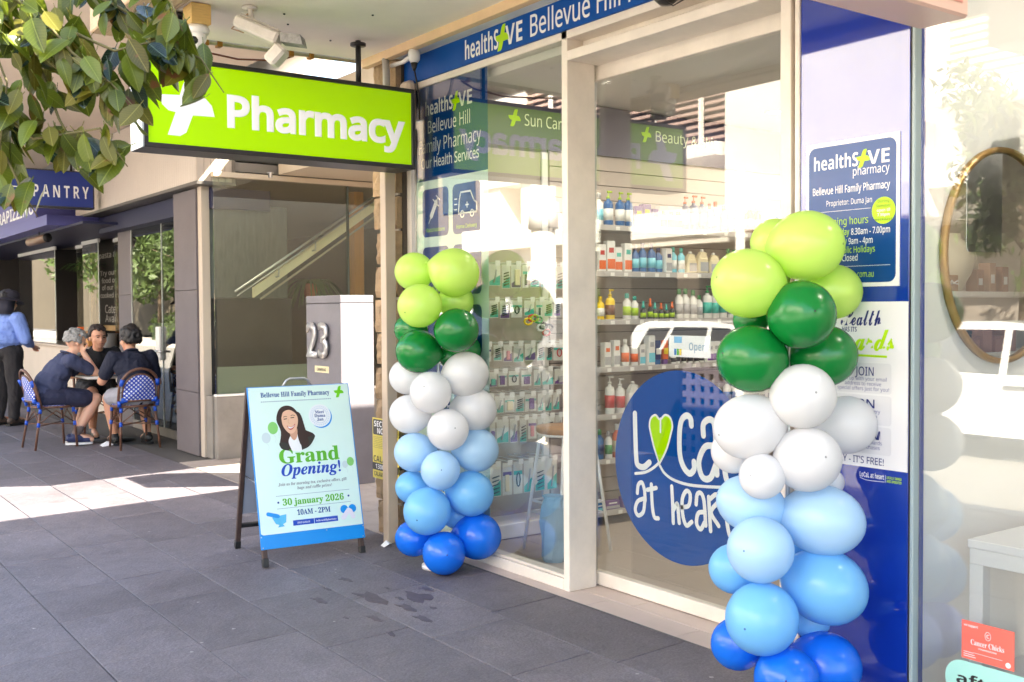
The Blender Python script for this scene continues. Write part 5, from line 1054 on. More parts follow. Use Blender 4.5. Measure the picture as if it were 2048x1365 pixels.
C2 = [(-2.519,-0.249,1.652,0.0911,0.0911,'lime'),(-2.358,-0.272,1.634,0.128,0.121,'lime'),(-2.462,-0.46,1.503,0.1273,0.1168,'lime'),(-2.375,-0.098,1.474,0.0978,0.1051,'lime'),(-2.314,-0.356,1.393,0.1219,0.1168,'green'),(-2.564,-0.327,1.374,0.0656,0.062,'green'),(-2.456,-0.447,1.24,0.1224,0.1154,'green'),(-2.377,-0.151,1.243,0.1189,0.1117,'green'),(-2.305,-0.358,1.113,0.1133,0.1133,'white'),(-2.456,-0.46,1.002,0.1242,0.1067,'white'),(-2.338,-0.072,0.992,0.1033,0.1123,'white'),(-2.577,-0.407,0.898,0.0761,0.0834,'white'),(-2.298,-0.342,0.895,0.1188,0.1119,'white'),(-2.382,-0.479,0.839,0.079,0.079,'white'),(-2.375,-0.116,0.782,0.0509,0.0509,'white'),(-2.5,-0.404,0.718,0.1143,0.0929,'pale'),(-2.31,-0.239,0.669,0.1372,0.1161,'pale'),(-2.38,-0.49,0.587,0.1142,0.1142,'pale'),(-2.422,-0.214,0.522,0.0544,0.0544,'sky'),(-2.566,-0.414,0.473,0.0797,0.1033,'sky'),(-2.3,-0.237,0.435,0.1407,0.1249,'sky'),(-2.372,-0.491,0.35,0.1253,0.1236,'sky'),(-2.396,-0.19,0.281,0.0652,0.0652,'sky'),(-2.538,-0.427,0.208,0.0829,0.1081,'royal'),(-2.308,-0.225,0.15,0.1221,0.1168,'royal'),(-2.317,-0.427,0.144,0.1116,0.1116,'royal')]
def column(pos, Ls, lab):
    t = thing('balloon_column', lab, 'balloon column', (pos[0], pos[1], gz(pos[1])), 0, 'balloon columns at the pharmacy entrance')
    mb = MB(); mb.lathe([(.10, 0), (.10, .018), (.03, .03), (.012, .05)], seg=24); mb.build('base_disc', M('base_white', (.75, .75, .76), .3), t)
    mb = MB(); mb.tube([(0, 0, .03), (0, 0, 1.68)], .008, 10); mb.build('pole', STEEL, t)
    for x, y, z, rx, rz, c in Ls:
        o = bpy.data.objects.new('balloon', bmsh(c)); link(o); o.parent = t; o['label'] = BN[c]
        p = Vector((x-pos[0], y-pos[1], z-gz(pos[1])))
        d = Vector((p.x, p.y, R.uniform(-.05, .05))); 
        if d.length < .05: d = Vector((.5, -.6, .1))
        d.normalize(); r_ = (rx+rz)/2; asp = rx/rz
        q = d.to_track_quat('Z', 'Y'); o.rotation_mode = 'QUATERNION'; o.rotation_quaternion = q
        o.location = p; o.scale = (r_*R.uniform(.98, 1.0), r_*R.uniform(.97, 1.0), r_*(1.0+max(0, asp-1)*.8))
        o.location = p
column((-4.862, -.237), C1, 'left balloon column from lime to royal blue before the display window')
column((-2.425, -.29), C2, 'right balloon column from lime to royal blue beside the sliding door')
# ================================================================ A-FRAME SIGN
af_ = thing('a_frame_sign', 'grand opening A-frame board standing open on the pavement', 'A-frame sign', (-5.765, -.665, gz(-.665)), math.radians(84.5))
H_ = .985; dy = -.27; tilt = math.atan2(-dy, H_)
fr = M('worn_dark_frame', C(70, 52, 46), .6, n=(20, .3)); 
# front leaf: own rotated part; local frame of the leaf: x right, z up the slope, facing -y
def leaf(sgn):
    e = bpy.data.objects.new('front_leaf' if sgn < 0 else 'rear_leaf', None); link(e); e.parent = af_; e.location = (0, sgn*.012, H_); e.rotation_euler = (sgn*tilt, 0, 0); return e
Lh = math.hypot(H_, dy)
fl_e = leaf(-1); bl_e = leaf(1)
def leafparts(e, sg, W_):
    for x in (-1, 1):
        mb = MB(); mb.bbox(x*.29-.014, x*.29+.014, -.014, .014, -Lh+.0, 0, .003); mb.build('leg', fr, e); mb = MB(); mb.bbox(x*.29-.017, x*.29+.017, -.018, .018, -Lh-.004, -Lh+.045, .003); mb.build('rubber_foot', BLACK, e)
    mb = MB(); mb.bbox(-.276, .276, -.012, .012, -Lh+.13, -Lh+.155, .003); mb.bbox(-.276, .276, -.012, .012, -.03, -.005, .003); mb.build('cross_rail', BLACK if sg > 0 else fr, e)
leafparts(fl_e, -1, .6); leafparts(bl_e, 1, .6)
mb = MB(); mb.bbox(-.285, .285, .0145, .018, -.80, -.01, .001); mb.build('back_panel', M('grey_corflute', C(150, 155, 168), .5), bl_e)
mb = MB(); mb.bbox(-.285, .285, -.006, -.003, -.80, -.01, .001); mb.build('inner_panel', M('grey_corflute'), bl_e)
cyan = M('azure_print', C(0, 140, 222), .35); posterm = M('mint_poster', C(212, 236, 230), .3, n=(1.5, .03))
mb = MB(); mb.bbox(-.312, .312, -.020, -.0145, -.93, .0, .001); mb.build('board', cyan, fl_e)
mb = MB(); mb.poly([(-.300, -.845), (-.290, -.850), (.305, -.850), (.305, -.004), (-.305, -.004), (-.305, -.84)], -.0225, -.0205); fix(mb.build('poster', posterm, fl_e))
Y = -.0232
dbl = M('deep_blue_ink', C(0, 62, 140), .4); gink = M('grass_green_ink', C(88, 176, 40), .4); cob = M('cobalt_ink', C(0, 66, 180), .4)
text(fl_e, 'Bellevue Hill Family Pharmacy', -.235, .185, -.063, .028, dbl, Y, 'serifb', bold=.01)
logo(fl_e, .245, -.05, .07, M('logo_green', C(105, 200, 20), .4), Y)
mb = MB()
for q in range(38): mb.box(-.235+q*.0113, -.230+q*.0113, Y, Y+.0005, -.092, -.087)
mb.build('dotted_rule', dbl, fl_e)
text(fl_e, 'Grand', -.160, .205, -.455, .082, gink, Y, 'serifb', bold=.012); text(fl_e, 'Opening!', -.155, .205, -.527, .066, cob, Y-.0005, 'serifbi', bold=.012)
gi = M('grey_ink', C(110, 115, 125), .5)
text(fl_e, 'Join us for morning tea, exclusive offers, gift', -.18, .235, -.583, .017, gi, Y, 'serifb', shear=.2); text(fl_e, 'bags and raffle prizes!', -.07, .14, -.610, .017, gi, Y, 'serifb', shear=.2)
mb = MB()
for z in (-.640, -.712): mb.box(-.20, .245, Y, Y+.0005, z, z+.0015)
disc(mb, -.19, -.676, .006, Y-.0002, seg=12, d=.0006); disc(mb, .235, -.676, .006, Y-.0002, seg=12, d=.0006); fix(mb.build('rule_line', dbl, fl_e))
text(fl_e, '30 january 2026', -.165, .205, -.695, .036, gink, Y, 'serifb', bold=.015); text(fl_e, '10AM - 2PM', -.085, .115, -.757, .030, dbl, Y, 'serifb', bold=.012)
mb = MB(); mb.box(-.115, .010, Y, Y+.0005, -.815, -.785); mb.box(.013, .155, Y, Y+.0005, -.815, -.785); mb.build('blue_bar', cob, fl_e)
text(fl_e, 'INSTAGRAM', -.09, -.015, -.806, .011, PWHITE, Y-.0007, 'serifb'); text(fl_e, 'bellevuehillpharmacy', .022, .146, -.806, .011, PWHITE, Y-.0007, 'serifb')
# portrait print (generic smiling woman), balloons, badge, mortar, capsules
def pp(pts, m, y, nm='print', par=fl_e, sm=True):
    q = [(p.x, p.y) for p in smooth_pts(list(pts)+[pts[0]], 4)[:-1]] if sm else pts
    mb = MB(); mb.poly(q, y, y+.0003); return fix(mb.build(nm, m, par))
hair = M('hair_ink', C(52, 30, 24), .5); skin_i = M('skin_ink', C(226, 180, 152), .5); jack = M('jacket_ink', C(48, 46, 40), .5)
cx = -.05
pp([(cx-.10, -.345), (cx-.085, -.27), (cx-.105, -.20), (cx-.085, -.14), (cx-.045, -.118), (cx, -.13), (cx+.035, -.18), (cx+.055, -.26), (cx+.115, -.30), (cx+.075, -.36), (cx+.0, -.385), (cx-.06, -.375)], hair, Y, 'portrait_hair')
pp([(cx-.03, -.385), (cx-.045, -.33), (cx-.02, -.29), (cx+.02, -.30), (cx+.03, -.385)], PWHITE, Y-.0006, 'portrait_shirt')
pp([(cx-.035, -.25), (cx-.03, -.30), (cx-.01, -.325), (cx+.01, -.30), (cx+.01, -.25)], M('neck_ink', C(205, 155, 128), .5), Y-.0011, 'portrait_neck')
pp([(cx-.075, -.19), (cx-.07, -.235), (cx-.045, -.275), (cx-.02, -.285), (cx+.005, -.265), (cx+.022, -.22), (cx+.018, -.175), (cx-.02, -.145), (cx-.06, -.155)], skin_i, Y-.0016, 'portrait_face')
pp([(cx+.03, -.385), (cx+.035, -.33), (cx+.115, -.302), (cx+.10, -.34), (cx+.07, -.37)], jack, Y-.0016, 'portrait_jacket'); pp([(cx-.045, -.385), (cx-.055, -.34), (cx-.10, -.335), (cx-.09, -.37)], jack, Y-.0016, 'portrait_jacket')
pp([(cx+.0, -.15), (cx+.02, -.18), (cx+.028, -.23), (cx+.012, -.29), (cx+.03, -.36), (cx+.075, -.35), (cx+.06, -.25), (cx+.04, -.17)], hair, Y-.0021, 'portrait_hair')
mb = MB()
for a, b, wd in [((cx-.060, -.198), (cx-.044, -.196), .005), ((cx-.018, -.192), (cx+.0, -.191), .005)]: stroke(mb, [a, b], wd, Y-.0022)
mb.build('portrait_eyes', hair, fl_e); mb = MB(); stroke(mb, [(cx-.062, -.186), (cx-.052, -.181), (cx-.042, -.184)], .003, Y-.0023); stroke(mb, [(cx-.018, -.180), (cx-.006, -.176), (cx+.006, -.180)], .003, Y-.0023); mb.build('portrait_brows', hair, fl_e)
pp([(cx-.048, -.236), (cx-.02, -.246), (cx+.004, -.228), (cx-.01, -.256), (cx-.032, -.262)], M('lip_ink', C(190, 80, 80), .5), Y-.0021, 'portrait_lips'); pp([(cx-.042, -.241), (cx-.02, -.248), (cx-.0, -.236), (cx-.016, -.252), (cx-.034, -.253)], PWHITE, Y-.0026, 'portrait_teeth')
mb = MB(); stroke(mb, [(cx-.034, -.20), (cx-.036, -.22), (cx-.026, -.224)], .0025, Y-.0022); mb.build('portrait_nose', M('neck_ink'), fl_e)
mb = MB(); disc(mb, .117, -.195, .068, Y, seg=40, d=.0005); fix(mb.build('badge_shadow', cyan, fl_e)); mb = MB(); disc(mb, .110, -.188, .068, Y-.0008, seg=40, d=.0005); fix(mb.build('badge', M('badge_white', (.80, .83, .86), .4), fl_e))
mb = MB()
for q in range(24):
    a = 6.283*q/24; stroke(mb, [(.110+.045*math.cos(a), -.188+.045*math.sin(a)), (.110+.045*math.cos(a+.27), -.188+.045*math.sin(a+.27))], .0015, Y-.0014)
for q in range(30):
    a = 6.283*q/30; stroke(mb, [(.110+.052*math.cos(a), -.188+.052*math.sin(a)), (.110+.060*math.cos(a), -.188+.060*math.sin(a))], .002, Y-.0014)
mb.build('badge_ring', M('ring_ink', C(110, 150, 200), .5), fl_e)
for i, s in enumerate(['Meet', 'Duma', 'Jan']): text(fl_e, s, .110, None, -.175-i*.022, .018, dbl, Y-.0016, 'serifb', center=True, bold=.01)
bg1 = M('balloon_print', C(130, 200, 110), .5); gry = M('ghost_print', C(196, 214, 218), .5)
for x, z, r_, m_ in [(-.18, -.245, .03, bg1), (-.225, -.30, .026, gry), (.27, -.475, .022, bg1), (.235, -.49, .018, gry)]:
    mb = MB(); disc(mb, x, z, r_, Y-(.0004 if m_ is bg1 else 0), seg=24, rz=r_*1.2, d=.0003); fix(mb.build('balloon_print', m_, fl_e))
    mb = MB(); stroke(mb, [(x, z-r_*1.2), (x+.012, z-r_*1.9), (x+.008, z-r_*2.8)], .0015, Y); mb.build('string_print', gry, fl_e)
cy1 = M('mortar_ink', C(80, 180, 225), .5)
pp([(-.235, -.755), (-.150, -.745), (-.155, -.79), (-.185, -.805), (-.215, -.795)], cy1, Y, 'mortar_print', sm=False); pp([(-.205, -.815), (-.165, -.812), (-.175, -.80), (-.195, -.80)], cy1, Y, 'mortar_print', sm=False)
mb = MB(); stroke(mb, [(-.255, -.735), (-.20, -.752)], .022, Y-.0008); mb.build('pestle_print', cyan, fl_e)
for x in (.20, .25): mb = MB(); disc(mb, x, -.752, .024, Y, seg=24, d=.0005); fix(mb.build('capsule_print', cyan, fl_e))
mb = MB(); stroke(mb, [(.225, -.76), (.19, -.80)], .028, Y-.0008); stroke(mb, [(.235, -.765), (.25, -.80)], .026, Y-.0011); mb.build('capsule_half', M('capsule_pink', C(225, 220, 232), .5), fl_e)
mb = MB()
for x, z in ((-.30, -.015), (-.305, -.86), (.305, -.86), (-.30, -.92), (.30, -.92), (.08, -.86)): mb.ball((x, -.0215, z), .004, seg=6)
mb.build('screw_head', STEEL, fl_e)
mb = MB(); mb.tube([(-.09, 0, H_-.005), (-.065, 0, H_+.035), (-.045, 0, H_+.045), (.045, 0, H_+.045), (.065, 0, H_+.035), (.09, 0, H_-.005)], .007, 8); mb.build('carry_handle', M('silver_handle', (.5, .5, .52), .35, .7), af_)
for x in (-1, 1):
    mb = MB(); mb.tube([(x*.27, -.16, .43), (x*.27, .16, .45)], .006, 6, flat=.4); mb.build('stay_bar', STEEL, af_)
# ================================================================ CAFE FURNITURE
cane = M('brown_cane', C(104, 70, 54), .45, n=(30, .15)); bluew = M('blue_binding', C(20, 80, 190), .4)
# weave: blue with white dots
wv_m = bpy.data.materials.new('dotted_weave'); wv_m.use_nodes = True; t_ = wv_m.node_tree; p_ = t_.nodes['Principled BSDF']
tc_ = t_.nodes.new('ShaderNodeTexCoord'); mp = t_.nodes.new('ShaderNodeMapping'); mp.inputs['Rotation'].default_value = (0, 0, math.radians(45)); mp.inputs['Scale'].default_value = (33, 33, 33)
ck_ = t_.nodes.new('ShaderNodeTexVoronoi'); ck_.inputs['Randomness'].default_value = 0; ck_.inputs['Scale'].default_value = 1; ck_.voronoi_dimensions = '2D'
mr_ = t_.nodes.new('ShaderNodeMapRange'); mr_.inputs['From Min'].default_value = .27; mr_.inputs['From Max'].default_value = .33
mx_ = t_.nodes.new('ShaderNodeMix'); mx_.data_type = 'RGBA'; mx_.inputs['A'].default_value = (.72, .74, .78, 1); mx_.inputs['B'].default_value = (*C(20, 60, 170), 1)
t_.links.new(tc_.outputs['UV'], mp.inputs['Vector']); t_.links.new(mp.outputs[0], ck_.inputs['Vector']); t_.links.new(ck_.outputs['Distance'], mr_.inputs['Value']); t_.links.new(mr_.outputs[0], mx_.inputs['Factor']); t_.links.new(mx_.outputs['Result'], p_.inputs['Base Color']); p_.inputs['Roughness'].default_value = .45
def uvplane(o, ax, ay):
    me = o.data; uv = me.uv_layers.new(name='UVMap')
    for lp in me.loops:
        c = me.vertices[lp.vertex_index].co; uv.data[lp.index].uv = (c[ax], c[ay])
def chair(x, y, rz, lab):
    t = thing('bistro_chair', lab, 'chair', (x, y, gz(y)), rz, 'cane bistro chairs at the cafe tables')   # faces local +Y
    mb = MB(); n = 20; pts = [(.20*math.cos(q*6.283/n)*(1 if math.sin(q*6.283/n) < 0 else 1.05), .19*math.sin(q*6.283/n)) for q in range(n)]
    vs = [(a, b, .435) for a, b in pts]+[(a, b, .455) for a, b in pts]+[(0, 0, .459)]+[(a*.6, b*.6, .462) for a, b in pts]
    fs = [tuple(range(n-1, -1, -1))]+[(i, (i+1) % n, n+(i+1) % n, n+i) for i in range(n)]+[(n+i, n+(i+1) % n, 2*n+1+(i+1) % n, 2*n+1+i) for i in range(n)]+[(2*n+1+i, 2*n+1+(i+1) % n, 2*n) for i in range(n)]
    mb.add(vs, fs); o = mb.build('seat', wv_m, t); uvplane(o, 0, 1)
    mb = MB(); mb.tube([(a*1.04, b*1.04, .44) for a, b in pts+[pts[0]]], .013, 8); mb.build('seat_ring', cane, t)
    def arch_(s, z0, z1, r, nm, y0=-.20, sp=.07):
        q = [(-s, y0+.03, .435)]+[(-s*math.cos(a)*1.0, y0-sp*((z1-.435)*math.sin(a)*1.0+.1)/.4, z0+(z1-z0)*math.sin(a)) for a in [k*math.pi/14 for k in range(15)]]+[(s, y0+.03, .435)]
        mb = MB(); mb.tube(q, r, 8); mb.build(nm, cane, t); return q
    arch_(.20, .62, .83, .015, 'back_arch'); q = arch_(.165, .60, .775, .010, 'inner_arch')
    n2 = len(q); c0 = Vector((0, -.262, .55)); 
    vs = [Vector(p) for p in q[1:-1]]; bot = [Vector((-.155, -.225, .50)), Vector((.155, -.225, .50))]
    ring = [bot[0]]+vs+[bot[1]]; cc = Vector((0, -.275, .63)); mb = MB(); mb.add([p+Vector((0, -.004, 0)) for p in ring]+[cc]+[p+Vector((0, .004, 0)) for p in ring]+[cc+Vector((0, .008, 0))], [(i, (i+1) % len(ring), len(ring)) for i in range(len(ring))]+[(len(ring)+1+(i+1) % len(ring), len(ring)+1+i, 2*len(ring)+1) for i in range(len(ring))])
    o = mb.build('woven_back', wv_m, t); uvplane(o, 0, 2)
    mb = MB(); mb.tube([(-.165, -.225, .50), (.165, -.225, .50)], .012, 8); mb.build('back_rail', cane, t)
    L4 = [(.17, .16, .19, .19), (-.17, .16, -.19, .19), (.17, -.17, .20, -.24), (-.17, -.17, -.20, -.24)]
    for a, b, c, d in L4:
        mb = MB(); mb.tube([(a, b, .44), (c, d, .0)], [.014, .012], 8); mb.build('leg', cane, t)
    mb = MB(); zz = .27; k = .4
    cs4 = [(a+(c-a)*k, b+(d-b)*k) for a, b, c, d in L4]
    for i, j in ((0, 1), (1, 3), (3, 2), (2, 0)): mb.tube([(*cs4[i], zz), ((cs4[i][0]+cs4[j][0])/2*.9, (cs4[i][1]+cs4[j][1])/2*.9, .40), (*cs4[j], zz)], .007, 6)
    for i, j in ((0, 3), (1, 2)): mb.tube([(*cs4[i], zz-.02), (*cs4[j], zz-.02)], .007, 6)
    mb.build('stretcher', cane, t); mb = MB()
    for a, b, c, d in L4:
        for u0, u1 in ((.03, .14), (.36, .46)): mb = MB(); mb.tube([(a+(c-a)*u0, b+(d-b)*u0, .44-.44*u0), (a+(c-a)*u1, b+(d-b)*u1, .44-.44*u1)], .0175, 8); mb.build('blue_binding', bluew, t)
    for s in (-1, 1):
        for pa_, pb_, rr_ in (((s*.185, -.235, .66), (s*.175, -.262, .72), .022), ((s*.165, -.215, .485), (s*.165, -.235, .53), .018), ((s*.19, -.19, .44), (s*.195, -.2, .50), .019), ((s*.12, -.225, .5), (s*.165, -.225, .5), .0155)):
            mb = MB(); mb.tube([pa_, pb_], rr_, 8); mb.build('blue_binding', bluew, t)
    return t
chair(-11.80, -.74, 0.12, 'bistro chair nearest the kerb, under the grey haired man')
chair(-11.12, -.09, math.radians(90)+.0, 'bistro chair seen from behind, under the dark haired man')
chair(-12.5, -.10, math.radians(-90), 'bistro chair on the far side of the table')
def table(x, y, lab, top=.35):
    t = thing('cafe_table', lab, 'table', (x, y, gz(y)), 0, 'cafe tables on the pavement'); mb = MB(); mb.bbox(-top, top, -top, top, .70, .725, .006); mb.build('tabletop', M('pale_tabletop', C(226, 220, 212), .35), t)
    mb = MB(); mb.tube([(0, 0, .02), (0, 0, .699)], .03, 12); mb.build('pedestal', BLACK, t); mb = MB(); mb.lathe([(.22, 0), (.22, .012), (.05, .03)], seg=24); mb.build('base_plate', BLACK, t); return t
table(-11.82, -.10, 'square pale cafe table between the three seated men')
cu_ = thing('iced_coffee_cup', 'clear domed cup of iced coffee with a straw on the cafe table', 'cup', (-11.68, .06, .726)); mb = MB(); mb.lathe([(.03, 0), (.04, .10), (.041, .105)], seg=16); mb.build('cup_body', M('iced_coffee', C(150, 110, 95), .2), cu_)
mb = MB(); mb.lathe([(.043, .1055), (.043, .112), (.035, .135), (.015, .148)], seg=16); mb.build('dome_lid', M('clear_lid', (.7, .7, .7), .1), cu_); mb = MB(); mb.tube([(0, 0, .14), (.015, 0, .21)], .004, 6); mb.build('straw', BLACK, cu_)
mn = thing('menu_sheets', 'white menu sheets lying on the cafe table', 'menu', (-11.75, -.22, .7255)); mb = MB(); mb.bbox(-.15, .10, -.10, .02, 0, .002, .0005); mb.build('sheet', PWHITE, mn); mb = MB(); mb.bbox(-.05, .2, -.06, .06, .0025, .005, .0005, mat=Matrix.Rotation(.3, 4, 'Z')); mb.build('sheet', M('blue_menu', C(190, 195, 230), .4), mn)
np_ = thing('fallen_napkin', 'white napkin dropped on the pavement under the table', 'napkin', (-11.45, -.28, gz(-.28))); mb = MB(); mb.add([(-.08, -.05, 0), (.09, -.06, 0), (.10, .05, .015), (.0, .04, .04), (-.09, .05, .005), (.02, 0, .05)], [(0, 1, 5), (1, 2, 5), (2, 3, 5), (3, 4, 5), (4, 0, 5), (4, 3, 2, 1, 0)]); mb.build('napkin', PWHITE, np_)
# ================================================================ PEOPLE
def frame_(d):
    d = d.normalized(); u = Vector((0, 0, 1)) if abs(d.z) < .9 else Vector((0, 1, 0)); a = d.cross(u).normalized(); return a, a.cross(d).normalized()
def capsule(mb, p0, r0, p1, r1, seg=14, m=None, fl=1.0):
    p0 = Vector(p0); p1 = Vector(p1); d = (p1-p0); a, b = frame_(d); d.normalize(); vs = []; H = 4; rings = []
    for i in range(1, H+1): th_ = math.pi/2*(1-i/H); rings.append((p0-d*r0*math.sin(th_), r0*math.cos(th_)))
    for i in range(0, H): th_ = math.pi/2*i/H; rings.append((p1+d*r1*math.sin(th_), r1*math.cos(th_)))
    for c, r in rings:
        for k in range(seg): q = 2*math.pi*k/seg; vs.append(c+a*math.cos(q)*r+b*math.sin(q)*r*fl)
    n = len(rings); fs = [(i*seg+k, i*seg+(k+1) % seg, (i+1)*seg+(k+1) % seg, (i+1)*seg+k) for i in range(n-1) for k in range(seg)]; fs += [tuple(range(seg-1, -1, -1)), tuple((n-1)*seg+k for k in range(seg))]
    mb.add(vs, fs, m, True)
from mathutils import noise as mnoise
def fuse(mb, name, m, parent, vox=.008, sm=4, fold=0.0):
    me = mb.mesh('tmp', m); o = bpy.data.objects.new('tmp', me); link(o)
    r = o.modifiers.new('r', 'REMESH'); r.mode = 'VOXEL'; r.voxel_size = vox; r.use_smooth_shade = True
    s = o.modifiers.new('s', 'SMOOTH'); s.iterations = sm; s.factor = .5
    dg = bpy.context.evaluated_depsgraph_get(); ev = o.evaluated_get(dg); me2 = bpy.data.meshes.new_from_object(ev); me2.name = name
    bpy.data.objects.remove(o); me2.materials.clear(); me2.materials.append(m)
    if fold:
        nn = [v.normal.copy() for v in me2.vertices]; sd_ = R.uniform(0, 50)
        for v, q in zip(me2.vertices, nn):
            c_ = v.co; v.co = c_+q*fold*(mnoise.noise(Vector((c_.x*13+sd_, c_.y*13, c_.z*7)))+.6*abs(mnoise.noise(Vector((c_.x*22, c_.y*22+sd_, c_.z*16)))))
    for p in me2.polygons: p.use_smooth = True
    o = bpy.data.objects.new(name, me2); link(o); o.parent = parent; return o
def hand(mb, w, d, pn, s=1, curl=.5, spread=1.0):
    """palm from wrist w along d, palm normal pn, fingers curled; thumb on side s"""
    d = d.normalized(); sd = d.cross(pn).normalized()*s; pn = sd.cross(d).normalized()*s
    mb.ball((0, 0, 0), 1, seg=10, mat=Matrix.Translation(w+d*.045) @ Matrix((sd, d, pn)).transposed().to_4x4() @ Matrix.Diagonal((.040, .052, .017, 1)))
    for i, (off_, L_) in enumerate([(.030, .072), (.010, .080), (-.010, .075), (-.029, .060)]):
        b = w+d*.08+sd*off_; dd = d; p = b; r = .0095
        for j in range(3):
            dd = (dd*math.cos(curl*.55)-pn*math.sin(curl*.55)).normalized() if j else (d*math.cos(curl*.4)-pn*math.sin(curl*.4)).normalized()
            q = p+dd*L_*[.45, .32, .25][j]; capsule(mb, p, r, q, r*.9, 8); p = q; r *= .9
    b = w+d*.025+sd*.032; q = b+(d*.5+sd*.75-pn*.25).normalized()*.035; capsule(mb, b, .013, q, .011, 8); capsule(mb, q, .011, q+(d*.9+sd*.25-pn*.3).normalized()*.03, .009, 8)
def person(name_, lab, loc, rz, J, shirt, pants, shoe, skin, hairc, long_pants=False, long_sleeve=False, belly=0.0, headrot=(0, 0, 0), build=1.0, curlL=.5, curlR=.5, hairstyle='short', extra=None):
    t = thing('person', lab, 'person', loc, rz); V = {k: Vector(v) for k, v in J.items()}
    hd_ = V['head']; HR = Matrix.Translation(hd_) @ (Matrix.Rotation(headrot[2], 4, 'Z') @ Matrix.Rotation(headrot[0], 4, 'X') @ Matrix.Rotation(headrot[1], 4, 'Y')) @ Matrix.Scale(1.12, 4)
    body = MB()
    def torso(mb, k=0.0):
        pe, ch, nk = V['pelvis'], V['chest'], V['neck']; mid = (pe+ch)/2; ax = Vector((1, 0, 0))
        sdv = (V['shR']-V['shL']).normalized()
        for c, w_, dd in ((pe, .155, .115), (mid, .150+belly*.5, .115+belly), (ch, .165, .115), (ch*.55+nk*.45-Vector((0, 0, .02)), .150, .095)):
            up = (ch-pe).normalized(); fw = up.cross(sdv).normalized(); mt = Matrix((sdv, fw, up)).transposed().to_4x4()
            mb.ball((0, 0, 0), 1, seg=16, mat=Matrix.Translation(c) @ mt @ Matrix.Diagonal(((w_+k)*build, (dd+k)*build, .125+k, 1)))
        for s in ('shL', 'shR'): capsule(mb, ch*.35+nk*.65-Vector((0, 0, .03)), .07+k, V[s], .058+k, 12)
        capsule(mb, pe, .13+k, ch, .13+k, 16)
    torso(body); capsule(body, V['neck']-Vector((0, 0, .04)), .062, hd_-Vector((0, 0, .08)), .055, 14)
    for s in ('L', 'R'):
        capsule(body, V['sh'+s], .052*build, V['el'+s], .042*build); capsule(body, V['el'+s], .043*build, V['wr'+s], .029)
        capsule(body, V['hip'+s], .088*build, V['kn'+s], .060*build); capsule(body, V['kn'+s], .060*build, (V['kn'+s]*.6+V['an'+s]*.4), .058*build); capsule(body, (V['kn'+s]*.65+V['an'+s]*.35), .059*build, V['an'+s], .036)
        fd = V['wr'+s]-V['el'+s]; pn = V.get('pn'+s, Vector((0, 0, 1))); hand(body, V['wr'+s], V.get('hd'+s, fd), pn, -1 if s == 'L' else 1, curlL if s == 'L' else curlR)
        capsule(body, V['an'+s], .034, V['an'+s]+V.get('toe'+s, Vector((0, .16, -.05))), .030)
    # head
    def hb_(c, r, rotm=None): body.ball((0, 0, 0), 1, seg=16, mat=HR @ Matrix.Translation(c) @ Matrix.Diagonal((*r, 1)))
    hb_((0, -.01, .025), (.077, .095, .092)); hb_((0, .022, -.035), (.062, .070, .075)); hb_((0, .045, -.085), (.036, .036, .028)); hb_((0, .088, -.022), (.013, .020, .020)); hb_((0, .083, .0), (.009, .012, .024)); hb_((0, .078, .022), (.048, .014, .010))
    hb_((0, .076, -.058), (.024, .014, .010)); hb_((.045, .05, -.03), (.024, .024, .024)); hb_((-.045, .05, -.03), (.024, .024, .024))
    for s in (-1, 1): hb_((s*.078, -.008, -.008), (.010, .018, .030))
    fuse(body, 'body', skin, t, .0065, 3)
    ew = M('eye_dark', (.02, .015, .012), .2); mb = MB()
    for s in (-1, 1): mb.ball((0, 0, 0), 1, seg=8, mat=HR @ Matrix.Translation((s*.030, .0815, .003)) @ Matrix.Diagonal((.011, .006, .005, 1)))
    mb.build('eyes', ew, t); mb = MB()
    mb.tube([HR @ Vector(p) for p in [(-.022, .089, -.060), (0, .093, -.058), (.022, .089, -.060)]], .0035, 6); mb.build('mouth', M('lip', C(150, 80, 70), .5), t); mb = MB()
    for s in (-1, 1): mb.tube([HR @ Vector(p) for p in [(s*.014, .091, .020), (s*.032, .088, .025), (s*.048, .074, .020)]], .0045, 6)
    mb.build('eyebrows', hairc, t)
    # hair
    if hairstyle != 'none':
        hm = MB(); k = .012 if hairstyle == 'short' else .02
        for i in range(260 if hairstyle == 'short' else 340):
            th_ = R.uniform(0, 6.283); ph = R.uniform(0, 2.0 if hairstyle == 'short' else 2.15); d = Vector((math.sin(ph)*math.cos(th_), math.sin(ph)*math.sin(th_), math.cos(ph)))
            if d.y > .15 and d.z < .55-.25*(hairstyle == 'long'): continue
            if d.z < -.25 and d.y > -.25: continue
            c = Vector((d.x*.080, -.012+d.y*.098, .025+d.z*.096))*R.uniform(.97, 1.07); hm.ball((0, 0, 0), 1, seg=6, mat=HR @ Matrix.Translation(c) @ Matrix.Diagonal((.017+k*.3, .017+k*.3, .015+k*.4, 1)))
        fuse(hm, 'hair', hairc, t, .006, 4, .009)
    # clothing
    sh_ = MB(); torso(sh_, .013); 
    for s in ('L', 'R'):
        if long_sleeve: capsule(sh_, V['sh'+s], .075*build, V['el'+s], .060*build); capsule(sh_, V['el'+s], .060*build, V['el'+s]*.15+V['wr'+s]*.85, .042)
        else: capsule(sh_, V['sh'+s], .070*build, V['sh'+s]*.3+V['el'+s]*.7, .062*build)
    up_ = (V['chest']-V['pelvis']).normalized()
    fuse(sh_, 'shirt', shirt, t, .008, 3, .014); cl = MB(); nk = V['neck']; cl.tube([nk+Vector((.062*math.cos(a), .062*math.sin(a)-.004, .012-.02*math.sin(a))) for a in [q*6.283/12 for q in range(13)]], .012, 8); cl.build('collar', shirt, t)
    pa = MB(); pe = V['pelvis']; pa.ball(tuple(pe-up_*.02), (.172*build, .135*build, .12), seg=16)
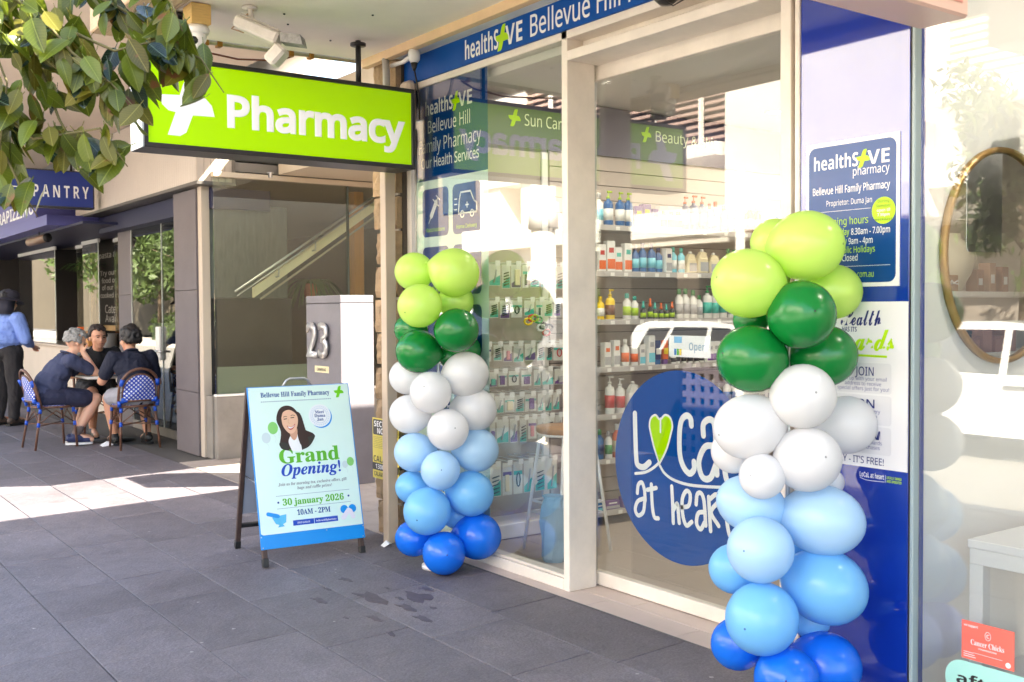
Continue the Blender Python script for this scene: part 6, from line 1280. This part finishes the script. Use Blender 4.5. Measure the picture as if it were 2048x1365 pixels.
    for s in ('L', 'R'):
        if long_pants: capsule(pa, V['hip'+s], .108*build, V['kn'+s], .082*build); capsule(pa, V['kn'+s], .082*build, V['an'+s]+Vector((0, 0, .02)), .062)
        else: capsule(pa, V['hip'+s], .108*build, V['hip'+s]*.25+V['kn'+s]*.75, .088*build)
    fuse(pa, 'trousers' if long_pants else 'shorts', pants, t, .008, 3, .012)
    for s in ('L', 'R'):
        f = MB(); a = V['an'+s]; td = V.get('toe'+s, Vector((0, .16, -.05))); d2 = Vector((td.x, td.y, 0)).normalized(); g0 = Vector((a.x, a.y, a.z-.055))
        capsule(f, g0-d2*.055+Vector((0, 0, .02)), .040, g0+d2*.13+Vector((0, 0, .005)), .036, 12); capsule(f, a-Vector((0, 0, .01)), .046, g0+d2*.05+Vector((0, 0, .02)), .044, 12)
        o = fuse(f, 'shoe', shoe, t, .007, 2)
        so_ = MB(); pts = [(-.095, -.035), (-.1, 0), (-.095, .035), (0, .045), (.10, .048), (.16, .03), (.175, 0), (.16, -.03), (.10, -.048), (0, -.045)]
        zb = g0.z-.042; vs = [g0.x*0+0]; sdv = Vector((-d2.y, d2.x, 0)); ring = [Vector((g0.x, g0.y, zb))+d2*px+sdv*py for px, py in pts]
        so_.add(ring+[p+Vector((0, 0, .022)) for p in ring], [tuple(range(9, -1, -1)), tuple(range(10, 20))]+[(i, (i+1) % 10, (i+1) % 10+10, i+10) for i in range(10)]); so_.build('sole', WHITE if shoe.name == 'trainer_navy' else BLACK, t)
    if extra: extra(t, V, HR)
    return t
sk1 = M('skin_tan', C(205, 150, 122), .5, sss=.15); sk2 = M('skin_fair', C(218, 168, 142), .5, sss=.15)
navy = M('navy_polo', C(58, 64, 92), .85, n=(8, .12), bump=(6, .9)); navy2 = M('navy_shorts', C(40, 42, 66), .85, n=(8, .1), bump=(6, .8)); blkc = M('black_cloth', C(24, 24, 28), .85, bump=(7, .8)); dnv = M('ink_blue_tee', C(22, 26, 46), .85, bump=(7, .8)); bshirt = M('sky_work_shirt', C(120, 145, 210), .8, n=(5, .1), bump=(5, 1.2))
grayh = M('grey_hair', C(150, 148, 145), .7, n=(60, .3)); brh = M('brown_hair', C(44, 32, 28), .6, n=(60, .3)); dkh = M('dark_hair', C(30, 26, 26), .55, n=(60, .3))
tr = M('trainer_navy', C(30, 40, 80), .6); bs = M('black_shoe', (.02, .02, .02), .5); br_ = M('brown_boot', C(80, 66, 58), .7)
def seated(lean=.0, **k):
    J = dict(pelvis=(0, -.05, .56), chest=(0, .02+lean*.6, .82), neck=(0, .06+lean, .99), head=(0, .09+lean*1.25, 1.12), shL=(-.19, .05+lean*.85, .93), shR=(.19, .05+lean*.85, .93),
        hipL=(-.09, -.03, .54), hipR=(.09, -.03, .54), knL=(-.13, .40, .51), knR=(.13, .40, .51), anL=(-.12, .36, .10), anR=(.12, .34, .10),
        elL=(-.27, .20, .70), elR=(.27, .20, .70), wrL=(-.14, .38, .75), wrR=(.14, .38, .75))
    J.update(k); return J
def glasses(t, V, HR):
    mb = MB(); P_ = lambda *q: HR @ Vector(q)
    for s in (-1, 1):
        mb.tube([P_(s*.032+.020*math.cos(a), .094, .004+.015*math.sin(a)) for a in [q*6.283/10 for q in range(11)]], .002, 5); mb.tube([P_(s*.052, .09, .006), P_(s*.082, .0, .006)], .002, 5)
    mb.build('glasses', BLACK, t)
def extraA(t, V, HR):
    glasses(t, V, HR)
    for s in ('L', 'R'):
        mb = MB(); a = V['an'+s]; k = V['kn'+s]; capsule(mb, a+Vector((0, 0, -.01)), .043, a*.68+k*.32, .047); mb.build('sock', M('grey_sock', C(110, 95, 92), .9), t)
    mb = MB(); w_ = V['wrL']; mb.lathe([(.036, -.014), (.038, 0), (.036, .014)], seg=14, mat=Matrix.Translation(w_) @ (V['wrL']-V['elL']).to_track_quat('Z', 'Y').to_matrix().to_4x4()); mb.build('wrist_watch', BLACK, t)
    mb = MB(); up = Vector((0, 0, 1)); mb.ball((0, 0, 0), 1, seg=12, mat=HR @ Matrix.Translation((0, .052, -.088)) @ Matrix.Diagonal((.048, .042, .034, 1))); mb.build('beard', grayh, t)
person('person', 'grey haired man in navy polo and shorts resting his cheek on his fist', (-11.80, -.76, gz(-.76)), 0.05,
    seated(.18, head=(.02, .27, 1.105), neck=(.0, .19, .985), chest=(0, .09, .80), shR=(.19, .17, .92), shL=(-.19, .19, .92), elR=(.16, .43, .775), wrR=(.085, .33, 1.0), hdR=(-.02, -.02, .08), pnR=(.4, -.9, .1), elL=(-.22, .36, .74), wrL=(-.05, .50, .755), hdL=(.1, .06, 0), pnL=(0, 0, -1), knR=(.13, .44, .50), anR=(.12, .22, .12), anL=(-.10, .28, .11), knL=(-.13, .45, .50), toeR=(.05, .15, -.05), toeL=(.03, .15, -.05)),
    navy, navy2, tr, sk2, grayh, headrot=(-.35, 0, .15), belly=.03, curlR=1.6, curlL=.7, extra=extraA, build=1.06)
def extraB(t, V, HR):
    mb = MB(); mb.ball((0, 0, 0), 1, seg=12, mat=HR @ Matrix.Translation((0, .06, -.075)) @ Matrix.Diagonal((.043, .034, .030, 1))) 
person('person', 'dark haired man in black tee facing the street behind the table', (-12.5, -.12, gz(-.12)), math.radians(-90),
    seated(.06, elL=(-.30, .22, .72), elR=(.29, .20, .71), wrL=(-.12, .40, .755), wrR=(.10, .42, .755), hdL=(.08, .05, 0), hdR=(-.08, .05, 0), pnL=(0, 0, -1), pnR=(0, 0, 1)), blkc, blkc, bs, sk1, brh, headrot=(0, 0, .1), belly=.05, build=1.12, long_pants=False)
def extraC(t, V, HR): glasses(t, V, HR)
person('person', 'dark haired man in ink blue tee with his back to us on the cane chair', (-11.08, -.08, gz(-.08)), math.radians(90),
    seated(.05, elL=(-.28, .20, .69), elR=(.28, .16, .66), wrL=(-.14, .42, .752), wrR=(.16, .38, .752), hdL=(.06, .08, 0), hdR=(-.05, .08, 0), pnL=(0, 0, -1), pnR=(0, 0, 1), knR=(.20, .40, .50), anR=(.20, .26, .10), knL=(-.16, .40, .5)), dnv, M('pale_shorts', C(150, 150, 158), .85, bump=(7, .6)), bs, sk1, dkh, headrot=(-.05, 0, .35), hairstyle='long', build=1.08, extra=extraC)
def extraD(t, V, HR):
    hat = M('charcoal_hat', C(46, 44, 56), .9, bump=(15, .6)); mb = MB(); mb.lathe([(.105, .03), (.108, .06), (.10, .11), (.07, .135), (.001, .14)], seg=24, mat=HR); mb.build('bucket_hat', hat, t); mb = MB(); mb.lathe([(.104, .045), (.165, .005), (.166, .0), (.10, .03)], seg=24, mat=HR); mb.build('hat_brim', hat, t)
    mb = MB(); mb.add([HR @ Vector(v) for v in [(-.12, -.02, .01), (.12, -.02, .01), (.105, -.11, .0), (0, -.135, 0), (-.105, -.11, 0), (-.13, -.03, -.15), (.13, -.03, -.15), (.115, -.12, -.16), (0, -.15, -.165), (-.115, -.12, -.16)]], [(0, 5, 9, 4), (4, 9, 8, 3), (3, 8, 7, 2), (2, 7, 6, 1)], None, True); o = mb.build('neck_flap', hat, t); m_ = o.modifiers.new('s', 'SOLIDIFY'); m_.thickness = .006
    mb = MB(); pe = V['pelvis']; mb.lathe([(.178, .06), (.182, .075), (.182, .10), (.178, .11)], (pe.x, pe.y, pe.z), 24, mat=Matrix.Diagonal((1, .82, 1, 1))); mb.build('belt', BLACK, t)
    mb = MB(); mb.tube([(.10+.0*q, .0, .0) for q in range(2)], .001, 3) if False else None
    mb = MB(); k = V['knR']; mb.lathe([(.083, -.008), (.083, .008)], (k.x, k.y, k.z-.02), 16); mb.build('reflective_band', PWHITE, t)
person('person', 'standing worker seen from behind in sky blue shirt, dark trousers and bucket hat', (-14.42, -.70, gz(-.7)), math.radians(32),
    dict(pelvis=(0, 0, .95), chest=(0, .0, 1.24), neck=(0, .01, 1.42), head=(0, .05, 1.56), shL=(-.20, 0, 1.35), shR=(.20, 0, 1.35), elL=(-.27, .03, 1.08), elR=(.29, .03, 1.08), wrL=(-.18, .22, 1.0), wrR=(.18, .24, 1.0), hipL=(-.10, 0, .92), hipR=(.10, 0, .92), knL=(-.12, .02, .5), knR=(.12, .02, .5), anL=(-.12, -.02, .10), anR=(.12, -.02, .10)),
    bshirt, M('dark_work_trousers', C(38, 34, 36), .85, bump=(7, .8)), br_, sk1, dkh, long_pants=True, long_sleeve=True, belly=.05, build=1.18, headrot=(-.2, 0, 0), extra=extraD)
def extraE(t, V, HR):
    mb = MB(); mb.tube([(-.10, -.13, 1.35), (.0, -.15, 1.10), (.10, -.13, 1.35)], .010, 6); mb.build('apron_strap', blkc, t)
person('person', 'cafe worker in pale grey tee bending behind the servery glass', (-16.6, 2.2, 0), math.radians(150),
    dict(pelvis=(0, 0, .95), chest=(0, .10, 1.22), neck=(0, .25, 1.32), head=(0, .40, 1.36), shL=(-.19, .2, 1.30), shR=(.19, .2, 1.30), elL=(-.25, .3, 1.05), elR=(.26, .3, 1.05), wrL=(-.12, .45, .98), wrR=(.12, .45, .98), hipL=(-.10, 0, .92), hipR=(.10, 0, .92), knL=(-.12, .02, .5), knR=(.12, .02, .5), anL=(-.12, -.02, .10), anR=(.12, -.02, .10)),
    M('pale_grey_tee', C(190, 192, 190), .85, bump=(7, .6)), blkc, bs, sk2, brh, long_pants=True, headrot=(-.6, 0, 0), extra=extraE)
# ================================================================ OVERHANGING BRANCH
brn = thing('tree_branch', 'leafy fig-like branch hanging into the top left corner', 'tree branch', (-3.33, -2.67, 2.32))
U = Vector((.587, .809, 0)); F_ = Vector((-.809, .587, 0)); K = .00168
def W2(px, py, d=0.0): return U*px*K+Vector((0, 0, -py*K))+F_*d
twig = M('green_brown_twig', C(96, 88, 50), .7)
tw = [([(-260, -260), (-60, -60), (90, 40), (200, 90), (320, 60)], [.012, .009, .006, .004, .002], 0), ([(-60, -60), (40, 80), (90, 200), (130, 280), (150, 300)], [.008, .006, .004, .003, .0015], .05),
    ([(-120, -40), (-20, 180), (60, 240), (180, 225), (225, 290)], [.007, .005, .004, .003, .0015], -.03), ([(0, -140), (150, -20), (240, 30), (330, 90), (370, 150)], [.008, .006, .004, .003, .0015], .08),
    ([(90, 40), (140, 100), (200, 150), (250, 200)], [.005, .004, .003, .0015], -.06), ([(-100, 100), (-20, 230), (30, 330), (50, 370)], [.005, .004, .003, .0015], .02), ([(200, -140), (260, -40), (300, 10), (320, 60)], [.006, .004, .003, .002], -.02), ([(-20, 0), (30, 150), (20, 260)], [.005, .003, .002], -.09)]
node_pts = []
mb = MB()
for pts, rs, d in tw:
    P3 = [W2(a, b, d+R.uniform(-.02, .02)) for a, b in pts]; mb.tube(P3, rs, 7)
    for a, b in zip(P3[:-1], P3[1:]):
        for q in range(7): node_pts.append(a.lerp(b, q/7))
mb.build('branch', twig, brn)
def leafmesh(seed, m1, curl):
    r = random.Random(seed); mb = MB(); n = 9; vs = []; bend = r.uniform(-.25, .35); wmax = r.uniform(.22, .27)
    for i in range(n+1):
        u = i/n; w_ = wmax*math.sin(math.pi*min(1, u**.85))**.75*(1 if u < .98 else .1) if 0 < u < 1 else .004
        if i == n: w_ = .003
        z = -bend*u*u; fold = .10+curl
        jag = r.uniform(-.012, .012)
        for k, s in enumerate((-1, -.5, 0, .5, 1)): vs.append((s*w_+(jag if abs(s) == 1 else 0), u, z+abs(s)*w_*fold+ (0.008*math.sin(u*22) if abs(s) == .5 else 0)))
    fs = [(i*5+k, i*5+k+1, (i+1)*5+k+1, (i+1)*5+k) for i in range(n) for k in range(4)]
    mb.add(vs, fs, None, True); mb.tube([(0, -.16, .01), (0, 0, 0)], .012, 5); 
    me = mb.mesh('leaf', m1); uv = me.uv_layers.new(name='UVMap')
    for lp in me.loops:
        c = me.vertices[lp.vertex_index].co; uv.data[lp.index].uv = (c.x, c.y)
    return me
def leafmat(nm, c1, c2, brown, rough):
    m = bpy.data.materials.new(nm); m.use_nodes = True; t = m.node_tree; N = t.nodes; L = t.links; p = N['Principled BSDF']; p.inputs['Roughness'].default_value = rough
    uvn = N.new('ShaderNodeUVMap'); sep = N.new('ShaderNodeSeparateXYZ'); L.new(uvn.outputs[0], sep.inputs[0])
    ab = N.new('ShaderNodeMath'); ab.operation = 'ABSOLUTE'; L.new(sep.outputs[0], ab.inputs[0])
    mid = N.new('ShaderNodeMapRange'); mid.inputs['From Min'].default_value = .006; mid.inputs['From Max'].default_value = .014; mid.inputs['To Min'].default_value = 1; mid.inputs['To Max'].default_value = 0; L.new(ab.outputs[0], mid.inputs['Value'])
    # side veins: stripes in y - 0.5|x|
    ma = N.new('ShaderNodeMath'); ma.operation = 'MULTIPLY_ADD'; ma.inputs[1].default_value = -.7; L.new(ab.outputs[0], ma.inputs[0]); L.new(sep.outputs[1], ma.inputs[2])
    sn_ = N.new('ShaderNodeMath'); sn_.operation = 'MULTIPLY'; sn_.inputs[1].default_value = 70; L.new(ma.outputs[0], sn_.inputs[0]); s2 = N.new('ShaderNodeMath'); s2.operation = 'SINE'; L.new(sn_.outputs[0], s2.inputs[0])
    v2 = N.new('ShaderNodeMapRange'); v2.inputs['From Min'].default_value = .9; v2.inputs['From Max'].default_value = 1.0; v2.inputs['To Max'].default_value = .35; L.new(s2.outputs[0], v2.inputs['Value'])
    mxv = N.new('ShaderNodeMath'); mxv.operation = 'MAXIMUM'; L.new(mid.outputs[0], mxv.inputs[0]); L.new(v2.outputs[0], mxv.inputs[1])
    geo = N.new('ShaderNodeNewGeometry'); nz = N.new('ShaderNodeTexNoise'); nz.inputs['Scale'].default_value = 14; nz.inputs['Detail'].default_value = 5; L.new(geo.outputs['Position'], nz.inputs['Vector'])
    oi = N.new('ShaderNodeObjectInfo'); r2 = N.new('ShaderNodeMapRange'); r2.inputs['To Min'].default_value = .55; r2.inputs['To Max'].default_value = 1.45; L.new(oi.outputs['Random'], r2.inputs['Value'])
    hs = N.new('ShaderNodeHueSaturation'); hs.inputs['Color'].default_value = (*c1, 1); L.new(r2.outputs[0], hs.inputs['Value'])
    m1 = N.new('ShaderNodeMix'); m1.data_type = 'RGBA'; m1.inputs['B'].default_value = (*c2, 1); L.new(mxv.outputs[0], m1.inputs['Factor']); L.new(hs.outputs[0], m1.inputs['A'])
    bm_ = N.new('ShaderNodeMapRange'); bm_.inputs['From Min'].default_value = .69-.09*brown; bm_.inputs['From Max'].default_value = .74-.09*brown; L.new(nz.outputs['Fac'], bm_.inputs['Value'])
    m2 = N.new('ShaderNodeMix'); m2.data_type = 'RGBA'; m2.inputs['B'].default_value = (*C(120, 78, 48), 1); L.new(bm_.outputs[0], m2.inputs['Factor']); L.new(m1.outputs['Result'], m2.inputs['A'])
    L.new(m2.outputs['Result'], p.inputs['Base Color']); tr_ = N.new('ShaderNodeBsdfTranslucent'); L.new(m2.outputs['Result'], tr_.inputs[0]); ms = N.new('ShaderNodeMixShader'); ms.inputs[0].default_value = .38
    L.new(p.outputs[0], ms.inputs[1]); L.new(tr_.outputs[0], ms.inputs[2]); L.new(ms.outputs[0], N['Material Output'].inputs[0])
    bp_ = N.new('ShaderNodeBump'); bp_.inputs['Strength'].default_value = .3; L.new(mxv.outputs[0], bp_.inputs['Height']); L.new(bp_.outputs[0], p.inputs['Normal']); return m
l1 = leafmat('olive_leaf', C(84, 97, 22), C(128, 138, 54), .3, .36); l2 = leafmat('dark_glossy_leaf', C(34, 52, 34), C(90, 108, 88), .1, .22); l3 = leafmat('tired_leaf', C(100, 96, 28), C(140, 132, 60), .9, .42)
LM = [leafmesh(i, [l1, l1, l1, l2, l3, l1, l1, l3][i], R.uniform(0, .35)) for i in range(8)]
def inside(px, py):
    poly = [(-160, -200), (262, -200), (285, 30), (325, 75), (350, 150), (318, 190), (275, 175), (235, 215), (215, 300), (150, 330), (60, 370), (-160, 420)]; c = False; j = len(poly)-1
    for i in range(len(poly)):
        if (poly[i][1] > py) != (poly[j][1] > py) and px < (poly[j][0]-poly[i][0])*(py-poly[i][1])/(poly[j][1]-poly[i][1])+poly[i][0]: c = not c
        j = i
    return c
cnt_ = 0; rest = MB(); ruv = []
for i in range(2600):
    b = R.choice(node_pts)+Vector((R.gauss(0, .028), R.gauss(0, .028), R.gauss(0, .02)))
    L_ = R.uniform(.068, .122); d = (Vector((0, 0, -1))*R.uniform(.5, 1.2)+U*R.gauss(.1, .55)+F_*R.gauss(0, .45)).normalized(); tip = b+d*L_; mid_ = b+d*L_*.6
    px = mid_.dot(U)/K; py = -mid_.z/K; tx = tip.dot(U)/K; ty = -tip.z/K
    if not inside(px, py) or not inside(tx, ty-15): continue
    if py > 200 and R.random() < .45: continue
    if ty > 320 and tx > 40: continue
    if ty > 372 or tx > 362: continue
    z_ = (-F_*R.uniform(.3, 1)+Vector((0, 0, 1))*R.uniform(0, .8)+U*R.gauss(0, .5)); x_ = d.cross(z_).normalized(); z_ = x_.cross(d).normalized()
    mt_ = Matrix.Translation(b) @ Matrix((x_, d, z_)).transposed().to_4x4() @ Matrix.Diagonal((L_*R.uniform(.85, 1.15), L_, L_, 1)); cnt_ += 1; me = R.choice(LM)
    if cnt_ <= 290: o = bpy.data.objects.new('leaf', me); link(o); o.parent = brn; o.matrix_basis = mt_
    else:
        mt_ = Matrix.Translation(F_*R.uniform(.02, .12)) @ mt_
        rest.add([mt_ @ v.co for v in me.vertices], [tuple(p.vertices) for p in me.polygons], me.materials[0], True); ruv += [tuple(me.uv_layers[0].data[q].uv) for q in range(len(me.loops))]
    if cnt_ >= 460: break
ro = rest.build('inner_leaves', None, brn, kind='stuff'); ul = ro.data.uv_layers.new(name='UVMap')
for q, c in enumerate(ruv): ul.data[q].uv = c
print('leaves', cnt_, 'pavers', npv, 'objects', len(bpy.data.objects))
